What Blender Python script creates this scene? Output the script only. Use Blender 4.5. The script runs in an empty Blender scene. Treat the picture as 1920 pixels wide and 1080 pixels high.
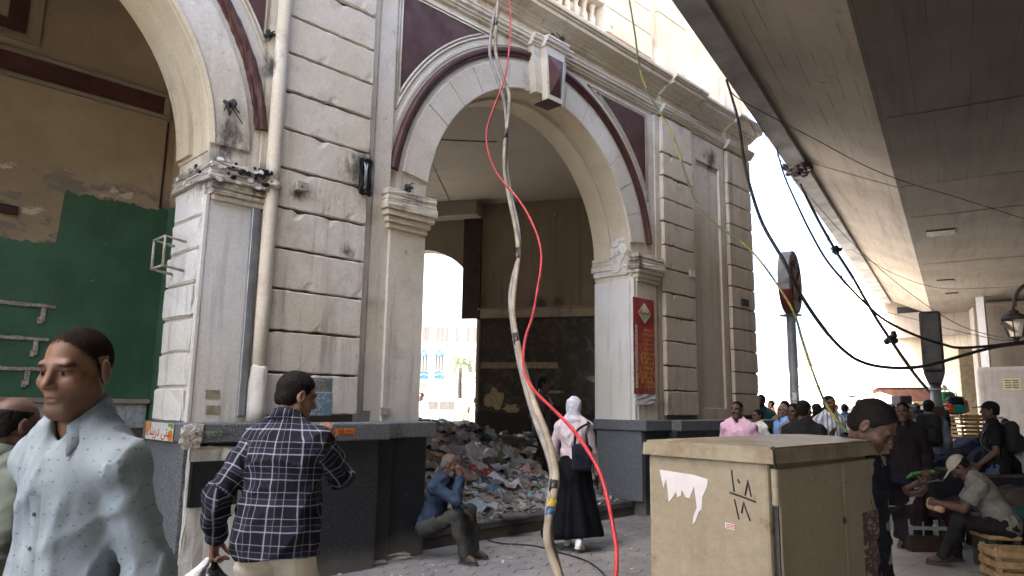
import bpy, bmesh, math, random
import numpy as np
from mathutils import Vector, Matrix

random.seed(7)
rng = np.random.default_rng(7)
SC = bpy.context.scene
COL = SC.collection
PI = math.pi
R = math.radians
G = -0.08                                  # street level (camera eye is z = 1.5)

# ------------------------------------------------------------------ camera
F_PX, CW, CH = 1330.7, 1920.0, 1080.0
YAW, PITCH, ROLL = R(44.935), R(9.357), R(0.904)
EYE = np.array([0.0, 0.0, 1.5])
FW = np.array([math.cos(YAW)*math.cos(PITCH), math.sin(YAW)*math.cos(PITCH), math.sin(PITCH)])
R0 = np.array([math.sin(YAW), -math.cos(YAW), 0.0])
U0 = np.cross(R0, FW)
RT = math.cos(ROLL)*R0 + math.sin(ROLL)*U0
UP = -math.sin(ROLL)*R0 + math.cos(ROLL)*U0
cam = bpy.data.cameras.new('camera'); camo = bpy.data.objects.new('camera', cam); COL.objects.link(camo)
cam.sensor_width = 36.0; cam.lens = 36.0*F_PX/CW
cam.clip_start = 0.05; cam.clip_end = 2000
m3 = Matrix(((RT[0], UP[0], -FW[0]), (RT[1], UP[1], -FW[1]), (RT[2], UP[2], -FW[2])))
camo.matrix_world = Matrix.Translation(Vector(EYE)) @ m3.to_4x4()
SC.camera = camo

# ------------------------------------------------------------------ light
SUN_AZ = (-0.80, 0.60)                     # towards the sun, horizontally
SUN_EL = R(56)
w = bpy.data.worlds.new('World'); SC.world = w; w.use_nodes = True
nt = w.node_tree; nt.nodes.clear()
sky = nt.nodes.new('ShaderNodeTexSky'); sky.sky_type = 'NISHITA'; sky.sun_disc = False
sky.sun_elevation = SUN_EL; sky.sun_rotation = math.atan2(SUN_AZ[0], SUN_AZ[1])
sky.air_density = 0.75; sky.dust_density = 6.0; sky.ozone_density = 1.0
bg = nt.nodes.new('ShaderNodeBackground'); bg.inputs['Strength'].default_value = 0.15
out = nt.nodes.new('ShaderNodeOutputWorld')
nt.links.new(sky.outputs[0], bg.inputs['Color']); nt.links.new(bg.outputs[0], out.inputs['Surface'])
sun = bpy.data.lights.new('sun', 'SUN'); sun.energy = 4.0; sun.angle = R(0.53); sun.color = (1.0, 0.95, 0.86)
suno = bpy.data.objects.new('sun', sun); COL.objects.link(suno)
sd = Vector((SUN_AZ[0]*math.cos(SUN_EL), SUN_AZ[1]*math.cos(SUN_EL), math.sin(SUN_EL)))
suno.rotation_euler = sd.to_track_quat('Z', 'Y').to_euler()
suno.location = (-20, 20, 40)
SC.view_settings.view_transform = 'Standard'; SC.view_settings.look = 'None'
SC.view_settings.gamma = 1.0; SC.view_settings.use_curve_mapping = False
SC.view_settings.exposure = 3.42
SC.render.engine = 'CYCLES'
SC.cycles.max_bounces = 8; SC.cycles.diffuse_bounces = 5; SC.cycles.glossy_bounces = 3
SC.cycles.transparent_max_bounces = 8; SC.cycles.caustics_reflective = False; SC.cycles.caustics_refractive = False
SC.cycles.sample_clamp_indirect = 6.0

# ------------------------------------------------------------------ placing
def ray(x, y):
    return FW + RT*(x-960)/F_PX - UP*(y-540)/F_PX
def at_depth(x, y, D):
    return EYE + ray(x, y)*D
def at_y(x, y, Y):
    d = ray(x, y); return EYE + d*(Y/d[1])
def at_x(x, y, X):
    d = ray(x, y); return EYE + d*(X/d[0])
def at_z(x, y, Z):
    d = ray(x, y); return EYE + d*((Z-EYE[2])/d[2])

# ------------------------------------------------------------------ tags
def tag(o, label=None, cat=None, group=None, kind=None):
    if label: o['label'] = label
    if cat: o['category'] = cat
    if group: o['group'] = group
    if kind: o['kind'] = kind
    return o
def empty(name, loc=(0, 0, 0), rz=0.0, label=None, cat=None, group=None):
    o = bpy.data.objects.new(name, None); COL.objects.link(o)
    o.location = loc; o.rotation_euler = (0, 0, rz); o.empty_display_size = .1
    return tag(o, label, cat, group)
def link_mesh(name, me, m=None, parent=None):
    o = bpy.data.objects.new(name, me); COL.objects.link(o)
    if m is not None:
        for x in (m if isinstance(m, (list, tuple)) else [m]): me.materials.append(x)
    if parent is not None:
        o.parent = parent
    return o
def bm_obj(name, bm, m=None, parent=None, smooth=False):
    me = bpy.data.meshes.new(name)
    bmesh.ops.recalc_face_normals(bm, faces=bm.faces)
    bm.to_mesh(me); bm.free()
    if smooth: me.shade_smooth()
    return link_mesh(name, me, m, parent)
def copy_tree(o, parent=None):
    c = o.copy(); COL.objects.link(c)
    if parent is not None: c.parent = parent
    for ch in list(o.children): copy_tree(ch, c)
    return c

# ------------------------------------------------------------------ mesh makers
def box(bm, x0, x1, y0, y1, z0, z1, bev=0.0, mi=0, M=None, seg=1):
    vs = [bm.verts.new((x, y, z)) for z in (z0, z1) for y in (y0, y1) for x in (x0, x1)]
    fs = [bm.faces.new([vs[i] for i in f]) for f in ((0,2,3,1),(4,5,7,6),(0,1,5,4),(2,6,7,3),(0,4,6,2),(1,3,7,5))]
    for f in fs: f.material_index = mi
    if bev > 0:
        es = list({e for f in fs for e in f.edges})
        r = bmesh.ops.bevel(bm, geom=es, offset=bev, segments=seg, affect='EDGES', profile=.5, clamp_overlap=True)
        for f in r['faces']: f.material_index = mi
        vs = list({v for f in fs if f.is_valid for v in f.verts} | {v for f in r['faces'] for v in f.verts})
    if M is not None: bmesh.ops.transform(bm, matrix=M, verts=[v for v in vs if v.is_valid])
    return vs
def box_obj(name, b, m, parent=None, bev=0.0, M=None):
    bm = bmesh.new(); box(bm, *b, bev=bev, M=M); return bm_obj(name, bm, m, parent)
def prism(bm, poly, a, b, axis='y', mi=0):
    """polygon in 2-D, extruded from a to b along an axis ('y': poly is (x,z); 'x': poly is (y,z); 'z': poly is (x,y))"""
    def P(p, t):
        return (p[0], t, p[1]) if axis == 'y' else (t, p[0], p[1]) if axis == 'x' else (p[0], p[1], t)
    A = [bm.verts.new(P(p, a)) for p in poly]; B = [bm.verts.new(P(p, b)) for p in poly]
    n = len(poly); fs = [bm.faces.new(A), bm.faces.new(B[::-1])]
    for i in range(n): fs.append(bm.faces.new((A[i], A[(i+1) % n], B[(i+1) % n], B[i])))
    for f in fs: f.material_index = mi
    return A+B
def tube(bm, pts, r, n=8, mi=0, caps=True, rad=None, ridges=0.0):
    pts = [Vector(p) for p in pts]; N = len(pts); rings = []
    t0 = (pts[1]-pts[0]).normalized()
    nrm = t0.orthogonal().normalized()
    for i, p in enumerate(pts):
        t = (pts[min(i+1, N-1)]-pts[max(i-1, 0)])
        if t.length < 1e-9: t = t0.copy()
        t.normalize()
        nrm = (nrm - t*nrm.dot(t))
        nrm = nrm.normalized() if nrm.length > 1e-6 else t.orthogonal().normalized()
        bi = t.cross(nrm)
        rr = (rad[i] if rad is not None else r) * (1 + (ridges if i % 2 else 0))
        rings.append([bm.verts.new(p + (nrm*math.cos(2*PI*k/n) + bi*math.sin(2*PI*k/n))*rr) for k in range(n)])
    for i in range(N-1):
        for k in range(n):
            f = bm.faces.new((rings[i][k], rings[i][(k+1) % n], rings[i+1][(k+1) % n], rings[i+1][k])); f.smooth = True; f.material_index = mi
    if caps:
        for rg in (rings[0][::-1], rings[-1]):
            f = bm.faces.new(rg); f.material_index = mi
    return [v for rg in rings for v in rg]
def lathe(bm, prof, n=16, M=None, mi=0, smooth=True):
    """prof: list of (radius, z)"""
    rings = [[bm.verts.new((r*math.cos(2*PI*k/n), r*math.sin(2*PI*k/n), z)) for k in range(n)] for r, z in prof]
    for i in range(len(prof)-1):
        for k in range(n):
            f = bm.faces.new((rings[i][k], rings[i][(k+1) % n], rings[i+1][(k+1) % n], rings[i+1][k])); f.smooth = smooth; f.material_index = mi
    f = bm.faces.new(rings[0][::-1]); f.material_index = mi
    f = bm.faces.new(rings[-1]); f.material_index = mi
    vs = [v for rg in rings for v in rg]
    if M is not None: bmesh.ops.transform(bm, matrix=M, verts=vs)
    return vs
def spline(pts, per=8):
    """Catmull-Rom through pts (any dimension)"""
    P = [np.array(p, float) for p in pts]; P = [2*P[0]-P[1]] + P + [2*P[-1]-P[-2]]; o = []
    for i in range(1, len(P)-2):
        for k in range(per):
            t = k/per
            o.append(.5*((2*P[i]) + (P[i+1]-P[i-1])*t + (2*P[i-1]-5*P[i]+4*P[i+1]-P[i+2])*t*t + (3*P[i]-P[i-1]-3*P[i+1]+P[i+2])*t**3))
    o.append(P[-2]); return o
def profile_run(bm, prof, x0, x1, mi=0):
    """profile (y,z) extruded along X"""
    return prism(bm, prof, x0, x1, 'x', mi)
def arc_sweep(bm, prof, cx, cz, a0, a1, n, mi=0):
    """profile of (radius, y) swept about (cx, cz) in the XZ plane from angle a0 to a1 (radians), closed section"""
    rings = []
    for i in range(n+1):
        a = a0+(a1-a0)*i/n
        rings.append([bm.verts.new((cx+r*math.cos(a), y, cz+r*math.sin(a))) for r, y in prof])
    k = len(prof)
    for i in range(n):
        for j in range(k):
            f = bm.faces.new((rings[i][j], rings[i][(j+1) % k], rings[i+1][(j+1) % k], rings[i+1][j])); f.material_index = mi
    bm.faces.new(rings[0][::-1]).material_index = mi; bm.faces.new(rings[-1]).material_index = mi

# ------------------------------------------------------------------ materials
class NT:
    def __init__(s, name):
        s.m = bpy.data.materials.new(name); s.m.use_nodes = True; s.t = s.m.node_tree
        s.b = s.t.nodes['Principled BSDF']; s.o = s.t.nodes['Material Output']
        s._pos = None
    def n(s, ty, **k):
        x = s.t.nodes.new(ty)
        for a, v in k.items(): setattr(x, a, v)
        return x
    def L(s, a, b): s.t.links.new(a, b)
    def pos(s, scale=(1, 1, 1), obj=False, off=(0, 0, 0)):
        if obj: src = s.n('ShaderNodeTexCoord').outputs['Object']
        else:
            if s._pos is None: s._pos = s.n('ShaderNodeNewGeometry')
            src = s._pos.outputs['Position']
        if tuple(scale) == (1, 1, 1) and tuple(off) == (0, 0, 0): return src
        mp = s.n('ShaderNodeMapping'); mp.inputs['Scale'].default_value = scale; mp.inputs['Location'].default_value = off
        s.L(src, mp.inputs[0]); return mp.outputs[0]
    def noise(s, vec, scale, detail=4, rough=.55, dist=0.0):
        x = s.n('ShaderNodeTexNoise'); x.inputs['Scale'].default_value = scale; x.inputs['Detail'].default_value = detail
        x.inputs['Roughness'].default_value = rough; x.inputs['Distortion'].default_value = dist
        s.L(vec, x.inputs['Vector']); return x.outputs['Fac']
    def voro(s, vec, scale, out='Distance', feat='F1'):
        x = s.n('ShaderNodeTexVoronoi', feature=feat); x.inputs['Scale'].default_value = scale; s.L(vec, x.inputs['Vector']); return x.outputs[out]
    def ramp(s, fac, lo, hi, a=0.0, b=1.0):
        x = s.n('ShaderNodeMapRange'); x.clamp = True; x.interpolation_type = 'SMOOTHSTEP'
        for i, v in enumerate((lo, hi, a, b)): x.inputs[i+1].default_value = v
        s.L(fac, x.inputs[0]); return x.outputs[0]
    def math(s, op, a, b=None):
        x = s.n('ShaderNodeMath', operation=op)
        for i, v in enumerate((a, b)):
            if v is None: continue
            if isinstance(v, (int, float)): x.inputs[i].default_value = v
            else: s.L(v, x.inputs[i])
        return x.outputs[0]
    def mix(s, fac, a, b, mode='MIX'):
        x = s.n('ShaderNodeMix', data_type='RGBA', blend_type=mode)
        for i, v in ((0, fac), (6, a), (7, b)):
            if isinstance(v, (int, float)): x.inputs[i].default_value = v
            elif isinstance(v, tuple): x.inputs[i].default_value = (*v[:3], 1)
            else: s.L(v, x.inputs[i])
        return x.outputs[2]
    def sep(s, vec):
        x = s.n('ShaderNodeSeparateXYZ'); s.L(vec, x.inputs[0]); return x.outputs
    def attr(s, name, out='Color'):
        x = s.n('ShaderNodeAttribute'); x.attribute_name = name; return x.outputs[out]
    def color(s, c):
        if isinstance(c, tuple): s.b.inputs['Base Color'].default_value = (*c[:3], 1)
        else: s.L(c, s.b.inputs['Base Color'])
    def rough(s, r):
        if isinstance(r, (int, float)): s.b.inputs['Roughness'].default_value = r
        else: s.L(r, s.b.inputs['Roughness'])
    def bump(s, h, strength=.5, dist=.01):
        x = s.n('ShaderNodeBump'); x.inputs['Strength'].default_value = strength; x.inputs['Distance'].default_value = dist
        s.L(h, x.inputs['Height'])
        prev = s.b.inputs['Normal'].links
        if prev: s.L(prev[0].from_socket, x.inputs['Normal'])
        s.L(x.outputs[0], s.b.inputs['Normal'])
    def spec(s, v): s.b.inputs['Specular IOR Level'].default_value = v
MATS = {}
def simple(name, col, rough=.7, metal=0.0, var=.25, scale=6.0, bump=.15, bscale=60.0, obj=False, spec=.4):
    """painted / plain surface with slow tone variation, fine grain and some dirt"""
    if name in MATS: return MATS[name]
    t = NT(name); p = t.pos(obj=obj)
    c = t.mix(t.ramp(t.noise(p, scale, 5), .3, .72), tuple(x*(1-var) for x in col), tuple(min(1, x*(1+var*.6)) for x in col))
    t.color(c); t.rough(t.ramp(t.noise(p, scale*2.3, 3), .3, .7, max(.05, rough-.12), min(1, rough+.12)))
    t.b.inputs['Metallic'].default_value = metal; t.spec(spec)
    if bump: t.bump(t.noise(p, bscale, 4), bump, .01)
    MATS[name] = t.m; return t.m
def plaster(name, base, dirt=(.12, .10, .08), pale=(.62, .59, .54), dirt_amt=.5, streak=.5, patch=.4, rough=.85, soot=None, extra=None):
    """old painted plaster: cloudy tone, vertical run-off streaks, grey patches, chips and trowel relief"""
    if name in MATS: return MATS[name]
    t = NT(name); p = t.pos()
    c = t.mix(t.ramp(t.noise(p, .9, 6, .6), .35, .7), base, pale)
    c = t.mix(t.math('MULTIPLY', t.ramp(t.noise(p, 3.2, 6, .65), .5, .78), patch), c, tuple(x*.62 for x in base))
    st = t.ramp(t.noise(t.pos((5.5, 5.5, .35)), 1.6, 6, .62), .48, .70)
    st = t.math('MULTIPLY', st, t.ramp(t.noise(p, .55, 3), .38, .62))
    c = t.mix(t.math('MULTIPLY', st, streak), c, dirt)
    sp = t.ramp(t.noise(p, 6.5, 8, .74), .60, .74)
    c = t.mix(t.math('MULTIPLY', sp, dirt_amt), c, dirt)
    fine = t.ramp(t.noise(p, 38, 5, .7), .25, .8, .88, 1.08)
    c = t.mix(1.0, c, t.math('MULTIPLY', fine, 1.0), 'MULTIPLY')
    if soot:                                        # scorch marks: (x, y, z, radius) where something burnt
        for (sx, sy, sz, sr) in soot:
            v = t.n('ShaderNodeVectorMath', operation='DISTANCE'); t.L(p, v.inputs[0]); v.inputs[1].default_value = (sx, sy, sz)
            q = t.math('ADD', v.outputs['Value'], t.math('MULTIPLY', t.math('SUBTRACT', t.noise(t.pos((1, 1, .6)), 4.2, 7, .72), .5), sr*3.2))
            c = t.mix(t.ramp(q, sr*.05, sr*.95, .85, 0), c, (.025, .023, .022))
    if extra: c = extra(t, p, c)
    t.color(c); t.rough(rough); t.spec(.25)
    t.bump(t.noise(p, 26, 6, .65), .35, .012); t.bump(t.noise(t.pos((1, 1, .5)), 5, 4, .6), .35, .02)
    MATS[name] = t.m; return t.m
# ------------------------------------------------------------------ surface palette
SOOT_FRONT = [tuple(at_y(683, 325, 6.3)) + (.30,), tuple(at_y(430, 318, 6.3)) + (.40,), tuple(at_y(475, 330, 6.3)) + (.30,), tuple(at_y(560, 360, 6.3)) + (.10,),
              tuple(at_y(650, 470, 6.3)) + (.12,), tuple(at_y(1190, 490, 6.3)) + (.28,), tuple(at_y(1250, 760, 6.3)) + (.28,),
              tuple(at_y(1045, 75, 6.4)) + (.16,), tuple(at_y(765, 375, 6.3)) + (.22,), tuple(at_y(430, 250, 6.4)) + (.25,),
              tuple(at_y(505, 130, 6.4)) + (.18,), tuple(at_y(1330, 300, 6.4)) + (.35,)]
def bay_tones(t, p, c):
    """tan mixed over the right-hand bays, stronger lower down"""
    x = t.sep(p)
    k = t.math('MULTIPLY', t.ramp(x[0], 8.9, 10.2), t.ramp(t.math('ADD', x[2], t.math('MULTIPLY', t.noise(p, 1.1, 4), 1.6)), 6.6, 4.4))
    c = t.mix(t.math('MULTIPLY', k, .62), c, (.30, .235, .165))
    g = t.ramp(t.math('ADD', x[2], t.math('MULTIPLY', t.noise(p, 1.7, 5), 1.3)), 2.0, 2.9, .5, 0)      # grey repainted foot
    c = t.mix(t.math('MULTIPLY', g, t.ramp(x[0], 8.5, 7.5)), c, (.46, .46, .455))
    return c
M_PLAST = plaster('old_cream_plaster', (.585, .52, .405), pale=(.69, .65, .57), soot=SOOT_FRONT, extra=bay_tones, dirt_amt=.85, streak=.55, patch=.75)
M_REVEAL = plaster('reveal_plaster', (.56, .48, .33), pale=(.62, .56, .44), dirt_amt=.25, streak=.3)
M_WHITE = plaster('whitewashed_plaster', (.66, .65, .62), pale=(.60, .58, .50), dirt_amt=.3, streak=.3, patch=.25,
                  soot=[tuple(at_x(1130, 430, 9.05)) + (.25,), (2.44, 6.6, 3.6, .3)])
M_MAROON = simple('maroon_paint', (.078, .030, .025), .55, var=.3, scale=3, bump=.2, bscale=40)
M_DARKIN = simple('dark_soffit_paint', (.04, .018, .018), .6)
def granite(name, col, rough=.32):
    t = NT(name); p = t.pos()
    a = t.ramp(t.voro(p, 150, 'Color'), .2, .9) if False else t.ramp(t.noise(p, 130, 3, .8), .42, .66)
    c = t.mix(a, tuple(x*.45 for x in col), tuple(min(1, x*2.1) for x in col))
    z = t.sep(p)[2]
    d = t.ramp(t.math('ADD', z, t.math('MULTIPLY', t.noise(p, 2.2, 6), .55)), .12, .52, .75, 0)
    c = t.mix(d, c, (.17, .155, .13))
    c = t.mix(t.math('MULTIPLY', t.ramp(t.noise(p, 4.5, 8, .75), .6, .72), .3), c, (.30, .29, .27))
    t.color(c); t.rough(t.ramp(t.noise(p, 3, 5), .3, .7, rough+.12, rough+.4)); t.spec(.28)
    t.bump(t.noise(p, 90, 3), .08, .004)
    return t.m
M_GRAN = granite('dark_granite', (.027, .029, .031))
M_GRAN_L = granite('grey_granite', (.115, .122, .126), .45)
M_IRON = simple('dark_iron', (.03, .03, .032), .55, .3)
M_CONCDIRT = simple('raw_cement', (.33, .31, .28), .9, var=.35, scale=9, bump=.6, bscale=30)

_world_parents = set()
_old_link = link_mesh
def link_mesh(name, me, m=None, parent=None):
    o = _old_link(name, me, m, parent)
    if parent is not None and parent.name in _world_parents:
        o.matrix_parent_inverse = Matrix.Translation(-Vector(parent.location))
    return o
def wempty(name, base, label=None, cat=None, group=None):
    """an Empty at the thing's base whose parts are given in world coordinates"""
    o = empty(name, base, 0, label, cat, group); _world_parents.add(o.name); return o

# ------------------------------------------------------------------ the arcaded building
bld = wempty('arcade_building', (7.0, 6.4, G), 'old cream plastered arcade building with maroon trim and scorched battered arches', 'building')
YF, YB = 6.40, 7.10
ZS, RA = 3.77, 2.05
ARCH = [(0.39, RA), (7.0, RA)]
ZT = 15.0  # height raised out of view to keep the sun off the street
# main wall -------------------------------------------------------
bm = bmesh.new()
ARCH_ALL = [(-6.22, RA)] + ARCH
xs = [-12.0]
for cx, r in ARCH_ALL: xs += [cx-r, cx+r]
xs += [13.02]
for i in range(0, len(xs), 2): prism(bm, [(xs[i], 1.2), (xs[i+1], 1.2), (xs[i+1], 6.72), (xs[i], 6.72)], YF, YB, 'y')
for cx, r in ARCH_ALL:
    n = 40
    pts = [(cx-r*math.cos(PI*k/n), ZS+r*math.sin(PI*k/n)) for k in range(n+1)]
    for k in range(n):
        a, b = pts[k], pts[k+1]
        prism(bm, [(a[0], a[1]), (b[0], b[1]), (b[0], 6.72), (a[0], 6.72)], YF, YB, 'y')
# upper storey with a balcony opening above each arch
OW = 1.42
up_x = [-12.0]
for cx, r in ARCH_ALL: up_x += [cx-OW, cx+OW]
up_x += [13.02]
for i in range(0, len(up_x), 2): prism(bm, [(up_x[i], 6.72), (up_x[i+1], 6.72), (up_x[i+1], ZT), (up_x[i], ZT)], YF, YB, 'y')
for cx, r in ARCH_ALL:
    prism(bm, [(cx-OW, 6.72), (cx+OW, 6.72), (cx+OW, 7.36), (cx-OW, 7.36)], YF, YB, 'y')
    prism(bm, [(cx-OW, 9.9), (cx+OW, 9.9), (cx+OW, ZT), (cx-OW, ZT)], YF, YB, 'y')
bmesh.ops.remove_doubles(bm, verts=bm.verts, dist=1e-4)
# drop the inner walls between neighbouring strips
seen = {}
for f in list(bm.faces):
    k = tuple(sorted(v.index for v in f.verts)) if False else tuple(sorted((round(v.co.x, 3), round(v.co.y, 3), round(v.co.z, 3)) for v in f.verts))
    seen.setdefault(k, []).append(f)
dead = [f for fs in seen.values() if len(fs) > 1 for f in fs]
bmesh.ops.delete(bm, geom=dead, context='FACES')
wall = bm_obj('wall', bm, M_PLAST, bld)
# side, back and upper floors: unseen, close the volume and shade the street
bm = bmesh.new()
box(bm, -12, 13.0, 7.10, 16.0, 6.75, 7.0)
box(bm, -12, 13.02, 6.4, 16.0, ZT, ZT+.35)
box(bm, 12.72, 13.02, 7.103, 16.0, 7.0, ZT); box(bm, -12, 12.72, 15.7, 16.0, 7.0, ZT)
bm_obj('roof', bm, M_PLAST, bld)

# arch trim --------------------------------------------------------
vou_mats = [plaster('voussoir_plaster', (.58, .52, .42), pale=(.68, .645, .565), soot=SOOT_FRONT, extra=bay_tones, dirt_amt=.75, streak=.5, patch=.6)]
def voussoirs(cx, a_list, r0, r1, y0, y1, parent):
    for i in range(len(a_list)-1):
        g = .0022
        a0, a1 = a_list[i]+g, a_list[i+1]-g
        bm = bmesh.new(); nseg = 4
        jit = rng.normal(0, .003)
        prof = [(r0-.004, y1), (r0-.004, y0+.01+jit), (r0+.012, y0+jit), (r1-.01, y0+jit), (r1, y0+.01+jit), (r1, y1)]
        arc_sweep(bm, prof, cx, ZS, a0, a1, nseg)
        bm_obj('voussoir', bm, vou_mats[0], parent)
def hood(cx, a0, a1, parent, chip=0.0):
    prof = [(2.485, 6.41), (2.485, 6.372), (2.50, 6.362), (2.52, 6.364), (2.525, 6.345), (2.545, 6.330), (2.575, 6.330), (2.592, 6.342), (2.598, 6.36), (2.598, 6.41)]
    bm = bmesh.new(); arc_sweep(bm, prof, cx, ZS, a0, a1, 44)
    if chip:
        for v in bm.verts: v.co += Vector((rng.normal(0, chip), abs(rng.normal(0, chip)), rng.normal(0, chip)))
    return bm_obj('hood_moulding', bm, M_MAROON, parent)
def fillet(cx, a0, a1, parent, r0, r1, y0, m):
    bm = bmesh.new(); arc_sweep(bm, [(r0, YF+.01), (r0, y0), (r1, y0), (r1, YF+.01)], cx, ZS, a0, a1, 40)
    return bm_obj('arch_fillet', bm, m, parent)
for cx, r in ARCH:
    key = R(11.5)
    if cx > 5:
        left = [PI/2+key + (PI-R(8.0)-PI/2-key)*k/6 for k in range(7)]
        right = [R(8.0) + (PI/2-key-R(8.0))*k/6 for k in range(7)]
        voussoirs(cx, left, r, 2.42, 6.375, YF+.02, bld); voussoirs(cx, right, r, 2.42, 6.375, YF+.02, bld)
        hood(cx, R(7.5), PI/2-R(6.8), bld); hood(cx, PI/2+R(6.8), PI-R(7.5), bld)
        fillet(cx, R(6), PI/2-R(7.3), bld, 2.635, 2.665, 6.388, M_PLAST); fillet(cx, PI/2+R(7.3), PI-R(6), bld, 2.635, 2.665, 6.388, M_PLAST)
    else:
        bm = bmesh.new(); arc_sweep(bm, [(r-.003, YF+.02), (r-.003, 6.372), (r+.03, 6.36), (r+.05, 6.375), (r+.05, YF+.02)], cx, ZS, R(2), PI-R(2), 44)
        bm_obj('arch_rim', bm, M_REVEAL, bld)
        bm = bmesh.new(); arc_sweep(bm, [(r+.052, YF+.02), (r+.052, 6.378), (2.42, 6.378), (2.42, YF+.02)], cx, ZS, R(2), PI-R(2), 44)
        bm_obj('arch_face', bm, M_PLAST, bld)
        hood(cx, R(7.5), PI/2-R(6.8), bld, .006); hood(cx, PI/2+R(6.8), PI-R(7.5), bld)
    # soffit skin of a yellower wash
    bm = bmesh.new()
    arc_sweep(bm, [(r-.004, YF+.012), (r-.012, YF+.02), (r-.012, YB+.02), (r+.01, YB+.02), (r+.01, YF+.012)], cx, ZS, 0.0, PI, 48)
    bm_obj('soffit_lining', bm, M_REVEAL, bld)
    bm = bmesh.new(); arc_sweep(bm, [(r-.05, YF+.36), (r-.05, YF+.68), (r-.013, YF+.68), (r-.013, YF+.36)], cx, ZS, R(1), PI-R(1), 44)
    bm_obj('soffit_rib', bm, M_REVEAL, bld)

def keystone(cx):
    z0, z1 = 5.66, 6.44
    bm = bmesh.new(); prism(bm, [(cx-.28, z0+.11), (cx+.28, z0+.11), (cx+.36, z1), (cx-.36, z1)], 6.29, YF+.03, 'y')
    bm_obj('keystone_flank', bm, M_PLAST, bld)
    bm = bmesh.new(); prism(bm, [(cx-.15, z0+.02), (cx+.15, z0+.02), (cx+.20, z1), (cx-.20, z1)], 6.19, 6.30, 'y')
    k = bm_obj('keystone', bm, M_PLAST, bld)
    bm = bmesh.new()
    q = [(cx-.115, z0+.09), (cx+.115, z0+.09), (cx+.16, z1-.12), (cx-.16, z1-.12)]
    vs = [bm.verts.new((x, 6.188, z)) for x, z in q]; a = bm.verts.new((cx, 6.11, z0+.36)); b = bm.verts.new((cx, 6.11, z1-.34))
    for f in ((vs[0], vs[1], a), (vs[1], vs[2], b, a), (vs[2], vs[3], b), (vs[3], vs[0], a, b)): bm.faces.new(f)
    bm_obj('diamond_boss', bm, M_MAROON, k)
    box_obj('keystone_foot', (cx-.14, cx+.14, 6.20, 6.46, z0+.006, z0+.018), M_DARKIN, k)
for cx, r in ARCH: keystone(cx)

# spandrel panels: a maroon field inside a raised plaster bead ------
def spandrel(cx, side):
    o_r, zt = 2.80, 6.27
    xo = cx + side*2.47
    pts = []
    zlow = ZS + math.sqrt(max(0, o_r*o_r - 2.47*2.47))
    a0 = math.atan2(zlow-ZS, 2.47); a1 = math.asin((zt-ZS)/o_r)
    for k in range(15):
        a = a0+(a1-a0)*k/14; pts.append((cx+side*o_r*math.cos(a), ZS+o_r*math.sin(a)))
    poly = pts + [(xo, zt)]
    bm = bmesh.new(); prism(bm, poly, 6.392, YF+.01, 'y'); bm_obj('spandrel_panel', bm, M_MAROON, bld)
    def outline(e):
        r = o_r-e; x = 2.47+e*.9; z_ = zt+e; lo_ = math.atan2(math.sqrt(r*r-x*x), x); hi_ = math.asin(min(.999, (z_-ZS)/r)); q = [(cx+side*r*math.cos(lo_+(hi_-lo_)*k/20), ZS+r*math.sin(lo_+(hi_-lo_)*k/20)) for k in range(21)]
        return q+[(cx+side*x, z_), q[0]]
    bm = bmesh.new()
    for e, y in ((.018, 6.386), (.062, 6.390)): tube(bm, [(q[0], y, q[1]) for q in outline(e)], .012, 5)
    bm_obj('panel_bead', bm, M_PLAST, bld)
spandrel(7.0, -1); spandrel(7.0, 1); spandrel(.39, 1); spandrel(.39, -1)

# pilasters with rusticated blocks ---------------------------------
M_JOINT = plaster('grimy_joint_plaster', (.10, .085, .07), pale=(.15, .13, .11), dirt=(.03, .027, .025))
PIL = [(-3.62, -2.5), (3.04, 4.10), (9.86, 10.81), (12.10, 13.03)]
JZ0, PITCHZ, NB = 1.37, .3985, 12
def block_mesh(name, w, h, d):
    """a plastered block: a bevelled slab whose arrises are knocked about and chipped here and there"""
    bm = bmesh.new(); nx, nz = 15, 4; bv = .010; r = {}
    chipx = [(rng.uniform(-w/2, w/2), rng.choice([0, h]), rng.uniform(.022, .042)) for _ in range(3)]
    def P(i, j, ring):
        x = -w/2+w*i/nx; z = h*j/nz; e = (i in (0, nx)) or (j in (0, nz))
        if ring: x += (bv if i == 0 else -bv if i == nx else 0)+(rng.normal(0, .004) if e else 0); z += (bv if j == 0 else -bv if j == nz else 0)+(rng.normal(0, .004) if e else 0); y = rng.normal(0, .0006)
        else: y = bv+abs(rng.normal(0, .004)); x += rng.normal(0, .002); z += rng.normal(0, .0028)
        if e:
            for cx_, cz_, cr in chipx:
                k = max(0, 1-math.hypot(x-cx_, z-cz_)/cr); y += .016*k; z += (.012 if cz_ == 0 else -.018)*k
        return bm.verts.new((x, y, z))
    front = [[P(i, j, True) for j in range(nz+1)] for i in range(nx+1)]
    for i in range(nx):
        for j in range(nz): bm.faces.new((front[i][j], front[i+1][j], front[i+1][j+1], front[i][j+1]))
    loop = [(i, 0) for i in range(nx)]+[(nx, j) for j in range(nz)]+[(i, nz) for i in range(nx, 0, -1)]+[(0, j) for j in range(nz, 0, -1)]
    mid = [P(i, j, False) for i, j in loop]; back = [bm.verts.new((v.co.x, d, v.co.z)) for v in mid]; n = len(loop)
    for k in range(n):
        a, b_ = loop[k], loop[(k+1) % n]
        bm.faces.new((front[a[0]][a[1]], front[b_[0]][b_[1]], mid[(k+1) % n], mid[k])); bm.faces.new((mid[k], mid[(k+1) % n], back[(k+1) % n], back[k]))
    bmesh.ops.recalc_face_normals(bm, faces=bm.faces)
    me = bpy.data.meshes.new(name); bm.to_mesh(me); bm.free(); me.materials.append(M_PLAST); return me
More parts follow.
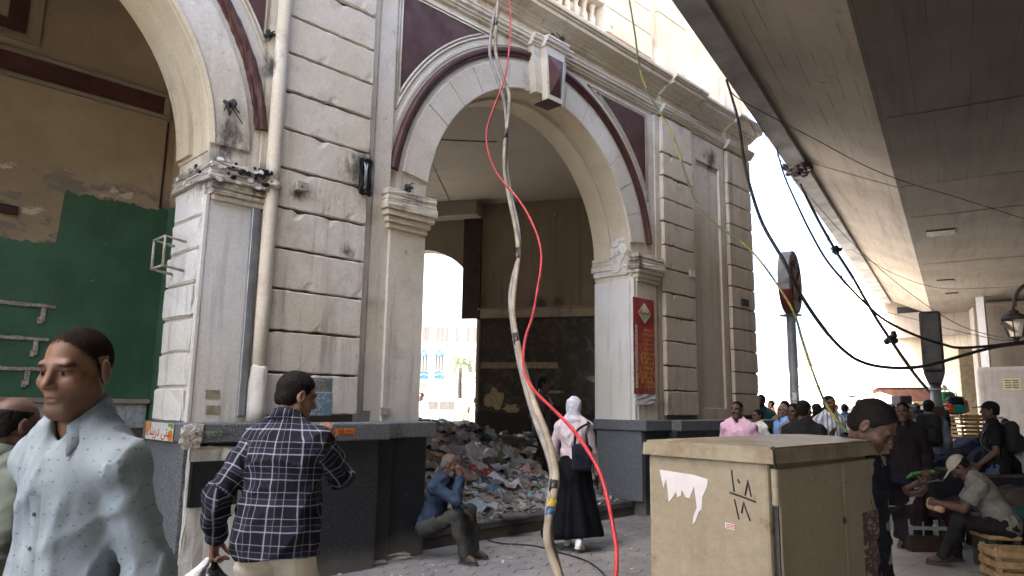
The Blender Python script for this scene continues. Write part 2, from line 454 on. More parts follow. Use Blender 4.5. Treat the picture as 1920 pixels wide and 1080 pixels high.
for pi, (x0, x1) in enumerate(PIL):
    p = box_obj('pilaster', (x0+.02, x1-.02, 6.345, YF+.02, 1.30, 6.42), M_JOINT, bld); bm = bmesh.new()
    box(bm, x0-.12, x0+.018, 6.378, YF+.02, 1.30, 6.42); box(bm, x1-.018, x1+.10, 6.378, YF+.02, 1.30, 6.42)
    bm_obj('pilaster_margin', bm, M_PLAST, bld)
    mes = [block_mesh('stone_block', x1-x0, PITCHZ-.021, .07) for _ in range(6)]
    for k in range(NB):
        o = link_mesh('stone_block', mes[(k*5+pi) % 6], None, p)
        h = 1.0
        o.location = ((x0+x1)/2, 6.300 + rng.normal(0, .0025), JZ0+k*PITCHZ + .008)
        if k == NB-1: o.scale = (1, 1, (6.42-(JZ0+k*PITCHZ))/PITCHZ)
    # frieze block and upper pilaster
    bm = bmesh.new(); box(bm, x0-.01, x1+.01, 6.315, YF+.02, 6.60, 6.80, bev=.006)
    box(bm, x0-.05, x1+.05, 6.30, YF+.02, 7.07, 7.9, bev=.008)
    for k in range(8): box(bm, x0, x1, 6.33, YF+.02, 7.912+k*.43, 7.912+k*.43+.415, bev=.006)
    bm_obj('upper_pilaster', bm, M_PLAST, bld)
# recessed tall panel between the two right pilasters
bm = bmesh.new()
for (x0, x1, z0, z1) in ((10.86, 11.04, 1.30, 6.40), (11.86, 12.04, 1.30, 6.40), (11.043, 11.857, 5.95, 6.40), (11.043, 11.857, 1.30, 1.50)):
    box(bm, x0, x1, 6.355, YF+.02, z0, z1, bev=.006)
bm_obj('panel_surround', bm, M_PLAST, bld)

# string course and cornice, breaking forward over pilasters --------
STR = [(6.41, 6.43), (6.355, 6.43), (6.35, 6.455), (6.33, 6.46), (6.325, 6.49), (6.295, 6.505), (6.285, 6.545), (6.275, 6.55), (6.275, 6.575), (6.41, 6.60)]
COR = [(6.41, 6.77), (6.34, 6.77), (6.335, 6.80), (6.30, 6.805), (6.29, 6.835), (6.25, 6.84), (6.235, 6.875), (6.16, 6.885), (6.10, 6.90), (6.095, 6.955), (6.07, 6.96), (6.06, 6.985), (6.03, 6.99), (6.025, 7.03), (6.41, 7.075)]
def runs(prof, segs, name, m):
    bm = bmesh.new()
    for x0, x1, dy in segs:
        profile_run(bm, [(y+dy if y < 6.40 else y, z) for y, z in prof], x0, x1)
    return bm_obj(name, bm, m, bld)
def breaks(extra):
    cut = sorted(extra); segs = []; x = -12.0
    for a, b, dy in cut:
        segs.append((x, a, 0)); segs.append((a, b, dy)); x = b
    segs.append((x, 13.06, 0)); return [s for s in segs if s[1]-s[0] > .01]
pb = [(a-.05, b+.05 if b < 13 else b+.04, -.075) for a, b in PIL]
kb = []
for cx in (.39, 7.0): kb += [(cx-.40, cx-.225, -.08), (cx-.225, cx+.225, -.16), (cx+.225, cx+.40, -.08)]
runs(STR, breaks(pb + kb), 'string_course', M_PLAST)
runs(COR, breaks(pb), 'cornice', M_PLAST)
# attic course and balustrades above the arches
for x0, x1 in ((-2.3, -1.05), (1.83, 2.9), (4.25, 5.56), (8.44, 9.7)):
    for k in range(6): box_obj('attic_block', (x0, x1, 6.372, YF+.02, 7.40+k*.43, 7.40+k*.43+.42), M_PLAST, bld, .006)
for cx in (.39, 7.0):
    bm = bmesh.new()
    box(bm, cx-OW, cx+OW, 6.43, 6.72, 7.362, 7.43, bev=.01); box(bm, cx-OW, cx+OW, 6.40, 6.75, 7.86, 7.99, bev=.015)
    bal = bm_obj('balustrade', bm, M_PLAST, bld)
    bm = bmesh.new(); lathe(bm, [(.062, 0), (.062, .045), (.04, .06), (.058, .12), (.06, .17), (.036, .26), (.034, .31), (.048, .335), (.036, .35), (.06, .385), (.062, .432)], 12)
    me = bpy.data.meshes.new('baluster'); bm.to_mesh(me); bm.free(); me.materials.append(M_PLAST)
    for k in range(14):
        o = link_mesh('baluster', me, None, bal); o.location = (cx-OW+.1+k*.2015, 6.57, 7.429)

# imposts ------------------------------------------------------------
def impost(x0, x1, z0, front, parent, mat, rough=0.0, steps=((0, .0), (.06, .03), (.13, .055), (.20, .085), (.30, .11), (.36, .10), (.43, .10))):
    """capital: stacked fillets wrapping the front and the arch side"""
    bm = bmesh.new()
    for i in range(len(steps)-1):
        a, b = steps[i], steps[i+1]
        box(bm, x0-b[1], x1+b[1], front-b[1], YB+b[1]*.6, z0+a[0]+(.002 if i else 0), z0+b[0], bev=.01)
    if rough:
        bmesh.ops.subdivide_edges(bm, edges=bm.edges, cuts=2, use_grid_fill=True)
        for v in bm.verts: v.co += Vector((rng.normal(0, rough), rng.normal(0, rough), rng.normal(0, rough*.7)))
    return bm_obj('capital', bm, mat, parent)
impost(4.42, 4.905, 3.40, 6.335, bld, M_PLAST, .003)
impost(9.12, 9.66, 3.44, 6.335, bld, M_PLAST, .004)
M_BURNT = plaster('burnt_plaster', (.38, .34, .28), pale=(.66, .64, .60), dirt=(.03, .027, .025), dirt_amt=.75, streak=.3, patch=.7)
impost(2.50, 2.955, 3.30, 6.335, bld, M_PLAST, .003, ((0, 0), (.05, .025), (.10, .05), (.17, .065)))
impost(2.46, 3.0, 3.475, 6.31, bld, M_BURNT, .009, ((0, .0), (.06, .06), (.12, .055), (.17, .05)))
M_CHAR = simple('char_black_crust', (.010, .0095, .009), .85, var=.5, scale=20, bump=.6)
for nm_, m_, n_, xr, zr, sz in (('charred_crust', M_CHAR, 30, (2.55, 3.0), (3.50, 3.66), .019), ('flaking_plaster', M_WHITE, 34, (2.40, 2.95), (3.44, 3.66), .020)):
    bm = bmesh.new()
    for k in range(n_):
        s_ = sz*rng.uniform(.4, 1.3); ang = rng.uniform(0, 6); side_ = rng.uniform() < (.15 if m_ is M_CHAR else .45)
        M = Matrix.Translation((2.395, rng.uniform(6.4, 7.0), rng.uniform(*zr)) if side_ else (rng.uniform(*xr), 6.238+rng.normal(0, .006), rng.uniform(*zr)))
        if side_: M = M @ Matrix.Rotation(PI/2, 4, 'Z')
        M = M @ Matrix.Rotation(rng.normal(0, .35), 4, 'X') @ Matrix.Rotation(rng.normal(0, .4), 4, 'Y'); kk = rng.integers(5, 8)
        prism_v = prism(bm, [(s_*1.5*rng.uniform(.6, 1.1)*math.cos(2*PI*j/kk), s_*rng.uniform(.6, 1.1)*math.sin(2*PI*j/kk)) for j in range(kk)], -.008, .008, 'y'); bmesh.ops.transform(bm, matrix=M, verts=prism_v)
    o_ = bm_obj(nm_, bm, m_, bld); o_['kind'] = 'stuff'
# pier faces
bm = bmesh.new()
box(bm, 4.43, 4.93, 6.335, YF+.02, 1.30, 3.40, bev=.008); box(bm, 4.215, 4.428, 6.365, YF+.02, 1.30, 6.42)
for z in (2.18, 2.62): box(bm, 4.43, 4.93, 6.3335, 6.34, z, z+.006)
bm_obj('pier_facing', bm, M_PLAST, bld)
bm = bmesh.new(); box(bm, 9.10, 9.66, 6.335, YF+.02, 1.30, 3.44, bev=.008); bm_obj('pier_facing', bm, M_PLAST, bld)
bm = bmesh.new(); box(bm, 9.035, 9.098, 6.345, 6.42, 1.30, 3.50, bev=.006); bm_obj('corner_bead', bm, M_WHITE, bld)
bm = bmesh.new(); box(bm, 9.030, 9.06, 6.425, YB+.01, 1.30, 3.46, bev=.004); box(bm, 9.026, 9.06, 6.43, YB+.012, 3.56, 4.05)
bm_obj('reveal_facing', bm, M_WHITE, bld)
M_BARE = plaster('bare_brick_patch', (.45, .33, .23), pale=(.66, .63, .58), dirt_amt=.7, patch=.8)
bm = bmesh.new()
for k in range(26):
    y, z = rng.uniform(6.47, 6.98), rng.uniform(3.60, 4.0)
    s = rng.uniform(.03, .09)
    M = Matrix.Translation((9.022, y, z)) @ Matrix.Rotation(rng.uniform(0, 6), 4, 'X')
    box(bm, -.012*rng.uniform(.4, 1), .01, -s, s, -s*.6, s*.6, bev=.004, M=M)
bm_obj('broken_plaster', bm, M_BARE, bld)
bm = bmesh.new()
for k in range(20):
    s_ = rng.uniform(.03, .10); kk = rng.integers(6, 10); vs_ = prism(bm, [(s_*rng.uniform(.6, 1.1)*math.cos(2*PI*j/kk), s_*rng.uniform(.6, 1.1)*math.sin(2*PI*j/kk)) for j in range(kk)], -.006, .006, 'x')
    bmesh.ops.transform(bm, matrix=Matrix.Translation((9.012-rng.uniform(0, .006), rng.uniform(6.48, 6.98), rng.uniform(3.62, 4.15))) @ Matrix.Rotation(rng.normal(0, .12), 4, 'Z'), verts=vs_)
bm_obj('flaking_plaster', bm, M_WHITE, bld)['kind'] = 'stuff'
# the left pier: facing, broken reveal stones, channel and downpipe
bm = bmesh.new(); box(bm, 2.46, 2.97, 6.345, YF+.02, 1.30, 3.30, bev=.008); bm_obj('pier_facing', bm, M_WHITE, bld)
bm = bmesh.new(); box(bm, 2.425, 2.462, 6.338, 6.40, 1.30, 3.34, bev=.006); bm_obj('corner_bead', bm, M_WHITE, bld)
for k in range(7):
    z = 1.30+k*.31; bm = bmesh.new()
    box(bm, 2.405+rng.normal(0, .012), 2.46, 6.42, YB-.02+rng.normal(0, .03), z+.012, z+.295, bev=.014)
    bmesh.ops.subdivide_edges(bm, edges=bm.edges, cuts=1, use_grid_fill=True)
    for v in bm.verts: v.co += Vector((rng.normal(0, .004), rng.normal(0, .005), rng.normal(0, .004)))
    bm_obj('reveal_stone', bm, M_WHITE, bld)
bm = bmesh.new()
tube(bm, [(3.02, 6.30, z) for z in (1.55, 2.4, 3.4, 4.4, 5.4, 6.40)], .068, 12)
pipe = bm_obj('downpipe', bm, M_PLAST, bld)
for z, r, h in ((1.31, .0, .0), (3.52, .088, .06), (5.62, .09, .09)): 
    bm = bmesh.new(); lathe(bm, [(.088, 0), (.092, .12), (.086, .26), (.08, .36), (.072, .48), (.06, .52)] if r == 0 else [(r*.9, 0), (r, .02), (r*.97, h*.5), (r, h-.03), (r*.72, h)], 12, Matrix.Translation((3.02, 6.29, z)))
    for v in bm.verts: v.co += Vector(rng.normal(0, .006, 3))
    bm_obj('pipe_collar', bm, M_PLAST, pipe)
M_STEEL = simple('dull_galvanised_steel', (.30, .31, .32), .45, .6, var=.2)
bm = bmesh.new()
box(bm, 2.855, 2.925, 6.30, 6.344, 1.36, 3.30, bev=.004); box(bm, 2.872, 2.908, 6.292, 6.2985, 1.37, 3.29); bm_obj('cable_channel', bm, M_STEEL, bld)

# granite plinth ------------------------------------------------------
PL = [(-2.4, -1.62, 6.22), (-3.7, -2.42, 6.04), (2.42, 2.97, 6.20), (2.972, 4.20, 6.02), (4.202, 4.44, 6.13), (4.442, 4.94, 6.20),
      (9.10, 9.72, 6.22), (9.722, 10.92, 6.06), (10.922, 12.0, 6.20), (12.002, 13.12, 6.06)]
for x0, x1, y in PL: box_obj('plinth', (x0, x1, y, YB-.01, G-.05, 1.14), M_GRAN, bld, .006)
for x0, x1, y in PL:
    bm = bmesh.new(); e = .075
    zt = 1.305 + (.002 if y > 6.1 else 0)
    box(bm, x0-(e if x0 in (2.42, 9.10, -3.7) else -.003), x1+(e if x1 in (4.94, 13.12, -1.62, 4.20, 10.92) else -.003), y-e, YB+(.04 if x0 in (2.42, 9.10) or x1 == 4.94 else 0), 1.142 if y > 6.1 else 1.139, zt, bev=.012)
    bm_obj('ledge_slab', bm, M_GRAN_L, bld)
# granite facing on the arch sides of the right pier
bm = bmesh.new(); box(bm, 9.06, 9.098, 6.25, YB, .12, 1.138, bev=.004); bm_obj('granite_slab', bm, M_GRAN_L, bld)
bm = bmesh.new(); box(bm, 2.38, 2.418, 6.22, 6.62, G, 1.138, bev=.004); bm_obj('granite_slab', bm, M_GRAN_L, bld)
bm = bmesh.new(); box(bm, 2.384, 2.416, 6.64, YB, G, 1.136, bev=.004); bm_obj('granite_slab', bm, M_GRAN_L, bld)
# where the cladding has come off: lumps of cement and whitewash
bm = bmesh.new()
box(bm, 2.41, 2.93, 6.165, 6.198, .0, 1.10, bev=.01)
bmesh.ops.subdivide_edges(bm, edges=bm.edges, cuts=5, use_grid_fill=True)
for v in bm.verts: v.co += Vector((rng.normal(0, .008), rng.normal(0, .006), rng.normal(0, .008)))
bm_obj('bare_render', bm, M_WHITE, bld)
bm = bmesh.new()
for k in range(40):
    x, z = rng.uniform(2.335, 2.45), rng.uniform(1.12, 1.29); s_ = rng.uniform(.010, .028)
    box(bm, -s_*1.6, s_*1.6, -.012, .012, -s_, s_, bev=.004, M=Matrix.Translation((x, 6.118+rng.normal(0, .006), z)) @ Matrix.Rotation(rng.uniform(-.8, .8), 4, 'Y'))
bm_obj('broken_mortar', bm, M_BURNT, bld)

# thresholds and floors -----------------------------------------------
box_obj('threshold', (4.945, 9.058, 6.44, 6.80, G-.02, .03), M_GRAN, bld, .008)
bm = bmesh.new()
x = 4.95
for wd in (1.02, 1.0, 1.06, 1.02): box(bm, x, x+wd-.006, 6.405, 6.82, .034, .118, bev=.012); x += wd
bm_obj('threshold_slab', bm, M_GRAN, bld)
M_FLOORIN = simple('dusty_floor', (.26, .24, .21), .9, var=.4, scale=3)
bm = bmesh.new(); box(bm, 4.3, 13.0, 6.83, 16.0, .0, .10); box(bm, -12, 2.9, 6.5, 9.0, -.05, .10); bm_obj('floor', bm, M_FLOORIN, bld)

# interior ---------------------------------------------------------------
def brown_in(t, p, c):
    x = t.sep(p)
    k = t.ramp(t.math('ADD', x[2], t.math('MULTIPLY', t.noise(p, 1.5, 4), .8)), 3.5, 4.6, .35, 0)
    return t.mix(k, c, (.22, .18, .14))
M_IN = plaster('brown_interior_plaster', (.235, .19, .143), pale=(.28, .235, .18), dirt=(.05, .035, .025), dirt_amt=.35, streak=.35, patch=.4, extra=brown_in,
               soot=[(10.4, 11.6, 3.66, .35), (11.1, 10.25, 3.64, .3), (11.3, 9.9, 3.66, .2)])
M_CEIL = plaster('stained_ceiling', (.36, .33, .28), pale=(.40, .365, .315), dirt=(.06, .05, .04), dirt_amt=.25, streak=0, patch=.3,
                 soot=[(7.6, 11.3, 5.95, 1.3), (8.6, 13.0, 5.95, 1.6)])
bm = bmesh.new(); box(bm, 4.25, 13.0, YB+.003, 15.9, 5.95, 6.2); bm_obj('ceiling', bm, M_CEIL, bld)
bm = bmesh.new(); tube(bm, [(5.2, 7.4, 5.94), (6.4, 8.7, 5.94), (10.5, 12.4, 5.94)], .006, 5); tube(bm, [(7.1, 9.2, 5.94), (8.0, 8.4, 5.94)], .008, 5); bm_obj('ceiling_seam', bm, M_DARKIN, bld)
MW = Matrix(((.469, .883, 0, 10.54), (-.883, .469, 0, 11.30), (0, 0, 1, 0), (0, 0, 0, 1)))     # along the wall, behind it, up
ac, ar, az = -1.62, 1.42, 3.55
bm = bmesh.new()
n = 28; pts = [(ac-ar*math.cos(PI*k/n), az+ar*math.sin(PI*k/n)) for k in range(n+1)]
for k in range(n): prism(bm, [pts[k], pts[k+1], (pts[k+1][0], 5.96), (pts[k][0], 5.96)], 0, .4, 'y')
prism(bm, [(ac+ar, .1), (4.75, .1), (4.75, 5.96), (ac+ar, 5.96)], 0, .4, 'y'); prism(bm, [(-5.2, .1), (ac-ar, .1), (ac-ar, 5.96), (-5.2, 5.96)], 0, .4, 'y')
bmesh.ops.remove_doubles(bm, verts=bm.verts, dist=1e-4)
bmesh.ops.transform(bm, matrix=MW, verts=bm.verts)
bm_obj('interior_wall', bm, M_IN, bld)
def inwall(name, b, m, bev=.005):
    bm = bmesh.new(); box(bm, *b, bev=bev); bmesh.ops.transform(bm, matrix=MW, verts=bm.verts); return bm_obj(name, bm, m, bld)
M_INMAR = simple('dark_maroon_strip', (.045, .026, .022), .7, var=.3)
inwall('wall_strip', (-.56, -.14, -.05, .01, 3.36, 5.94), M_INMAR)
bm = bmesh.new(); box(bm, -5.2, -.135, -.42, -.003, 5.62, 5.945, bev=.01); bmesh.ops.transform(bm, matrix=MW, verts=bm.verts); bm_obj('ceiling_beam', bm, M_CEIL, bld)
M_BANDIN = plaster('shopfront_band', (.36, .305, .235), pale=(.40, .34, .27), dirt=(.06, .05, .04), dirt_amt=.4)
inwall('fascia_band', (-.13, 4.6, -.05, .01, 3.34, 3.545), M_BANDIN); inwall('band_shelf', (-.19, 4.6, -.09, -.051, 3.33, 3.352), M_IRON, .002)
inwall('band_shelf', (-.19, 4.6, -.07, -.0, 3.548, 3.575), M_BANDIN, .004)
t = NT('dark_polished_panel'); p = t.pos(); t.color(t.mix(t.ramp(t.noise(p, 2.2, 5), .35, .7), (.045, .039, .032), (.058, .050, .041))); t.rough(t.ramp(t.noise(p, 5, 4), .3, .7, .12, .35)); M_PANEL = t.m
inwall('dark_panel', (-.10, 4.6, -.03, .008, 1.34, 3.325), M_PANEL, .003)
inwall('dark_base', (-.16, 4.6, -.06, .009, .12, 1.335), simple('black_base_panel', (.016, .015, .014), .5), .004)
inwall('jamb_post', (-.20, -.135, -.05, .02, .12, 3.33), M_BANDIN)
M_STRIPW = simple('stained_plywood', (.27, .21, .15), .7, var=.35, scale=14)
inwall('panel_rail', (-.08, 1.62, -.055, -.031, 2.27, 2.40), M_STRIPW)
bm = bmesh.new(); tube(bm, [(1.55, -.02, 3.62), (1.55, -.02, 5.6)], .014, 6); box(bm, 1.51, 1.59, -.045, .0, 4.55, 4.62); lathe(bm, [(.05, -.02), (.07, 0), (.05, .02)], 10, Matrix.Translation((1.55, -.02, 5.62)) @ Matrix.Rotation(PI/2, 4, 'X'))
bmesh.ops.transform(bm, matrix=MW, verts=bm.verts); bm_obj('wall_conduit', bm, M_IN, bld)
M_YPATCH = simple('torn_yellow_lining', (.34, .29, .18), .8, var=.3, scale=12)
def shard(bm, cx, cz, w, h, n=14, y0=-.036, y1=-.031, sharp=.5):
    q = []
    for k in range(n):
        a = 2*PI*k/n; rr = rng.uniform(1-sharp, 1.0)
        q.append((cx+w*rr*math.cos(a), cz+h*rr*math.sin(a)))
    prism(bm, q, y0, y1, 'y')
for (s, z, w_, h_) in ((.22, 1.62, .26, .30), (.62, 1.42, .22, .14), (1.28, 1.55, .26, .32), (2.33, 2.06, .14, .09), (1.5, 1.78, .3, .035)):
    bm = bmesh.new(); shard(bm, s, z, w_, h_); bmesh.ops.transform(bm, matrix=MW, verts=bm.verts); bm_obj('torn_patch', bm, M_YPATCH, bld)
# left bay: green shop wall
def green_wall():
    t = NT('green_and_beige_wall'); p = t.pos(); x = t.sep(p)
    nz = t.noise(p, 2.6, 6, .6)
    thr = t.ramp(x[0], 1.86, 1.90, 3.17, 3.79)
    ed = t.math('ADD', x[2], t.math('MULTIPLY', t.math('SUBTRACT', t.noise(p, 7, 8, .7), .5), .22))
    isg = t.math('LESS_THAN', ed, thr)
    gr = t.mix(t.ramp(t.noise(p, 1.4, 6, .6), .35, .7), (.048, .118, .068), (.070, .165, .098))
    gr = t.mix(t.math('MULTIPLY', t.ramp(t.noise(p, 13, 8, .75), .63, .68), .6), gr, (.42, .38, .31)); gr = t.mix(t.math('MULTIPLY', t.ramp(t.noise(t.pos((4, 4, .5)), 1.3, 6, .6), .5, .75), .45), gr, (.10, .15, .10))
    be = t.mix(t.ramp(t.noise(p, 1.2, 6, .6), .35, .7), (.30, .232, .15), (.385, .305, .205))
    be = t.mix(t.math('MULTIPLY', t.ramp(t.noise(p, 5.5, 7, .7), .58, .72), .6), be, (.20, .145, .10))
    low = t.ramp(t.math('ADD', x[2], t.math('MULTIPLY', nz, .35)), 4.25, 4.05)                        # stripped, scabby zone above the green
    scab = t.math('MULTIPLY', low, t.ramp(t.noise(t.pos((1.0, 1, 1.9)), 2.6, 7, .62), .50, .56))
    be = t.mix(scab, be, (.22, .185, .15))
    wht = t.math('MULTIPLY', low, t.ramp(t.noise(t.pos((1, 1, 1.6), off=(3, 1, 2)), 3.1, 7, .6), .58, .62))
    be = t.mix(wht, be, (.56, .48, .37))
    t.color(t.mix(isg, be, gr)); t.rough(t.mix(isg, (.9, .9, .9), (.45, .45, .45))); t.spec(.3)
    t.bump(t.noise(p, 14, 6, .6), .3, .012); t.bump(scab, .3, .01)
    return t.m
M_GREENW = green_wall()
bm = bmesh.new(); box(bm, -12, 3.0, 9.0, 9.25, .1, 6.6); box(bm, 3.003, 3.3, YB+.003, 9.25, .1, 6.6); bm_obj('interior_wall', bm, M_GREENW, bld)
bm = bmesh.new(); box(bm, -12, 3.3, YB+.003, 9.25, 6.602, 6.7); bm_obj('ceiling', bm, M_IN, bld)
bm = bmesh.new(); box(bm, 4.0, 4.25, YB+.003, 15.9, .1, 6.2); box(bm, 4.25, 6.2, 15.6, 15.9, .1, 5.95); bm_obj('interior_wall', bm, M_IN, bld)
bm = bmesh.new(); box(bm, -12, 2.83, 8.972, 8.999, 4.975, 5.205)
bm_obj('sign_recess', bm, M_MAROON, bld)
bm = bmesh.new()
for z in (4.925, 5.205): box(bm, -12, 2.90, 8.94, 8.998, z, z+.05, bev=.008)
box(bm, 2.832, 2.90, 8.942, 8.998, 4.977, 5.203, bev=.006); bm_obj('sign_frame', bm, M_IN, bld)
fr = at_y(0, 0, 9.0); fb = at_y(50, 78, 9.0)
bm = bmesh.new(); box(bm, fb[0]-.20, fb[0]-.02, 8.965, 8.998, 5.46, 6.4, bev=.006); box(bm, fb[0]-1.6, fb[0]-.204, 8.966, 8.998, 5.46, 5.58, bev=.006); bm_obj('painted_frame', bm, M_MAROON, bld)
bm = bmesh.new(); box(bm, fb[0]+.06, fb[0]+.12, 8.955, 8.998, 5.36, 6.55, bev=.006); box(bm, fb[0]-1.6, fb[0]+.058, 8.956, 8.998, 5.36, 5.42, bev=.006); bm_obj('frame_bead', bm, M_IN, bld)
bm = bmesh.new(); tube(bm, [(2.90, 8.99, 3.8), (2.90, 8.985, 4.9)], .012, 5); bm_obj('wall_crack', bm, M_DARKIN, bld)
# tile band, sill and leftovers of shelves on the green wall
M_TILE = simple('grey_wall_tile', (.17, .165, .165), .3, var=.35, scale=3, bump=.05)
M_TILEW = simple('patterned_pale_tile', (.42, .43, .44), .35, var=.3, scale=18)
tilegrp = []
me_t = None
for k in range(15):
    bm = bmesh.new(); x = -.4+k*.225
    box(bm, x, x+.219, 8.972, 8.998, 1.17, 1.44, bev=.004); bm_obj('wall_tile', bm, M_TILEW if k in (10, 14, 13, 6) else M_TILE, bld)
box_obj('wall_sill', (-12, 2.99, 8.93, 8.998, 1.445, 1.50), M_BANDIN, bld, .008)
bm = bmesh.new(); box(bm, -12, 2.99, 8.985, 8.999, .3, 1.16)
bm_obj('wall_base', bm, simple('bare_masonry', (.13, .10, .075), .95, var=.5, scale=11, bump=.8, bscale=18), bld)
M_TORN = simple('torn_white_shelf_edge', (.46, .40, .33), .8, var=.5, scale=30, bump=.5)
for (zz, x1) in ((at_y(60, 572, 9)[2], at_y(104, 572, 9)[0]), (at_y(60, 635, 9)[2], at_y(90, 635, 9)[0]), (at_y(60, 692, 9)[2], at_y(74, 692, 9)[0])):
    bm = bmesh.new()
    for k in range(16):
        xa = x1-.085*(k+1)
        box(bm, xa, xa+.088, 8.965+rng.uniform(0, .012), 8.998, zz-.012-rng.uniform(0, .008), zz+.012+rng.uniform(0, .01))
    box(bm, x1-.13, x1-.085, 8.97, 8.998, zz-.17, zz-.02, bev=.004); box(bm, x1-.15, x1-.11, 8.975, 8.998, zz-.19, zz-.12)
    bm_obj('shelf_remnant', bm, M_TORN, bld)
bm = bmesh.new(); box(bm, -12, at_y(33, 395, 9)[0], 8.955, 8.998, at_y(20, 403, 9)[2], at_y(20, 386, 9)[2], bev=.006); bm_obj('timber_stub', bm, M_DARKIN, bld)
# ------------------------------------------------------------------ ground
def asphalt():
    t = NT('street_ground'); p = t.pos()
    c = t.mix(t.ramp(t.noise(p, 1.1, 6, .6), .3, .7), (.15, .145, .14), (.23, .22, .205))
    c = t.mix(t.math('MULTIPLY', t.ramp(t.noise(p, 6, 7, .7), .55, .75), .6), c, (.26, .24, .21))
    c = t.mix(t.math('MULTIPLY', t.ramp(t.noise(p, 2.3, 5, .6), .58, .75), .7), c, (.055, .052, .05))
    t.color(c); t.rough(t.ramp(t.noise(p, 2, 4), .3, .7, .6, .95)); t.bump(t.noise(p, 70, 4), .3, .006)
    return t.m
M_GROUND = asphalt()
bm = bmesh.new(); vs = [bm.verts.new(v) for v in ((-600, -600, G-.012), (600, -600, G-.012), (600, 600, G-.012), (-600, 600, G-.012))]; bm.faces.new(vs)
ground = bm_obj('ground', bm, M_GROUND); tag(ground, kind='structure')
# hexagonal pavers in front of the arch
def paver():
    t = NT('worn_hex_paver'); p = t.pos()
    c = t.mix(t.ramp(t.noise(p, .9, 5, .6), .35, .68), (.135, .135, .14), (.215, .205, .185))
    c = t.mix(t.math('MULTIPLY', t.ramp(t.noise(p, 7, 7, .7), .52, .72), .5), c, (.28, .255, .215))
    c = t.mix(t.math('MULTIPLY', t.ramp(t.noise(p, 3.1, 6, .65), .6, .74), .7), c, (.07, .068, .066))
    oi = t.n('ShaderNodeObjectInfo'); c = t.mix(t.math('MULTIPLY', oi.outputs['Random'], .22), c, (.09, .088, .086))
    t.color(c); t.rough(.8); t.bump(t.noise(p, 60, 4), .25, .006); return t.m
M_PAVER = paver()
pav = box_obj('pavement', (1.5, 12.0, 2.5, 6.41, G-.2, G-.010), M_GROUND); tag(pav, kind='structure')
bm = bmesh.new(); S = .135
hexp = [(S*math.cos(PI/3*k+PI/6)*.975, S*math.sin(PI/3*k+PI/6)*.975) for k in range(6)]
v1 = [bm.verts.new((x, y, 0)) for x, y in hexp]; v2 = [bm.verts.new((x*.96, y*.96, .008)) for x, y in hexp]
bm.faces.new(v2)
for k in range(6): bm.faces.new((v1[k], v1[(k+1) % 6], v2[(k+1) % 6], v2[k]))
me = bpy.data.meshes.new('paving_tile'); bm.to_mesh(me); bm.free(); me.materials.append(M_PAVER)
tiles = []
hx, hy = S*math.sqrt(3), S*1.5
for j in range(30):
    for i in range(52):
        x = 2.4+i*hx+(j % 2)*hx/2; y = 2.9+j*hy
        v = np.array([x, y, G])-EYE; d = v@FW
        px, py = 960+F_PX*(v@RT)/d, 540-F_PX*(v@UP)/d
        if y < 6.30 and 560 < px < 1260 and py < 1110 and x < 10.4: tiles.append((d, x, y))
tiles.sort()
for d, x, y in tiles[:299]:
    o = link_mesh('paving_tile', me, None, pav); o.location = (x, y, G-.008+rng.normal(0, .0012)); o.rotation_euler = (rng.normal(0, .006), rng.normal(0, .006), rng.normal(0, .02))

# ------------------------------------------------------------------ the flyover
def board_concrete(name='board_marked_concrete', g=1.0):
    """shuttered concrete: lines left by the formwork boards along the deck, damp stains and streaks"""
    t = NT(name); p = t.pos()
    rot = t.n('ShaderNodeMapping'); rot.inputs['Rotation'].default_value = (0, 0, -.2268); t.L(p, rot.inputs[0]); q = rot.outputs[0]
    xs = t.sep(q)
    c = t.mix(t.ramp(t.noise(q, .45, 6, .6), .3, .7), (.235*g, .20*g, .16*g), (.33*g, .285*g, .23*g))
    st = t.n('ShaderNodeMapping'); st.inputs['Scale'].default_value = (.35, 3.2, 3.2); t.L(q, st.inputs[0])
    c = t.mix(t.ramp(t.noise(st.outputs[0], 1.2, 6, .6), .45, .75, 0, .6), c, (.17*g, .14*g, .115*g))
    st2 = t.n('ShaderNodeMapping'); st2.inputs['Scale'].default_value = (.9, 7.5, 7.5); t.L(q, st2.inputs[0])
    fl = t.math('PINGPONG', t.math('ADD', xs[1], t.math('MULTIPLY', t.noise(q, .9, 2), .03)), .11)
    ln = t.math('MULTIPLY', t.ramp(fl, .012, .0), t.ramp(t.noise(st2.outputs[0], 1.0, 5, .6), .45, .62))
    c = t.mix(t.math('MULTIPLY', ln, .7), c, (.05, .042, .036))
    cx = t.math('PINGPONG', xs[0], 1.21)
    ln2 = t.math('MULTIPLY', t.ramp(cx, .012, 0), t.ramp(t.noise(q, 2.2, 5), .47, .6))
    c = t.mix(t.math('MULTIPLY', ln2, .35), c, (.06, .05, .042))
    sp = t.ramp(t.noise(q, 4.2, 8, .72), .6, .73)
    c = t.mix(t.math('MULTIPLY', sp, .5), c, (.085, .07, .06))
    t.color(c); t.rough(.9); t.spec(.2)
    t.bump(ln, -.4, .01); t.bump(t.noise(q, 18, 6, .6), .3, .01)
    return t.m
M_DECK = board_concrete(); M_SOFFIT = board_concrete('shade_tinted_soffit_concrete', .42)  # soffit copy darkened in its colour to paint the shade under the deck
M_EDGE = simple('grey_weathered_concrete', (.27, .26, .245), .9, var=.35, scale=1.4, bump=.3, bscale=20)
M_PIER = simple('sunlit_bare_concrete', (.34, .29, .22), .9, var=.2, scale=.6, bump=.3, bscale=14)
DS = np.array([.9744, .2249]); DN = np.array([-.2249, .9744])
def fly(s, t, z): q = DS*s + DN*t; return (q[0], q[1], z)
fo = wempty('flyover', fly(36, -2, G), 'concrete road flyover with board marked soffit spanning overhead beside the arcade', 'flyover')
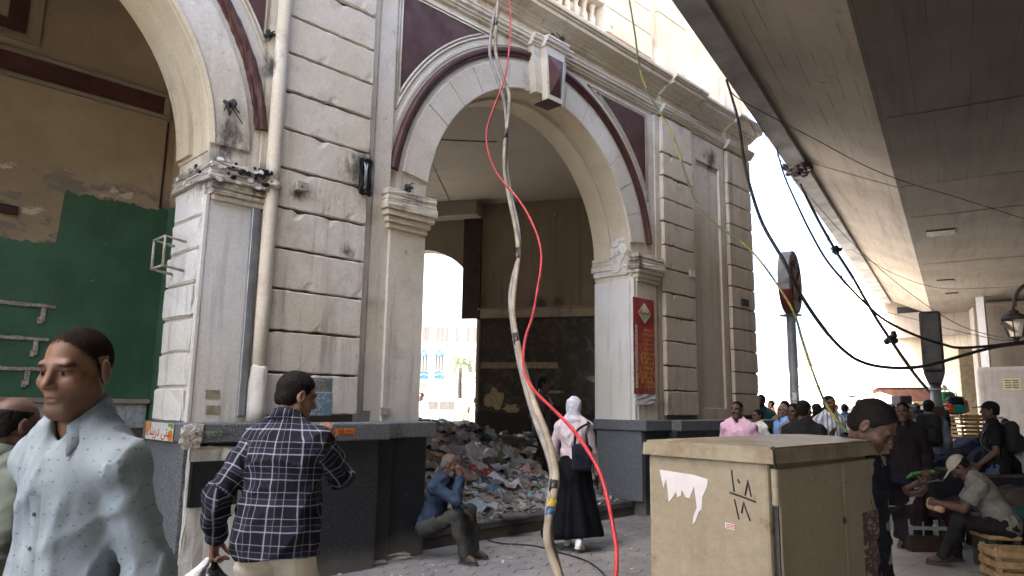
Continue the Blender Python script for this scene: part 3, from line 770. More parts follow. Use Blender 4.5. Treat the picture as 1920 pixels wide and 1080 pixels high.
def deck_section(bm, sec, s0, s1, n=1, bend=None, mi=0, webs=()):
    rings = []
    for i in range(n+1):
        s = s0+(s1-s0)*i/n
        rings.append([bm.verts.new(fly(s, t+(bend(s) if bend else 0), z)) for t, z in sec])
    k = len(sec)
    for i in range(n):
        for j in range(k): bm.faces.new((rings[i][j], rings[i][(j+1) % k], rings[i+1][(j+1) % k], rings[i+1][j])).material_index = 0 if (j in webs or not webs) else 1
    bm.faces.new(rings[0][::-1]); bm.faces.new(rings[-1])
JS = 15.35                                       # expansion joint
SEC = [(.70, 5.83), (2.30, 6.62), (2.30, 7.0), (-10.0, 7.0), (-10.0, 6.62), (-8.4, 5.83)]
for a, b in ((-22, JS-.03), (JS+.03, 37.5)):
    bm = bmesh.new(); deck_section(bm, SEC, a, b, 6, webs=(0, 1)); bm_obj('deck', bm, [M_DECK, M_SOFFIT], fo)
    bm = bmesh.new()
    off = 0 if a < 0 else .07
    deck_section(bm, [(2.302+off*.3, 6.50), (2.66+off, 6.50), (2.66+off, 7.55), (2.45, 7.55), (2.45, 7.02), (2.302+off*.3, 7.02)], a, b, 6)
    bm_obj('edge_beam', bm, M_EDGE, fo)
    bm = bmesh.new(); deck_section(bm, [(-10.35, 6.50), (-10.002, 6.50), (-10.002, 7.55), (-10.35, 7.55)], a, b, 4); bm_obj('edge_beam', bm, M_EDGE, fo)
bm = bmesh.new(); deck_section(bm, [(.74, 5.87), (2.29, 6.66), (2.5, 6.56), (2.5, 6.98), (-9.9, 6.98), (-9.9, 6.66), (-8.35, 5.87)], JS-.029, JS+.029)
bm_obj('joint_seal', bm, M_IRON, fo)
# broken concrete at the joint under the edge beam, stalactite stains
bm = bmesh.new()
for k in range(30):
    s = JS+rng.normal(0, .14); tt = 2.45+rng.normal(0, .12); r = rng.uniform(.03, .09)
    q = fly(s, tt, 6.49+rng.normal(0, .02))
    box(bm, -r, r, -r, r, -r*.6, r*.6, bev=r*.25, M=Matrix.Translation(q) @ Matrix.Rotation(rng.uniform(0, 6), 4, (1, .3, .6)))
bm_obj('broken_concrete', bm, M_DARKIN, fo)
# openings in the soffit
for (s, t0, t1, w_) in ((19.8, -.25, .35, .55), (27.5, -.2, .3, .6), (30.6, -.3, .1, .5)):
    bm = bmesh.new(); q = [fly(s-w_/2, t0, 0), fly(s+w_/2, t0, 0), fly(s+w_/2, t1, 0), fly(s-w_/2, t1, 0)]
    prism(bm, [(a[0], a[1]) for a in q], 5.79, 5.826, 'z'); bm_obj('soffit_hatch', bm, M_IRON, fo)
# soffit cracks across the box
for s in (11.5, 18.0, 24.0):
    bm = bmesh.new(); tube(bm, [fly(s+rng.normal(0, .03), t, 5.829) for t in np.linspace(.6, -8, 12)], .012, 5); bm_obj('soffit_crack', bm, M_DARKIN, fo)
# far pier: flared crosshead on a column
bm = bmesh.new()
sec = [(2.75, 7.0), (2.75, 6.45), (2.55, 6.2), (2.35, 4.3), (.9, 3.0), (.3, -.2), (-2.6, -.2), (-3.2, 3.0), (-6.0, 5.8), (-6.0, 6.8)]
deck_section(bm, sec, 37.6, 40.5); bm_obj('pier', bm, M_PIER, fo)
bm = bmesh.new(); deck_section(bm, [(2.3, 6.6), (2.66, 6.5), (2.66, 7.5), (2.3, 7.5)], 37.6, 60); deck_section(bm, [(.7, 5.83), (2.29, 6.62), (2.29, 7.0), (-10, 7.0), (-10, 6.0)], 40.6, 70); bm_obj('deck', bm, M_DECK, fo)
for (s, t0, t1, z0, z1) in ((37.57, 1.2, 2.1, 5.95, 6.3), (37.57, .9, 1.8, 5.1, 5.35)):
    bm = bmesh.new(); deck_section(bm, [(t0, z0), (t1, z0), (t1, z1), (t0, z1)], s-.06, s+.02); bm_obj('bearing_recess', bm, M_IRON, fo)
# ------------------------------------------------------------------ smooth bodies: distance fields meshed with surface nets
V3 = lambda *a: np.array(a, np.float64)
def nrm(v): v = np.asarray(v, float); return v/(np.linalg.norm(v)+1e-12)
class Cone:                                   # tapered capsule, optionally thinned along one axis
    def __init__(s, a, b, ra, rb=None, flat=None, k=1.0, part='t'):
        s.a, s.b = np.asarray(a, float), np.asarray(b, float); s.ra, s.rb = ra, ra if rb is None else rb; s.n = None if flat is None else nrm(flat); s.k = k; s.part = part
    def box(s):
        r = max(s.ra, s.rb); return np.minimum(s.a, s.b)-r, np.maximum(s.a, s.b)+r
    def d(s, P):
        ab = s.b-s.a; q = P-s.a
        if s.n is not None:
            q = q + (q@s.n)[..., None]*s.n*(1/s.k-1); ab = ab + (ab@s.n)*s.n*(1/s.k-1)
        t = np.clip((q@ab)/(ab@ab+1e-12), 0, 1)
        return np.linalg.norm(q-t[..., None]*ab, axis=-1)-(s.ra+(s.rb-s.ra)*t)
    def grow(s, e): c = Cone(s.a, s.b, s.ra+e, s.rb+e, s.n, s.k, s.part); return c
class Ell:
    def __init__(s, c, r, M=None, part='t'):
        s.c = np.asarray(c, float); s.r = np.asarray(r, float); s.M = np.eye(3) if M is None else np.asarray(M, float); s.part = part   # rows of M = local axes
    def box(s): r = s.r.max(); return s.c-r, s.c+r
    def d(s, P):
        q = (P-s.c)@s.M.T
        k0 = np.linalg.norm(q/s.r, axis=-1); k1 = np.linalg.norm(q/(s.r*s.r), axis=-1)
        return k0*(k0-1)/(k1+1e-9)
    def grow(s, e): return Ell(s.c, s.r+e, s.M, s.part)
class Rbox:
    def __init__(s, c, h, r, M=None, part='t'):
        s.c = np.asarray(c, float); s.h = np.asarray(h, float); s.rr = r; s.M = np.eye(3) if M is None else np.asarray(M, float); s.part = part
    def box(s): r = np.linalg.norm(s.h)+s.rr; return s.c-r, s.c+r
    def d(s, P):
        q = np.abs((P-s.c)@s.M.T)-s.h+s.rr
        return np.linalg.norm(np.maximum(q, 0), axis=-1)+np.minimum(q.max(-1), 0)-s.rr
def smin(a, b, k):
    if k <= 0: return np.minimum(a, b)
    h = np.maximum(k-np.abs(a-b), 0)/k
    return np.minimum(a, b)-h*h*k*.25
def smax(a, b, k): return -smin(-a, -b, k)
def field(ops, h, cuts=(), disp=None, pad=.03):
    lo = np.min([p.box()[0] for o, p, k in ops if o == 'u'], 0)-pad; hi = np.max([p.box()[1] for o, p, k in ops if o == 'u'], 0)+pad
    n = np.maximum(np.ceil((hi-lo)/h).astype(int)+1, 4)
    ax = [lo[i]+h*np.arange(n[i]) for i in range(3)]
    D = np.full(n, 9.0)
    for o, p, k in ops:
        a, b = p.box(); m = k+3*h+.02
        i0 = np.clip(np.floor((a-m-lo)/h).astype(int), 0, n); i1 = np.clip(np.ceil((b+m-lo)/h).astype(int)+1, 0, n)
        if (i1 <= i0).any(): continue
        sl = tuple(slice(i0[i], i1[i]) for i in range(3))
        P = np.stack(np.meshgrid(*[ax[i][sl[i]] for i in range(3)], indexing='ij'), -1)
        d = p.d(P)
        D[sl] = smin(D[sl], d, k) if o == 'u' else smax(D[sl], -d, k)
    if cuts or disp is not None:
        near = np.abs(D) < .12
        idx = np.nonzero(near); P = np.stack([ax[i][idx[i]] for i in range(3)], -1); v = D[idx]
        if disp is not None: v = v+disp(P)
        for c in cuts: v = np.maximum(v, c(P))
        D[idx] = v
        deep = D <= -.12
        if cuts and deep.any():
            idx = np.nonzero(deep); P = np.stack([ax[i][idx[i]] for i in range(3)], -1); v = D[idx]
            for c in cuts: v = np.maximum(v, c(P))
            D[idx] = v
    return D, lo
def nets(D, lo, h):
    S = D < 0
    nx, ny, nz = D.shape
    cs = [(i, j, k) for i in (0, 1) for j in (0, 1) for k in (0, 1)]
    sub = lambda A, c: A[c[0]:nx-1+c[0], c[1]:ny-1+c[1], c[2]:nz-1+c[2]]
    cnt = np.zeros((nx-1, ny-1, nz-1), np.int8)
    for c in cs: cnt += sub(S, c)
    act = (cnt > 0) & (cnt < 8); ii = np.nonzero(act); N = len(ii[0])
    if N == 0: return np.zeros((0, 3)), np.zeros((0, 4), int)
    base = np.stack(ii, -1); acc = np.zeros((N, 3)); num = np.zeros(N)
    val = {c: D[ii[0]+c[0], ii[1]+c[1], ii[2]+c[2]] for c in cs}
    for a in cs:
        for ax in range(3):
            if a[ax]: continue
            b = list(a); b[ax] = 1; b = tuple(b)
            va, vb = val[a], val[b]; m = (va < 0) != (vb < 0)
            t = np.where(m, va/(va-vb+1e-20), 0)
            p = np.tile(np.array(a, float), (N, 1)); p[:, ax] = t
            acc += p*m[:, None]; num += m
    V = lo+h*(base+acc/num[:, None])
    idm = np.full(act.shape, -1); idm[ii] = np.arange(N)
    F = []
    for ax in range(3):
        o = [a for a in range(3) if a != ax]
        A = [slice(None)]*3; B = [slice(None)]*3; A[ax] = slice(0, -1); B[ax] = slice(1, None)
        sa, sb = S[tuple(A)], S[tuple(B)]; ch = sa != sb
        for q in o:
            w = [slice(None)]*3; w[q] = 0; ch[tuple(w)] = False; w[q] = -1; ch[tuple(w)] = False
        e = np.stack(np.nonzero(ch), -1)
        if not len(e): continue
        def cell(d0, d1):
            c = e.copy(); c[:, o[0]] += d0; c[:, o[1]] += d1; return idm[c[:, 0], c[:, 1], c[:, 2]]
        q = np.stack([cell(-1, -1), cell(0, -1), cell(0, 0), cell(-1, 0)], -1)
        ins = sa[e[:, 0], e[:, 1], e[:, 2]]
        flip = ins if ax != 1 else ~ins
        q[~flip] = q[~flip][:, ::-1]
        F.append(q)
    F = np.concatenate(F); F = F[(F >= 0).all(1)]
    return V, F
def mesh_from(name, V, F, smooth=True):
    me = bpy.data.meshes.new(name)
    me.vertices.add(len(V)); me.vertices.foreach_set('co', np.ascontiguousarray(V, np.float32).ravel())
    me.loops.add(len(F)*4); me.loops.foreach_set('vertex_index', np.ascontiguousarray(F, np.int32).ravel())
    me.polygons.add(len(F)); me.polygons.foreach_set('loop_start', np.arange(0, len(F)*4, 4, dtype=np.int32))
    me.update(calc_edges=True); me.validate()
    if smooth: me.shade_smooth()
    return me
def set_attr(me, name, arr):
    a = me.attributes.new(name, 'FLOAT_COLOR', 'POINT')
    b = np.ones((len(me.vertices), 4), np.float32); b[:, :arr.shape[1]] = arr; a.data.foreach_set('color', b.ravel())
def cloth_uv(V, prims):
    """cloth coordinates in metres: round and along each limb, across and up the trunk"""
    best = np.full(len(V), 9.0); uv = np.zeros((len(V), 3))
    for p, fr in prims:
        d = p.d(V); m = d < best; best[m] = d[m]
        Q = V[m]
        if fr[0] == 't':
            _, o, rt, up, fw = fr; q = Q-o
            x = q@rt; y = q@fw; ang = np.arctan2(x, np.abs(y)+.06)
            uv[m] = np.stack([np.where(y > 0, 1, -1)*0+ang*.19, q@up, np.sign(y)*1.0], -1)
        else:
            a, b = p.a, p.b; t = nrm(b-a); u = nrm(np.cross(t, V3(.31, .2, .93))) if abs(t[2]) < .9 else nrm(np.cross(t, V3(0, 1, 0))); v = np.cross(t, u); q = Q-a
            uv[m] = np.stack([np.arctan2(q@v, q@u)*(p.ra+p.rb)*.5, q@t+fr[1], np.zeros(m.sum())], -1)
    return uv
def folds(seed, amp, wl=.09, aniso=(1, 1, .55)):
    """creases: a few families of soft ridges, each fading in and out over the cloth"""
    r = np.random.default_rng(seed); n = 7; dirs = r.normal(size=(n, 3))*np.array(aniso)[None]; dirs /= np.linalg.norm(dirs, axis=1)[:, None]; ph = r.uniform(0, 6, n); fr = 2*PI/(wl*r.uniform(.7, 1.9, n)); w2 = r.normal(size=(3, 3))*5
    md = r.normal(size=(n, 3)); md /= np.linalg.norm(md, axis=1)[:, None]; mf = 2*PI/(wl*r.uniform(3, 6, n)); mp = r.uniform(0, 6, n)
    def f(P):
        Wp = P+.03*np.sin(P@w2+ph[:3]); s = 0
        for i in range(n):
            m = np.clip(np.sin(P@md[i]*mf[i]+mp[i])*1.4, 0, 1)
            s = s+m*(1-np.abs(np.sin(Wp@dirs[i]*fr[i]*.5+ph[i])))**2.2
        return -amp*(np.minimum(s, 1.6)*.95-.42)
    return f
def ik(a, c, l1, l2, hint):
    d = c-a; L = np.linalg.norm(d); u = d/L; L = min(L, (l1+l2)*.998)
    x = (l1*l1-l2*l2+L*L)/(2*L); y = math.sqrt(max(l1*l1-x*x, 0))
    h = hint-u*(hint@u); h = nrm(h)
    return a+u*x+h*y, a+u*L
def rotz(a): return np.array([[math.cos(a), -math.sin(a), 0], [math.sin(a), math.cos(a), 0], [0, 0, 1]])
def axrot(ax, a):
    ax = nrm(ax); K = np.array([[0, -ax[2], ax[1]], [ax[2], 0, -ax[0]], [-ax[1], ax[0], 0]]); return np.eye(3)+math.sin(a)*K+(1-math.cos(a))*K@K

# ------------------------------------------------------------------ skin, hair and cloth materials
def skin_mat(name, base, dark):
    t = NT(name); p = t.pos(obj=True)
    c = t.attr('tone'); x = t.mix(t.ramp(t.noise(p, 14, 5), .3, .7), tuple(v*.86 for v in base), base)
    x = t.mix(t.ramp(t.noise(p, 60, 4), .45, .7, 0, .25), x, dark)
    c = t.mix(1.0, x, c, 'MULTIPLY'); c = t.mix(t.math('MULTIPLY', t.ramp(t.sep(t.attr('tone'))[0], .2, .06), t.ramp(t.noise(p, 260, 2, .8), .5, .72, 0, .55)), c, (.055, .042, .034)); t.color(c); tr = t.sep(t.attr('tone'))[0]; t.rough(t.ramp(tr, .12, .5, .95, .54)); t.L(t.ramp(tr, .12, .5, .02, .32), t.b.inputs['Specular IOR Level']); t.bump(t.noise(p, 240, 3), .3, .003); t.bump(t.noise(p, 45, 4), .12, .006)
    t.b.inputs['Subsurface Weight'].default_value = .05; t.b.inputs['Subsurface Radius'].default_value = (.012, .005, .003)
    return t.m
SK_BROWN = skin_mat('brown_skin', (.128, .066, .041), (.088, .043, .027))
SK_DARK = skin_mat('dark_brown_skin', (.085, .045, .030), (.058, .028, .019))
SK_LIGHT = skin_mat('light_brown_skin', (.20, .112, .074), (.15, .075, .048))
def hair_mat(name, col):
    t = NT(name); p = t.pos((1, 1, 1), obj=True)
    n = t.noise(p, 190, 3, .7); t.color(t.mix(n, tuple(v*.5 for v in col), tuple(v*1.5 for v in col))); t.rough(.75); t.spec(.12); t.bump(n, .6, .003); return t.m
H_BLACK = hair_mat('black_hair', (.0065, .0055, .005)); H_GREY = hair_mat('grey_hair', (.105, .10, .095)); H_STUB = hair_mat('cropped_dark_hair', (.017, .011, .009))
H_WHITE = hair_mat('white_hair', (.26, .25, .24))
def cloth(name, col, var=.18, rough=.9, weave=420, bump=.25, spec=.15):
    if name in MATS: return MATS[name]
    t = NT(name); p = t.pos(obj=True)
    c = t.mix(t.ramp(t.noise(p, 7, 5), .3, .72), tuple(v*(1-var) for v in col), tuple(min(1, v*(1+var*.7)) for v in col))
    t.color(c); t.rough(rough); t.spec(spec); t.b.inputs['Sheen Weight'].default_value = .0
    t.bump(t.noise(p, weave, 2), bump, .0015); t.bump(t.noise(p, 12, 6, .6, .3), .35, .018)
    MATS[name] = t.m; return t.m
def stripes(t, u, period, lo, hi, off=0.0):
    m = t.math('FRACT', t.math('ADD', t.math('DIVIDE', u, period), off))
    a = t.math('GREATER_THAN', m, lo); b = t.math('LESS_THAN', m, hi); return t.math('MULTIPLY', a, b)
def plaid():
    t = NT('navy_and_white_plaid'); u = t.sep(t.attr('cloth', 'Vector')); p = t.pos(obj=True)
    wob = t.math('MULTIPLY', t.math('SUBTRACT', t.noise(p, 9, 3), .5), .010)
    ux = t.math('ADD', u[0], t.math('ADD', wob, 10.0)); uy = t.math('ADD', u[1], t.math('ADD', wob, 10.0)); P = .118
    c = (.0085, .009, .016)
    vb = t.math('ADD', stripes(t, ux, P, .0, .35), stripes(t, uy, P, .0, .35)); c = t.mix(t.math('MULTIPLY', vb, .2), c, (.03, .038, .07))
    for off, w_, k in ((.05, .05, .95), (.30, .028, .4), (.56, .035, .7)):
        for q in (ux, uy):
            s = stripes(t, q, P, off, off+w_); c = t.mix(t.math('MULTIPLY', s, k*.36), c, (.50, .52, .60))
    t.color(c); t.rough(.9); t.spec(.15); t.bump(t.noise(p, 420, 2), .2, .0015); t.bump(t.noise(p, 12, 6, .6, .3), .35, .018); return t.m
def dotted():
    t = NT('pale_blue_print_cotton'); u = t.sep(t.attr('cloth', 'Vector')); p = t.pos(obj=True)
    P = .034; fx = t.math('ADD', t.math('DIVIDE', u[0], P), 40); fy = t.math('ADD', t.math('DIVIDE', u[1], P*.8), 40)
    row = t.math('FLOOR', fy); sh = t.math('MULTIPLY', t.math('FRACT', t.math('MULTIPLY', row, .5)), 1.0)
    a = t.math('ABSOLUTE', t.math('SUBTRACT', t.math('FRACT', t.math('ADD', fx, sh)), .5)); b = t.math('ABSOLUTE', t.math('SUBTRACT', t.math('FRACT', fy), .5))
    m = t.math('MULTIPLY', t.math('MULTIPLY', t.math('LESS_THAN', a, .10), t.math('LESS_THAN', b, .085)), t.ramp(t.noise(p, 30, 2), .42, .5))
    c = t.mix(t.ramp(t.noise(p, 8, 4), .3, .7), (.135, .172, .205), (.19, .23, .262))
    c = t.mix(t.math('MULTIPLY', m, .6), c, (.05, .055, .09)); t.color(c); t.rough(.9); t.spec(.15)
    t.bump(t.noise(p, 420, 2), .2, .0015); t.bump(t.noise(p, 11, 6, .6, .25), .32, .018); return t.m
def striped(name, base, s1, s2, P=.055):
    t = NT(name); u = t.sep(t.attr('cloth', 'Vector')); p = t.pos(obj=True); ux = t.math('ADD', u[0], 10.0)
    c = t.mix(stripes(t, ux, P, .0, .32), base, s1); c = t.mix(stripes(t, ux, P, .55, .70), c, s2)
    t.color(c); t.rough(.9); t.bump(t.noise(p, 12, 6, .6, .3), .35, .018); return t.m

# ------------------------------------------------------------------ a person
def fingers(W, fd, pn, curl, side, thumb=.6, spread=.0):
    """palm, four unequal bent fingers and a thumb from the wrist W; fd = pointing, pn = palm normal (palm looks along it); side = +1 if the thumb lies along fd x pn"""
    fd = nrm(fd); pn = nrm(pn-fd*(pn@fd)); th = np.cross(fd, pn)*side
    pr = [('u', Cone(W-fd*.02, W+fd*.03, .024, .027, pn, .72, 'h'), .01),
          ('u', Rbox(W+fd*.055, (.040, .038, .013), .012, np.array([fd, th, pn]), 'h'), .012)]
    ln = (.066, .078, .073, .056)
    for i, L in enumerate(ln):
        o = .030-.0195*i; b = W+fd*(.088-.004*abs(i-1.3))+th*o; d = nrm(fd+th*(spread*(1.5-i)/2)); a = curl*(.9+.08*i); p = b; seg = (.45, .32, .25); r = .0088-.0007*(i == 3)
        for j in range(3):
            a_j = a*(.75, .95, .6)[j]; d = axrot(np.cross(d, pn), a_j)@d if a_j else d
            q = p+d*L*seg[j]; pr.append(('u', Cone(p, q, r-.0006*j, r-.0006*(j+1), part='h'), .006 if j else .009)); p = q
    b = W+fd*.022+th*.034+pn*.004; d1 = nrm(fd*.62+th*.75+pn*.35*thumb); q = b+d1*.042; d2 = nrm(fd*.85+th*(.45-.75*thumb)+pn*.75*thumb); q2 = q+d2*.031; q3 = q2+nrm(d2+pn*.2*thumb)*.025
    pr += [('u', Cone(W+fd*.02+th*.018, b+d1*.02, .019, .016, part='h'), .012), ('u', Cone(b, q, .0125, .0105, part='h'), .008), ('u', Cone(q, q2, .0105, .0095, part='h'), .005), ('u', Cone(q2, q3, .0095, .0075, part='h'), .004)]
    return pr
def stand(px, py, D):
    """where someone whose crown shows at (px, py) stands when D metres off, and how tall that makes them"""
    q = at_depth(px, py, D); return (q[0], q[1], G), q[2]-G
def facing(pos, rel): return math.atan2(-pos[1], -pos[0])+R(rel)          # 0 looks at the camera, +90 along the street
def local(pos, heading, q, h):
    c, s = math.cos(-(heading-PI/2)), math.sin(-(heading-PI/2)); x, y = q[0]-pos[0], q[1]-pos[1]
    return V3(c*x-s*y, s*x+c*y, q[2]-pos[2])/(h/1.75)
def person(label, pos, heading, h=1.74, pz=None, lean=0.0, roll=0.0, twist=0.0, head_yaw=0.0, head_pitch=0.0, hands=None, feet=None, girth=1.0,
           top='shirt', sleeve='long', topm=None, legs='trousers', legm=None, shoem=None, skin=None, hair='short', hairm=None, beard=None, cap=None, tone=None,
           res=(.014, .005), group=None, seed=1, knees=None, collar=True, open_neck=.0, hem=.80, elbows=None, handpose=None, hand_dir=None, fold=.012, hijab=None, shirt_loose=.0, neck_drop=0.0, soles=True, shoulder=.0, glasses=False, placket=False, seated_hem=None):
    S = h/1.75; k = girth
    skin = skin or SK_BROWN; hairm = hairm or H_BLACK
    pz = .945 if pz is None else pz/S
    UPW = V3(0, 0, 1)
    Pv = V3(0, 0, pz)
    sp = nrm(V3(math.sin(roll), math.sin(lean), math.cos(lean)*math.cos(roll)))           # spine
    rt0 = V3(1, 0, 0); rt = rotz(twist)@rt0; rt = nrm(rt-sp*(rt@sp)); fw = np.cross(sp, rt)
    C = Pv+sp*.33; N = Pv+sp*(.535-neck_drop)
    hy = rotz(head_yaw+twist*.5); hf = hy@V3(0, 1, 0); hr = hy@V3(1, 0, 0)
    bend = axrot(hr, -head_pitch-lean*.4); hu = bend@UPW; hf = bend@hf; hr = hy@V3(1, 0, 0)
    neckv = nrm(sp*.7+hu*.5); Hc = N+neckv*.105+hu*.045+hf*.022
    HM = np.array([hr, hf, hu])                                                           # rows
    def HP(x, y, z): return Hc+hr*x+hf*y+hu*z
    Sh = {s: N-sp*(.088+shoulder)+rt*s*.168*k**.5 for s in (-1, 1)}
    Hip = {s: Pv+rt0*s*.092-V3(0, 0, .03) for s in (-1, 1)}
    hands = hands or {}; feet = feet or {}; knees = knees or {}; elbows = elbows or {}; handpose = handpose or {}; hand_dir = hand_dir or {}
    El, Wr, Kn, An, Fd = {}, {}, {}, {}, {}
    for s in (-1, 1):
        tgt = np.asarray(hands.get(s, V3(s*.235*k**.5, .05+.06*math.sin(seed+s), pz-.06)), float)
        El[s], Wr[s] = ik(Sh[s], tgt, .30, .265, np.asarray(elbows.get(s, V3(s*.22, -.9, -.15)), float))
        f = feet.get(s, (s*.10, .0, .0, s*-.12)); tgt = V3(f[0], f[1], .085+f[2])
        Kn[s], An[s] = ik(Hip[s], tgt, .435, .425, np.asarray(knees.get(s, V3(s*.12, 1, 0)), float)); Fd[s] = rotz(f[3] if len(f) > 3 else 0)@V3(0, 1, 0)
        if len(f) > 4: Fd[s] = nrm(Fd[s]+V3(0, 0, f[4]))
    # --- primitives of the body
    trunk = [Ell(Pv+sp*.36+fw*.005, (.158*k, .108*k, .19), np.array([rt, fw, sp])), Ell(Pv+sp*.14+fw*.012*k, (.148*k, .108*k**1.5, .17), np.array([rt, fw, sp])),
             Ell(Pv-V3(0, 0, .02), (.162*k, .118*k, .125), np.array([rt0, V3(0, 1, 0), UPW])),
             Cone(Sh[-1], Sh[1], .055, .055)]
    for s in (-1, 1): trunk.append(Cone(N+sp*.015+rt*s*.03, Sh[s]+sp*.005, .048, .050))
    arms = []
    for s in (-1, 1):
        arms += [(s, Cone(Sh[s], El[s], .050*k**.5, .039*k**.4, part='a')), (s, Cone(El[s], Wr[s], .042*k**.4, .027, part='a'))]
    lg = []
    for s in (-1, 1):
        lg += [(s, Cone(Hip[s], Kn[s], .088*k**.6, .055, part='l')), (s, Cone(Kn[s], An[s], .055, .036, part='l')), (s, Ell(Kn[s]*.68+An[s]*.32-Fd[s]*.016, (.05, .052, .11), np.array([nrm(np.cross(Fd[s], UPW)), Fd[s], UPW]) if abs((Kn[s]-An[s])[2]) > .3 else None, part='l'))]
    # --- head
    def E(x, y, z, r): return Ell(HP(x, y, z), r, HM, 'H')
    def K(a, b, ra, rb=None): return Cone(HP(*a), HP(*b), ra, rb, part='H')
    head = [('u', E(0, -.012, .036, (.073, .094, .084)), 0), ('u', E(0, .030, -.028, (.056, .064, .083)), .03), ('u', E(0, .062, -.098, (.024, .02, .018)), .03)]
    for s in (-1, 1):
        head += [('u', K((s*.050, .004, -.052), (s*.02, .062, -.098), .019, .019), .03), ('u', E(s*.040, .056, -.022, (.026, .028, .022)), .022)]
    head += [('u', K((-.036, .080, .024), (.036, .080, .024), .011), .016), ('s', E(.031, .100, .004, (.020, .018, .0135)), .014), ('s', E(-.031, .100, .004, (.020, .018, .0135)), .014)]
    for s in (-1, 1): head += [('u', E(s*.031, .0715, .003, (.0155, .0145, .0125)), .004)]
    head += [('u', K((0, .086, .014), (0, .109, -.026), .0085, .0125), .012), ('u', E(.0115, .096, -.031, (.009, .012, .008)), .006), ('u', E(-.0115, .096, -.031, (.009, .012, .008)), .006),
             ('u', E(0, .082, -.058, (.026, .013, .0085)), .008), ('u', E(0, .080, -.070, (.021, .013, .008)), .007), ('s', E(0, .097, -.0635, (.026, .006, .0022)), .004)]
    ear = []
    for s in (-1, 1):
        EM = np.array([nrm(hr+hf*s*-.35), nrm(hf+hr*s*.35), hu])
        ear += [('u', Ell(HP(s*.079, -.012, -.002), (.010, .021, .034), EM, 'H'), .006), ('s', Ell(HP(s*.089, -.006, .002), (.007, .012, .020), EM, 'H'), .005)]
    neck = [('u', Cone(N-sp*.03, Hc-hu*.055-hf*.022, (.056 if not hijab else .05)*k**.3, .051, part='n'), .025)]
    body = bpy.data.objects.new('person', bpy.data.meshes.new('person'))
    # coarse body (inside the clothes) + fine head + fine hands, one mesh
    hr_, fr_ = res
    hc = Hc-hu*.03; hR = .215
    handops = {}
    for s in (-1, 1):
        fd = nrm(np.asarray(hand_dir[s][0], float)) if s in hand_dir else nrm(Wr[s]-El[s]); pn = np.asarray(hand_dir[s][1], float) if s in hand_dir else V3(-s, 0, .0)+fw*.15
        cu, tb, spd = handpose.get(s, (.42, .5, .06))
        thumb_dir = np.cross(fd, nrm(pn-fd*(pn@fd)))
        want = fw if s not in hand_dir or len(hand_dir[s]) < 3 else np.asarray(hand_dir[s][2], float)
        handops[s] = fingers(Wr[s], fd, pn, cu, 1 if thumb_dir@want > 0 else -1, tb, spd)
    show_arm = sleeve != 'long'
    ops = [('u', p.grow(-.026), .03) for p in trunk]+[('u', p.grow(-.006 if not show_arm else .001), .02) for s, p in arms]+[('u', p.grow(-.012), .03) for s, p in lg]+neck
    for s in (-1, 1): ops.append(('u', Cone(An[s], An[s]+Fd[s]*.10-V3(0, 0, .04), .035, .03, part='l'), .02))
    cr = hr_*1.25 if not show_arm else hr_
    D, lo = field(ops, cr, cuts=[lambda P: (hR-.012)-np.linalg.norm(P-hc, axis=-1)])
    V, F = nets(D, lo, cr); VV, FF = [V], [F]; tn = [np.ones((len(V), 3))]; off = len(V)
    cutn = lambda P: np.linalg.norm(P-hc, axis=-1)-hR
    D, lo = field(neck+[('u', trunk[3], .03), ('u', trunk[4], .03), ('u', trunk[5], .03)]+head+ear, fr_, cuts=[cutn])
    V, F = nets(D, lo, fr_)
    q = (V-Hc)@HM.T; T = np.ones((len(V), 3))
    def blend(m, c):
        m = np.clip(m, 0, 1)[:, None]; T[:] = T*(1-m)+np.array(c)*m
    ax_ = np.abs(q[:, 0]); fine = fr_ < .006; sg = max(fr_*1.1, .004)
    front = q[:, 1] > .03
    blend(front*np.exp(-((q[:, 0]/.024)**2+((q[:, 2]+.064)/.0095)**2)**2)*.55, (1.05, .55, .50))
    blend(front*np.exp(-(((ax_-.034)/.022)**4+((q[:, 2]-.024-.10*(ax_-.034)*-1)/max(.0052, sg*.9))**4))*.85, (.12, .10, .09))
    blend(front*np.exp(-(((ax_-.031)/.0145)**4+((q[:, 2]-.002)/max(.0058, sg))**4))*.9, (.62, .75, .95) if fine else (.35, .35, .38))
    blend(front*np.exp(-(((ax_-.031)/.0062)**4+((q[:, 2]-.002)/max(.0064, sg))**4)), (.06, .05, .045))
    blend(front*np.exp(-(((ax_-.031)/.018)**4+((q[:, 2]-.0095)/max(.0032, sg*.7))**4))*.8, (.16, .12, .10))
    if tone == 'stubble' or beard == 'stubble':
        jaw = (q[:, 2] < -.035)*(q[:, 1] > -.02)*(q[:, 2] > -.14); blend(jaw*.6*np.clip((-q[:, 2]-.035)/.03, 0, 1), (.42, .46, .5))
    if hair == 'crop':
        jt = np.random.default_rng(seed).normal(0, .004, len(q)); hl = .012+.76*np.clip(q[:, 2], -.2, .085)+jt-.0
        mk = (q[:, 1] < hl)*(q[:, 2] > -.066-.4*np.clip(q[:, 1], -.02, .05))*(~((ax_ > .0715)*(np.abs(q[:, 1]+.012) < .028)*(np.abs(q[:, 2]+.002) < .042)))
        blend(mk*np.clip((hl-q[:, 1])/.018, 0, 1)*np.clip((q[:, 2]+.072)/.04, .25, 1)*.97, (.055, .09, .14))
    if tone == 'moustache': blend(front*np.exp(-((q[:, 0]/.030)**4+((q[:, 2]+.046)/.008)**4))*.9, (.14, .12, .11))
    blend((ax_ < .02)*(q[:, 2] < -.035)*(q[:, 2] > -.05)*front*.12, (.6, .5, .5))
    VV.append(V); FF.append(F+off); tn.append(T); off += len(V)
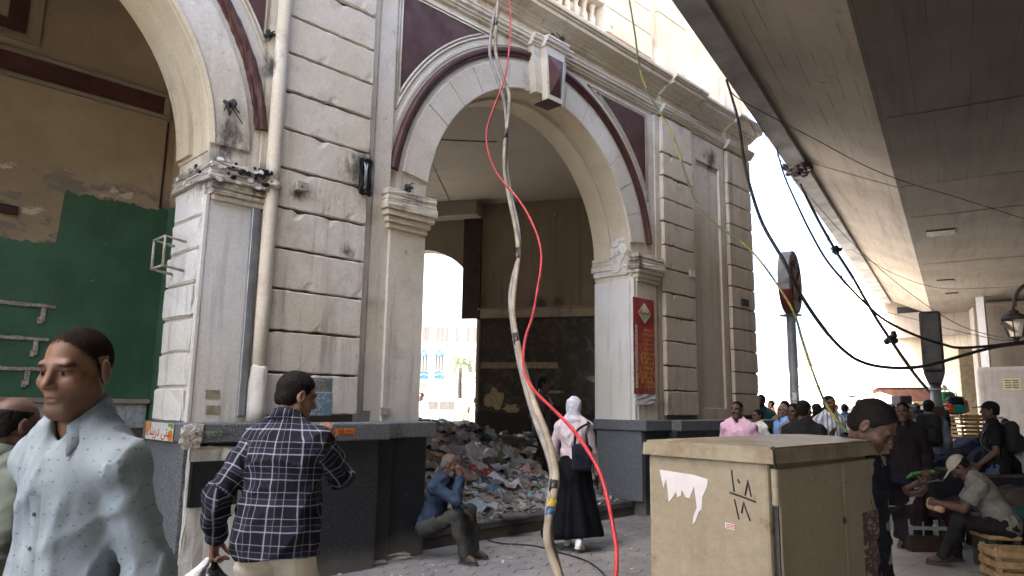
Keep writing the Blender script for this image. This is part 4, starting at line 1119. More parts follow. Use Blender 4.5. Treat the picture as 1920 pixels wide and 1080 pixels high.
    for s in (-1, 1):
        D, lo = field(handops[s]+[('u', arms[1 if s < 0 else 3][1], .012)], fr_ if fr_ >= .0045 else .0045, cuts=[lambda P, s=s: np.linalg.norm(P-Wr[s], axis=-1)-.235, lambda P, s=s: -((P-Wr[s])@nrm(Wr[s]-El[s]))-.06])
        V, F = nets(D, lo, fr_ if fr_ >= .0045 else .0045); VV.append(V); FF.append(F+off); tn.append(np.ones((len(V), 3))*np.array([.97, .93, .92])); off += len(V)
    me = mesh_from('person', np.concatenate(VV)*S, np.concatenate(FF)); set_attr(me, 'tone', np.concatenate(tn))
    me.materials.append(skin)
    b = bpy.data.objects.new('person', me); COL.objects.link(b); bpy.data.objects.remove(body)
    b.location = pos; b.rotation_euler = (0, 0, heading-PI/2); tag(b, label, 'person', group)
    def child(name, ops, hh, mat, cuts=(), disp=None, uv=None):
        D, lo = field(ops, hh, cuts, disp); V, F = nets(D, lo, hh)
        if len(V) == 0: return None
        me = mesh_from(name, V*S, F)
        if uv is not None: set_attr(me, 'cloth', cloth_uv(V, uv))
        return link_mesh(name, me, mat, b)
    ch = {}
    # --- hair
    if hair not in (None, 'none', 'crop') and not hijab:
        th = {'short': .0085, 'crop': .0045, 'full': .016, 'bald': .004, 'curly': .024}[hair]
        ho = [('u', Ell(HP(0, -.014, .036), (.073+th, .094+th, .084+th), HM), 0), ('u', Ell(HP(0, -.055, -.028), (.056+th*.6, .045+th*.6, .05), HM), .03)]
        zl = -.070 if hair != 'curly' else -.08
        rec = {'short': .0, 'crop': -.012, 'full': .0, 'bald': -.03, 'curly': .0}[hair]
        hc_ = [lambda P: ((P-Hc)@hf)+.0035*np.sin((P@hr)*190)+.003*np.sin((P@hu)*160+(P@hr)*90)-(.006+rec+.78*np.clip((P-Hc)@hu, -.2, .085)-.25*np.clip((np.abs((P-Hc)@hr)-.04)*-1, -.1, .02)), lambda P: zl-((P-Hc)@hu)-.5*np.clip((P-Hc)@hf, -.02, .05)]
        if hair == 'bald': hc_.append(lambda P: ((P-Hc)@hu)-.062-.0*np.abs(P[..., 0]))
        fr2 = max(fr_, .004)
        child('hair', ho, fr2, hairm, hc_, folds(seed+40, {'crop': .0008, 'short': .002, 'curly': .010}.get(hair, .003), .016, (1, 1, 1)))
    if beard and beard != 'stubble':
        bm_ = {'grey': H_GREY, 'white': H_WHITE, 'black': H_BLACK}[beard]
        bo = [('u', Ell(HP(0, .032, -.078), (.060, .062, .052), HM), 0), ('s', Ell(HP(0, .10, -.045), (.03, .03, .022), HM), .01)]
        child('beard', bo, max(fr_, .006), bm_, [lambda P: ((P-Hc)@hu)+.045-.3*np.clip(-((P-Hc)@hf)+.04, 0, .1), lambda P: -((P-Hc)@hf)+.0], folds(seed+41, .004, .02))
    if cap:
        co = [('u', Ell(HP(0, -.012, .042), (.085, .106, .088), HM), 0), ('u', Cone(HP(0, .085, .050), HP(0, .155, .040), .058, .050, hu, .11), .012)]
        child('cap', co, max(fr_, .006), cap, [lambda P: .028-((P-Hc)@hu)])
    if hijab:
        ho = [('u', Ell(HP(0, -.012, .032), (.090, .108, .100), HM), 0), ('u', Cone(HP(0, -.03, -.06), N+sp*.0, .078, .086), .05), ('u', Ell(N-sp*.015, (.125, .10, .06), np.array([rt, fw, sp])), .05), ('s', Ell(HP(0, .115, -.02), (.056, .06, .078), HM), .02)]
        child('hijab', ho, max(fr_, .007), hijab, (), folds(seed+42, .007, .05))
    if glasses:
        bm = bmesh.new()
        for s in (-1, 1):
            ring = [HP(s*.033+.022*math.cos(a), .106, .002+.017*math.sin(a))*S for a in np.linspace(0, 2*PI, 17)]; tube(bm, ring, .0016*S, 5)
            tube(bm, [HP(s*.055, .104, .006)*S, HP(s*.078, .06, .008)*S, HP(s*.081, -.005, .006)*S], .0016*S, 5)
        tube(bm, [HP(-.011, .108, .005)*S, HP(0, .112, .007)*S, HP(.011, .108, .005)*S], .0015*S, 5)
        bm_obj('spectacles', bm, M_IRON, b)
    # --- clothes
    uvt = [(p, ('t', Pv, rt, sp, fw)) for p in trunk]; uvl = []
    for i, (s, p) in enumerate(arms): uvl.append((p, ('a', .0 if i % 2 == 0 else .30)))
    if top:
        e = .018+shirt_loose; ops = [('u', p.grow(e if i < 3 else .012), .045) for i, p in enumerate(trunk)]
        for i in range(0, 4, 2):
            s, p = arms[i]; s2, p2 = arms[i+1]
            if sleeve in ('long', 'rolled'):
                wr = El[s]+(Wr[s]-El[s])*(1.0 if sleeve == 'long' else .45)
                ops += [('u', Cone(p.a, p.b, p.ra+.016+shirt_loose*.4, p.rb+.020+shirt_loose*.5, part='a'), .014), ('u', Cone(p2.a, wr, p2.ra+.020+shirt_loose*.5, (.027 if sleeve == 'long' else .037)+.018+shirt_loose*.3, part='a'), .02)]
            elif sleeve == 'short':
                e_ = p.a+(p.b-p.a)*.72; ops += [('u', Cone(p.a, e_, p.ra+.020+shirt_loose*.4, p.rb+.033+shirt_loose*.5, part='a'), .022)]
        cuts = []
        for s in (-1, 1):                                    # square cuffs
            if sleeve in ('long', 'rolled'):
                d = nrm(Wr[s]-El[s]); wr = El[s]+(Wr[s]-El[s])*(1.0 if sleeve == 'long' else .45)
                def cu(P, d=d, wr=wr, s=s):
                    return np.where(np.linalg.norm(P-wr, axis=-1) < .10, (P-wr)@d-.004, -1)
                cuts.append(cu)
            else:
                d = nrm(El[s]-Sh[s]); e_ = Sh[s]+(El[s]-Sh[s])*.74
                def cu(P, d=d, e_=e_): return np.where(np.linalg.norm(P-e_, axis=-1) < .12, (P-e_)@d, -1)
                cuts.append(cu)
        if legs == 'robe':
            ops += [('u', Cone(Pv, V3(An[-1][0]*.5+An[1][0]*.5, An[-1][1]*.5+An[1][1]*.5, .12), .165*k, .19, V3(0, 1, 0), .8), .06)]
            for s, p in lg[:2]+lg[3:5]: ops.append(('u', p.grow(.03), .06))
            cuts.append(lambda P: .10-P[..., 2])
        else:
            if seated_hem is None:
                if hem < .93:
                    ops.append(('u', Cone(Pv+sp*.34, Pv+V3(0, 0, .02), .148*k+shirt_loose, .168*k+shirt_loose, fw, .78), .05)); ops.append(('u', Cone(Pv+V3(0, 0, .05), V3(0, 0, hem-.03)+Pv*V3(1, 1, 0), .170*k+shirt_loose, .178*k**.8+shirt_loose, V3(0, 1, 0), .80), .06))
                cuts.append(lambda P: np.where(np.abs(P[..., 0]) < .24*k, hem+.012*np.sin(P[..., 0]*14)-P[..., 2], -1))
            else: cuts.append(lambda P: np.where((np.abs(P[..., 0]) < .22*k) & (P[..., 2] < pz+.10), seated_hem+pz-P[..., 2], -1))
        # neckline
        ops.append(('s', Cone(N-sp*.004+fw*.010, Hc-hu*.02, .062*k**.3, .078), .008))
        if open_neck: ops.append(('s', Cone(N+fw*.085-sp*.0, N+fw*.135-sp*open_neck, .032, .006), .010))
        ch['top'] = child('shirt' if legs != 'robe' else 'robe', ops, hr_, topm, cuts, folds(seed, fold, .085), uvt+uvl)
        if collar:
            gap = .30+open_neck*2.2; na = 33; VV_, FF_ = [], []; rk = .067*k**.3
            for j in range(na):
                a = -(PI-gap)+2*(PI-gap)*j/(na-1); dr = -fw*math.cos(a)+rt*math.sin(a); tipf = np.clip((abs(a)-1.25)/(PI-gap-1.25), 0, 1)**1.6
                base = N+fw*.010+dr*rk+sp*(.030+.034*math.cos(a)*.62)-sp*open_neck*.30*tipf
                up_ = base+sp*(.034-.012*tipf)-dr*.003; mid_ = up_+dr*.011-sp*.004; fall = base+dr*(.026+.006*tipf)-sp*(.014+.044*tipf)+rt*math.copysign(.020*tipf, math.sin(a))
                VV_ += [base-sp*.02, up_, mid_, fall]
            for j in range(na-1):
                for i in range(3): FF_.append((4*j+i, 4*j+4+i, 4*j+5+i, 4*j+1+i))
            VV_ = np.array(VV_); me = mesh_from('collar', VV_*S, np.array(FF_)); set_attr(me, 'cloth', cloth_uv(VV_, uvt)); o = link_mesh('collar', me, topm, b)
            md = o.modifiers.new('cloth', 'SOLIDIFY'); md.thickness = .005; md.offset = 0
        if placket and ch['top']:
            from mathutils.bvhtree import BVHTree
            tm = ch['top'].data; bv = BVHTree.FromPolygons([v.co for v in tm.vertices], [tuple(q.vertices) for q in tm.polygons])
            def hit(x, t):
                o = (Pv+sp*t+rt*x+fw*.6)*S; r = bv.ray_cast(Vector(o), Vector(-fw)); return None if r[0] is None else np.array(r[0])
            rows = []
            for t_ in np.arange(.46-open_neck*1.0, hem-pz+.02, -.012):
                pr = [hit(x, t_) for x in (-.020, -.010, .004, .016)]
                if all(v is not None for v in pr): rows.append([pr[0]-fw*.001, pr[1]+fw*.0035, pr[2]+fw*.0035, pr[3]-fw*.001])
            if len(rows) > 3:
                V_ = np.array(rows).reshape(-1, 3); F_ = np.array([(4*i+j, 4*i+j+1, 4*i+j+5, 4*i+j+4) for i in range(len(rows)-1) for j in range(3)])
                me = mesh_from('placket', V_, F_); set_attr(me, 'cloth', cloth_uv(V_/S, uvt)+np.array([.013, .007, 0])); pk = link_mesh('placket', me, topm, b)
                for j in range(5):
                    i = 4+int(j*.095/.012)
                    if i < len(rows):
                        q = (rows[i][1]+rows[i][2])/2; bm = bmesh.new(); tube(bm, [q, q+fw*.003], .0052*S, 8); bm_obj('shirt_button', bm, M_IRON, pk)
    if legs == 'trousers':
        ops = [('u', Ell(Pv-V3(0, 0, .02), (.170*k, .126*k, .115)), .03)] if True else []
        ops.append(('u', Ell(Pv+V3(0, 0, .04), (.157*k, .117*k, .10)) if seated_hem is None else Ell(Pv+sp*.04, (.152*k, .112*k, .13), np.array([rt, fw, sp])), .03))
        for s, p in lg:
            ops.append(('u', p.grow(.014) if isinstance(p, Ell) else Cone(p.a, p.b, p.ra+.012, p.rb+(.022 if p is not lg[0][1] else .018), part='l'), .03))
        cuts = [lambda P: np.minimum(.03-P[..., 2], 1)]
        for s in (-1, 1):
            d = nrm(An[s]-Kn[s])
            cuts.append(lambda P, d=d, s=s: np.where(np.linalg.norm(P-An[s], axis=-1) < .13, (P-An[s])@d-.045, -1))
        cuts.append(lambda P: np.where(np.linalg.norm(P-Pv-sp*.2, axis=-1) < .26, (P-Pv)@sp-(.085 if seated_hem is None else .15), -1))
        uvg = [(p, ('l', 0)) for s, p in lg if isinstance(p, Cone)]
        child('trousers', ops, hr_, legm, cuts, folds(seed+9, fold*.9, .10, (1, 1, .9)), uvg)
    if legs == 'skirt':
        mid = (An[-1]+An[1])*.5
        ops = [('u', Cone(Pv+V3(0, 0, .10), Pv-V3(0, 0, .10), .14, .195, V3(0, 1, 0), .80), .05), ('u', Cone(Pv-V3(0, 0, .10), V3(mid[0]*.8, mid[1]*.8, .18), .195, .37, V3(0, 1, 0), .74), .10)]
        fl = lambda P: .016*np.clip((pz-P[..., 2])/.6, 0, 1.2)*np.sin(np.arctan2(P[..., 1]-mid[1], P[..., 0]-mid[0])*9+P[..., 2]*2.0)+folds(seed+5, .007, .14, (1, 1, .25))(P)
        child('skirt', ops, hr_, legm, [lambda P: .145+.03*np.sin(P[..., 0]*5)-P[..., 2], lambda P: P[..., 2]-pz-.12], fl)
    if shoem is not None:
        for s in (-1, 1):
            f = Fd[s]; a = An[s]; rtf = np.cross(f, UPW); gz = -.085
            up_ = nrm(np.cross(rtf, f))
            ops = [('u', Cone(a-up_*.045-f*.03, a-up_*.058+f*.125, .036, .031, rtf, 1.0), .02), ('u', Cone(a-up_*.0-f*.015, a-up_*.04+f*.06, .044, .038), .03)]
            o = child('shoe', ops, max(.007, hr_*.7), shoem, [lambda P, a=a, up_=up_: -((P-a)@up_)-.068])
            if soles:
                ops = [('u', Cone(a-up_*.072-f*.045, a-up_*.072+f*.135, .042, .036, up_, .32), 0)]
                D, lo = field(ops, max(.007, hr_*.7)); V, F = nets(D, lo, max(.007, hr_*.7)); me = mesh_from('sole', V*S, F); link_mesh('sole', me, soles if not isinstance(soles, bool) else M_SOLE, o)
    ch.update(body=b, Hc=Hc*S, HM=HM, Wr={s: Wr[s]*S for s in Wr}, El={s: El[s]*S for s in El}, N=N*S, Pv=Pv*S, sp=sp, rt=rt, fw=fw, S=S, Sh=Sh)
    mw = Matrix.Translation(Vector(pos)) @ Matrix.Rotation(heading-PI/2, 4, 'Z')
    ch['world'] = lambda q: np.array(mw @ Vector(q))
    return ch
M_SOLE = simple('rubber_sole', (.05, .048, .045), .8, obj=True)
# ------------------------------------------------------------------ the people in the street
def P3(px, py, D, rel): p, h = stand(px, py, D); return p, h, facing(p, rel)
C_DENIM = cloth('faded_denim', (.06, .085, .14)); C_BLACK = cloth('black_cotton', (.012, .012, .013)); C_GREYT = cloth('charcoal_trousers', (.045, .046, .042))
C_WHITE = cloth('off_white_cotton', (.62, .60, .56)); C_CREAM = cloth('cream_chinos', (.50, .47, .40)); C_NAVY = cloth('navy_robe_cotton', (.009, .011, .021))
C_SHOE = cloth('brown_leather', (.035, .026, .02), rough=.5); C_WSHOE = cloth('white_trainers', (.60, .58, .55), rough=.6, var=.1)
W_SOLE = simple('white_rubber', (.6, .58, .54), .7, obj=True)

# 1: the man passing close by
pos, h, hd = P3(180, 615, 2.06, -50)
NEAR = person('close man in a pale blue dotted shirt with cropped hair looking left', pos, hd, h, lean=.02, head_yaw=.17, head_pitch=.15, girth=.82, shoulder=.018, topm=dotted(), legm=cloth('dark_jeans', (.03, .035, .05)), shoem=C_SHOE,
              skin=SK_BROWN, hair='crop', hairm=H_STUB, tone='stubble', res=(.0085, .0032), seed=3, open_neck=.10, placket=True, fold=.011, shirt_loose=.002, feet={1: (.10, -.15, 0), -1: (-.10, .28, 0)}, hem=.74)
# 2: the man half out of frame behind him
pos, h, hd = P3(22, 744, 2.75, 118)
person('balding man in a dark collared shirt at the left edge', pos, hd, h, topm=cloth('olive_print_shirt', (.10, .12, .10)), legm=C_BLACK, shoem=C_SHOE, skin=SK_DARK, hair='bald', hairm=H_BLACK, res=(.014, .0045), seed=4, head_pitch=.12)
# 3: the man in plaid at the plinth
pos, h, hd = P3(538, 695, 3.55, 152)
D3 = 3.55
PLAID = person('man in a navy and white plaid shirt seen from behind', pos, hd, h, lean=.06, twist=-.10, head_yaw=-.62, head_pitch=.22, topm=plaid(), legm=C_CREAM, shoem=C_SHOE, skin=SK_LIGHT, hair='short',
               hands={1: local(pos, hd, at_depth(603, 830, D3+.28), h), -1: local(pos, hd, at_depth(402, 1012, D3-.06), h)}, elbows={1: V3(.8, -.25, -.9), -1: V3(-.05, -1, .0)},
               handpose={1: (1.15, 1.0, 0), -1: (1.3, 1.1, 0)}, hand_dir={1: (local(pos, hd, at_depth(610, 806, D3+.30), h)-local(pos, hd, at_depth(603, 830, D3+.28), h), V3(-.4, 1, 0)), -1: (V3(0, .1, -1), V3(1, .2, 0))},
               res=(.010, .0042), seed=6, fold=.014, shirt_loose=.006, girth=1.12, hem=.86, feet={1: (.12, .12, 0), -1: (-.12, -.05, 0)})
# 4: the old man sitting on the threshold
pos4 = at_depth(806, 960, 7.45); pos = (pos4[0], pos4[1], G); h = 1.68; hd = facing(pos, 58)
OLD = person('old man in a blue jacket sitting on the stone threshold hand to brow', pos, hd, h, pz=.34, lean=.36, roll=.03, head_yaw=.25, head_pitch=.10, topm=cloth('blue_work_jacket', (.026, .042, .070), var=.25), legm=C_GREYT, shoem=cloth('worn_dusty_shoes', (.045, .038, .03), rough=.8),
             skin=SK_DARK, hair='bald', hairm=H_GREY, beard='grey', feet={1: (.08, .50, 0, -.1), -1: (-.20, .46, 0, .15)}, knees={1: V3(.15, .55, 1), -1: V3(-.2, .5, 1)},
             hands={1: V3(.075, .405, .885), -1: V3(-.12, .38, .50)}, elbows={1: V3(.35, .3, -1), -1: V3(-.5, -.3, -.4)}, hand_dir={1: (V3(-.1, -.28, 1), V3(-.5, -.8, -.1), V3(-.6, .3, .4)), -1: (V3(.2, .8, -.5), V3(.1, -.5, -.8))}, handpose={1: (.75, .6, .05), -1: (.6, .4, 0)},
             seated_hem=-.10, res=(.013, .0055), seed=8, girth=.95, open_neck=.04)
# 5: the woman walking away
pos, h, hd = P3(1075, 744, 8.25, 168)
C_PINKW = cloth('pale_pink_blouse', (.54, .46, .48), var=.1)
WOMAN = person('woman in a white headscarf and long black skirt walking away', pos, hd, h, lean=.04, topm=C_PINKW, legs='skirt', legm=cloth('glossy_black_skirt', (.003, .0033, .005), rough=.6, spec=.08), shoem=C_WSHOE, soles=W_SOLE, skin=SK_LIGHT,
               hijab=cloth('white_scarf', (.52, .52, .57), var=.1), hands={1: V3(.255, .13, .80), -1: V3(-.235, .22, .90)}, elbows={1: V3(.5, -.8, 0), -1: V3(-.7, -.7, 0)}, feet={1: (.12, -.22, .03, -.1, -.25), -1: (-.10, .16, 0, .1)},
               girth=.98, res=(.011, .006), seed=5, hem=.98, collar=False, fold=.013, head_pitch=.06)
# 6-11: the standing crowd beyond the cabinet
def walker(label, px, py, D, rel, **k):
    pos, h, hd = P3(px, py, D, rel)
    h = max(1.5, min(1.95, h)); k.setdefault('res', (.017, .0075) if D < 12 else (.022, .011))
    k.setdefault('legm', C_BLACK); k.setdefault('shoem', C_SHOE)
    return person(label, pos, hd, h, **k)
walker('moustached man in a pink shirt beside the corner plinth', 1383, 752, 9.3, -14, head_yaw=-.25, topm=cloth('pink_shirt', (.56, .36, .47), var=.1), skin=SK_DARK, hair='crop', hairm=H_STUB, tone='moustache', open_neck=.07, seed=11, girth=1.08, res=(.013, .0055), placket=True)
walker('man in a dark green shirt behind the building corner', 1427, 740, 14.2, -10, topm=cloth('dark_green_shirt', (.02, .075, .075)), skin=SK_DARK, beard='black', seed=12)
walker('man in a white shirt mostly hidden by the building corner', 1422, 768, 12.2, -60, topm=C_WHITE, seed=13)
walker('bald bearded man in a light blue shirt in the crowd', 1468, 757, 11.4, -62, head_yaw=.35, topm=cloth('sky_blue_shirt', (.17, .34, .66), var=.1), skin=SK_LIGHT, hair='bald', hairm=H_WHITE, beard='grey', seed=14, girth=1.15, res=(.014, .006))
walker('man in a grey top half hidden behind the black shirt', 1488, 757, 9.9, -30, topm=cloth('mid_grey_shirt', (.20, .20, .19)), skin=SK_DARK, seed=15)
walker('man in a black t-shirt with his back turned by the cabinet', 1505, 751, 8.3, 168, head_yaw=-.35, topm=C_BLACK, skin=SK_DARK, hair='short', sleeve='short', seed=16, girth=1.1, collar=False, res=(.013, .0055))
walker('man in a blue and white striped shirt holding one hand up', 1553, 742, 10.6, 26, topm=striped('striped_shirt', (.46, .49, .52), (.15, .18, .26), (.64, .66, .68), .06), skin=SK_BROWN, hair='short', seed=17, hands={1: V3(.14, .33, 1.16)}, handpose={1: (.3, .3, .2)}, hand_dir={1: (V3(-.1, .25, 1), V3(-.4, 1, 0))}, res=(.013, .0055), tone='stubble')
walker('balding man in a light grey shirt turned away in the crowd', 1612, 748, 11.6, 160, topm=cloth('light_grey_shirt', (.42, .42, .41)), skin=SK_BROWN, hair='bald', hairm=H_STUB, seed=18)
walker('man in a denim blue shirt walking off past the stalls', 1583, 757, 16.5, 172, topm=cloth('slate_blue_shirt', (.06, .085, .15)), skin=SK_BROWN, seed=19)
walker('woman in a black headscarf walking in the crowd', 1531, 757, 12.8, 170, topm=C_BLACK, hijab=C_BLACK, seed=20)
walker('man in a dark cap behind the bearded man', 1471, 752, 13.2, 175, topm=cloth('dusty_brown_shirt', (.16, .12, .09)), skin=SK_DARK, hair='full', seed=21)
walker('fair skinned man in an orange shirt far down the street', 1447, 750, 19.0, -100, topm=cloth('orange_shirt', (.45, .18, .10)), skin=SK_LIGHT, hair='crop', seed=22)
walker('grey haired man in a beige shirt far in the crowd', 1598, 760, 19.5, 20, topm=cloth('beige_shirt', (.40, .33, .26)), hair='short', hairm=H_WHITE, seed=23)
walker('man in a maroon jumper among the far stalls', 1546, 762, 21.0, 150, topm=cloth('maroon_jumper', (.12, .03, .035)), seed=24)
# 12: the man with the phone behind the cabinet
pos, h, hd = P3(1578, 751, 3.22, 66)
PHONE = person('man in a navy robe and spectacles reading his phone beside the cabinet', pos, hd, h+.03, lean=.10, head_yaw=.10, head_pitch=.62, topm=C_NAVY, legs='robe', skin=SK_DARK, hair='short', glasses=True, shoem=C_SHOE, tone='stubble',
               hands={1: local(pos, hd, at_depth(1688, 935, 3.30), h), -1: local(pos, hd, at_depth(1700, 915, 3.48), h)}, elbows={1: V3(.5, -.8, -.4), -1: V3(-.5, -.8, -.4)},
               hand_dir={1: (V3(-.15, 1, .15), V3(-.25, -.1, 1), V3(1, .2, .3)), -1: (V3(.25, 1, .1), V3(.3, -.1, 1), V3(-1, .2, .3))}, handpose={1: (.75, .6, .0), -1: (.8, .5, 0)}, res=(.011, .0045), seed=26, fold=.013, girth=1.05)
walker('man in a dark robe standing behind the phone reader', 1692, 754, 8.6, -12, topm=cloth('dark_plum_robe', (.011, .008, .010)), legs='robe', skin=SK_DARK, seed=27, hair='crop', hairm=H_STUB, res=(.015, .0065))
# 14-16: market side
pos, h, hd = P3(1740, 750, 11.4, 172)
BACKP = person('man in grey with a black rucksack and white trainers seen from behind', pos, hd, h, topm=cloth('slate_grey_jumper', (.10, .115, .135)), legm=C_BLACK, shoem=C_WSHOE, soles=W_SOLE, skin=SK_DARK, hair='short', seed=28, head_yaw=-.2, res=(.015, .007), feet={1: (.12, -.08, 0, -.3), -1: (-.12, .12, 0, .1)}, girth=1.05)
pos, h, hd = P3(1858, 753, 9.4, -88)
CAPMAN = person('man in a black cap and black t-shirt walking left in jeans', pos, hd, h, topm=C_BLACK, sleeve='short', legm=C_DENIM, shoem=C_BLACK, skin=SK_DARK, hair='short', cap=C_BLACK, seed=29, collar=False, res=(.014, .006), feet={1: (.1, -.22, 0), -1: (-.1, .2, 0)}, hands={-1: V3(-.22, .20, .92)})
q = at_depth(1886, 985, 7.35); pos = (q[0], q[1], G); h = 1.74; hd = facing(pos, -84)
SHINE = person('shoe shiner in a grey t-shirt and beige cap sitting bent over', pos, hd, h, pz=.44, lean=.50, head_pitch=.72, topm=cloth('pale_grey_tshirt', (.165, .158, .14), var=.15), sleeve='short', legm=cloth('black_work_trousers', (.014, .013, .013)), shoem=C_SHOE, skin=SK_DARK, hair='short', cap=cloth('beige_cap', (.36, .31, .25)), collar=False,
               feet={1: (.16, .46, 0), -1: (-.16, .60, 0)}, knees={1: V3(.3, .5, 1), -1: V3(-.3, .5, 1)}, hands={1: V3(.08, .56, .60), -1: V3(-.10, .60, .62)}, elbows={1: V3(.6, -.4, -.6), -1: V3(-.6, -.4, -.6)}, handpose={1: (.9, .7, 0), -1: (.9, .7, 0)}, seated_hem=-.10, res=(.012, .0055), seed=30, girth=1.12)
# inside and beyond the arch
q = at_depth(1016, 707, 12.2); pos = (q[0], q[1], .10);  # solid figure put in for a man mirrored in the dark panel
person('dim figure in dark clothes added in the gutted shop for a reflection', pos, facing(pos, 100), q[2]-.10, topm=cloth('dim_brown_shirt', (.055, .04, .035)), sleeve='short', legm=C_BLACK, shoem=C_SHOE, skin=SK_DARK, seed=31, res=(.02, .009), collar=False)
def far(label, px, py, D, rel, **k): return walker(label, px, py, D, rel, res=(.026, .014), **k)
far('man in a white t-shirt looking at his phone in the square', 790, 736, 25, -20, topm=C_WHITE, seed=33, hands={1: V3(.05, .3, 1.2)})
far('man in a white shirt at the edge of the inner arch', 893, 745, 23, 120, topm=C_WHITE, seed=34)
far('seated looking man in a brown shirt by the green railing', 878, 762, 27, 0, topm=cloth('tan_shirt', (.3, .2, .13)), seed=35)

for i, (px, py, D, rel, m_, lb, kw) in enumerate(((1697, 758, 15.5, 170, C_BLACK, 'man in black walking away between the cartons and the pole', {}), (1718, 756, 17.5, -30, cloth('faded_green_shirt', (.08, .12, .08)), 'man in a faded green shirt facing us beyond the rucksack man', {}),
    (1779, 762, 17.0, 80, C_GREYT, 'man in charcoal looking along the stall of crates', {}), (1672, 757, 20.0, 20, C_WHITE, 'far man in a white shirt left of the stacked cartons', {}), (1640, 758, 23.0, 175, cloth('dull_blue_shirt', (.05, .08, .14)), 'far man in a dull blue shirt near the white umbrella', {}),
    (1566, 758, 24.0, -60, C_BLACK, 'far man in black between the striped shirt and the grey shirt', {}), (1528, 760, 26.0, 30, C_WHITE, 'far man in white beyond the woman in the black headscarf', {}), (1892, 782, 13.0, 200, C_BLACK, 'man in black bending over the stall at the right edge', dict(lean=.35)))):
    walker(lb, px, py, D, rel, topm=m_, skin=SK_DARK, seed=60+i, res=(.022, .011), **kw)
# ------------------------------------------------------------------ the telephone cabinet
def cab_wear(t, p, c):
    """rust and greasy brown staining, heavier low down and along the top skirt"""
    z = t.sep(p)[2]; n = t.noise(p, 5.5, 7, .7)
    k = t.math('MAXIMUM', t.ramp(t.math('ADD', z, t.math('MULTIPLY', n, .9)), .95, .35), t.math('MULTIPLY', t.ramp(z, 1.26, 1.33), t.ramp(n, .42, .62)))
    c = t.mix(t.math('MULTIPLY', k, .55), c, (.105, .068, .036))
    r = t.ramp(t.noise(p, 17, 8, .75), .64, .70); return t.mix(t.math('MULTIPLY', r, .8), c, (.06, .03, .016))
M_CAB = plaster('cabinet_paint', (.205, .178, .128), pale=(.255, .228, .168), dirt=(.075, .05, .026), dirt_amt=.75, streak=.6, patch=.4, rough=.55, extra=cab_wear)
CZ = 1.375-1.35; c0 = at_z(1449, 838, 1.375); CX, CY = c0[0]+.016, c0[1]+.016; CWD, CDP = 1.135, .49
cab = wempty('utility_cabinet', (CX+CWD/2, CY+CDP/2, G), 'tan metal street utility cabinet with a torn poster and inked numbers', 'cabinet')
bm = bmesh.new(); box(bm, CX, CX+CWD, CY+.012, CY+CDP, G+.06, 1.324, bev=.012, seg=2); bm_obj('body', bm, M_CAB, cab)
box_obj('base', (CX-.03, CX+CWD+.03, CY-.03, CY+CDP+.03, G-.02, G+.06), M_CONCDIRT, cab, .01)
for i, (a, b) in enumerate(((.035, .60), (.606, CWD-.02))):
    bm = bmesh.new(); box(bm, CX+a, CX+b, CY-.010, CY+.011, G+.10, 1.3, bev=.008, seg=2); d = bm_obj('door', bm, M_CAB, cab)
    if i == 1:
        lk = at_y(1584, 976, CY-.012); bm = bmesh.new(); lathe(bm, [(.013, 0), (.013, .004), (.006, .005)], 12, Matrix.Translation((lk[0], CY-.010, lk[2])) @ Matrix.Rotation(PI/2, 4, 'X')); bm_obj('lock', bm, M_IRON, d)
        bm = bmesh.new(); box(bm, CX+CWD-.05, CX+CWD-.018, CY-.013, CY-.009, 1.188, 1.193); bm_obj('scratch', bm, M_IRON, d)
for z in (1.239, 1.18, .45, .38):
    bm = bmesh.new(); lathe(bm, [(.012, 0), (.0135, .004), (.0135, .058), (.012, .062)], 10, Matrix.Translation((CX+.016, CY-.004, z))); bm_obj('hinge', bm, M_CAB, cab)
bm = bmesh.new(); box(bm, CX+.028, CX+.036, CY-.004, CY+.011, G+.10, 1.316); bm_obj('door_gap', bm, M_IRON, cab)
# folded-over lid with a shallow hip, slightly dented skirts
bm = bmesh.new(); o = .016
zt = CZ+1.352
q = lambda x, y, z: bm.verts.new((x, y, z))
lo4 = [q(CX-o, CY-o, 1.318), q(CX+CWD+o, CY-o, 1.312), q(CX+CWD+o, CY+CDP+o, 1.321), q(CX-o, CY+CDP+o, 1.322)]
up4 = [q(CX-o+.004, CY-o+.004, zt-.006), q(CX+CWD+o-.004, CY-o+.004, zt-.003), q(CX+CWD+o-.004, CY+CDP+o-.004, zt), q(CX-o+.004, CY+CDP+o-.004, zt-.002)]
rd = [q(CX+.28, CY+CDP/2, zt+.014), q(CX+CWD-.28, CY+CDP/2, zt+.015)]
for i in range(4): bm.faces.new((lo4[i], lo4[(i+1) % 4], up4[(i+1) % 4], up4[i]))
bm.faces.new((up4[0], up4[1], rd[1], rd[0])); bm.faces.new((up4[1], up4[2], rd[1])); bm.faces.new((up4[2], up4[3], rd[0], rd[1])); bm.faces.new((up4[3], up4[0], rd[0])); bm.faces.new(lo4[::-1])
bmesh.ops.bevel(bm, geom=[e for e in bm.edges if all(v in up4 for v in e.verts)], offset=.008, segments=2, affect='EDGES')
bm_obj('lid', bm, M_CAB, cab)
bm = bmesh.new(); tube(bm, [(CX-o-.001, CY-o-.001, 1.377), (CX-o+.002, CY-o-.003, 1.35), (CX-o+.010, CY-o-.003, 1.319)], .0035, 5); bm_obj('lid_seam', bm, M_IRON, cab)
M_PAPER = simple('torn_white_paper', (.47, .46, .47), .85, var=.1, scale=12, bump=.1)
def cabpx(x, y, X): q = at_x(1120+x/2.841, 700+y/2.841, X); return (q[1], q[2])
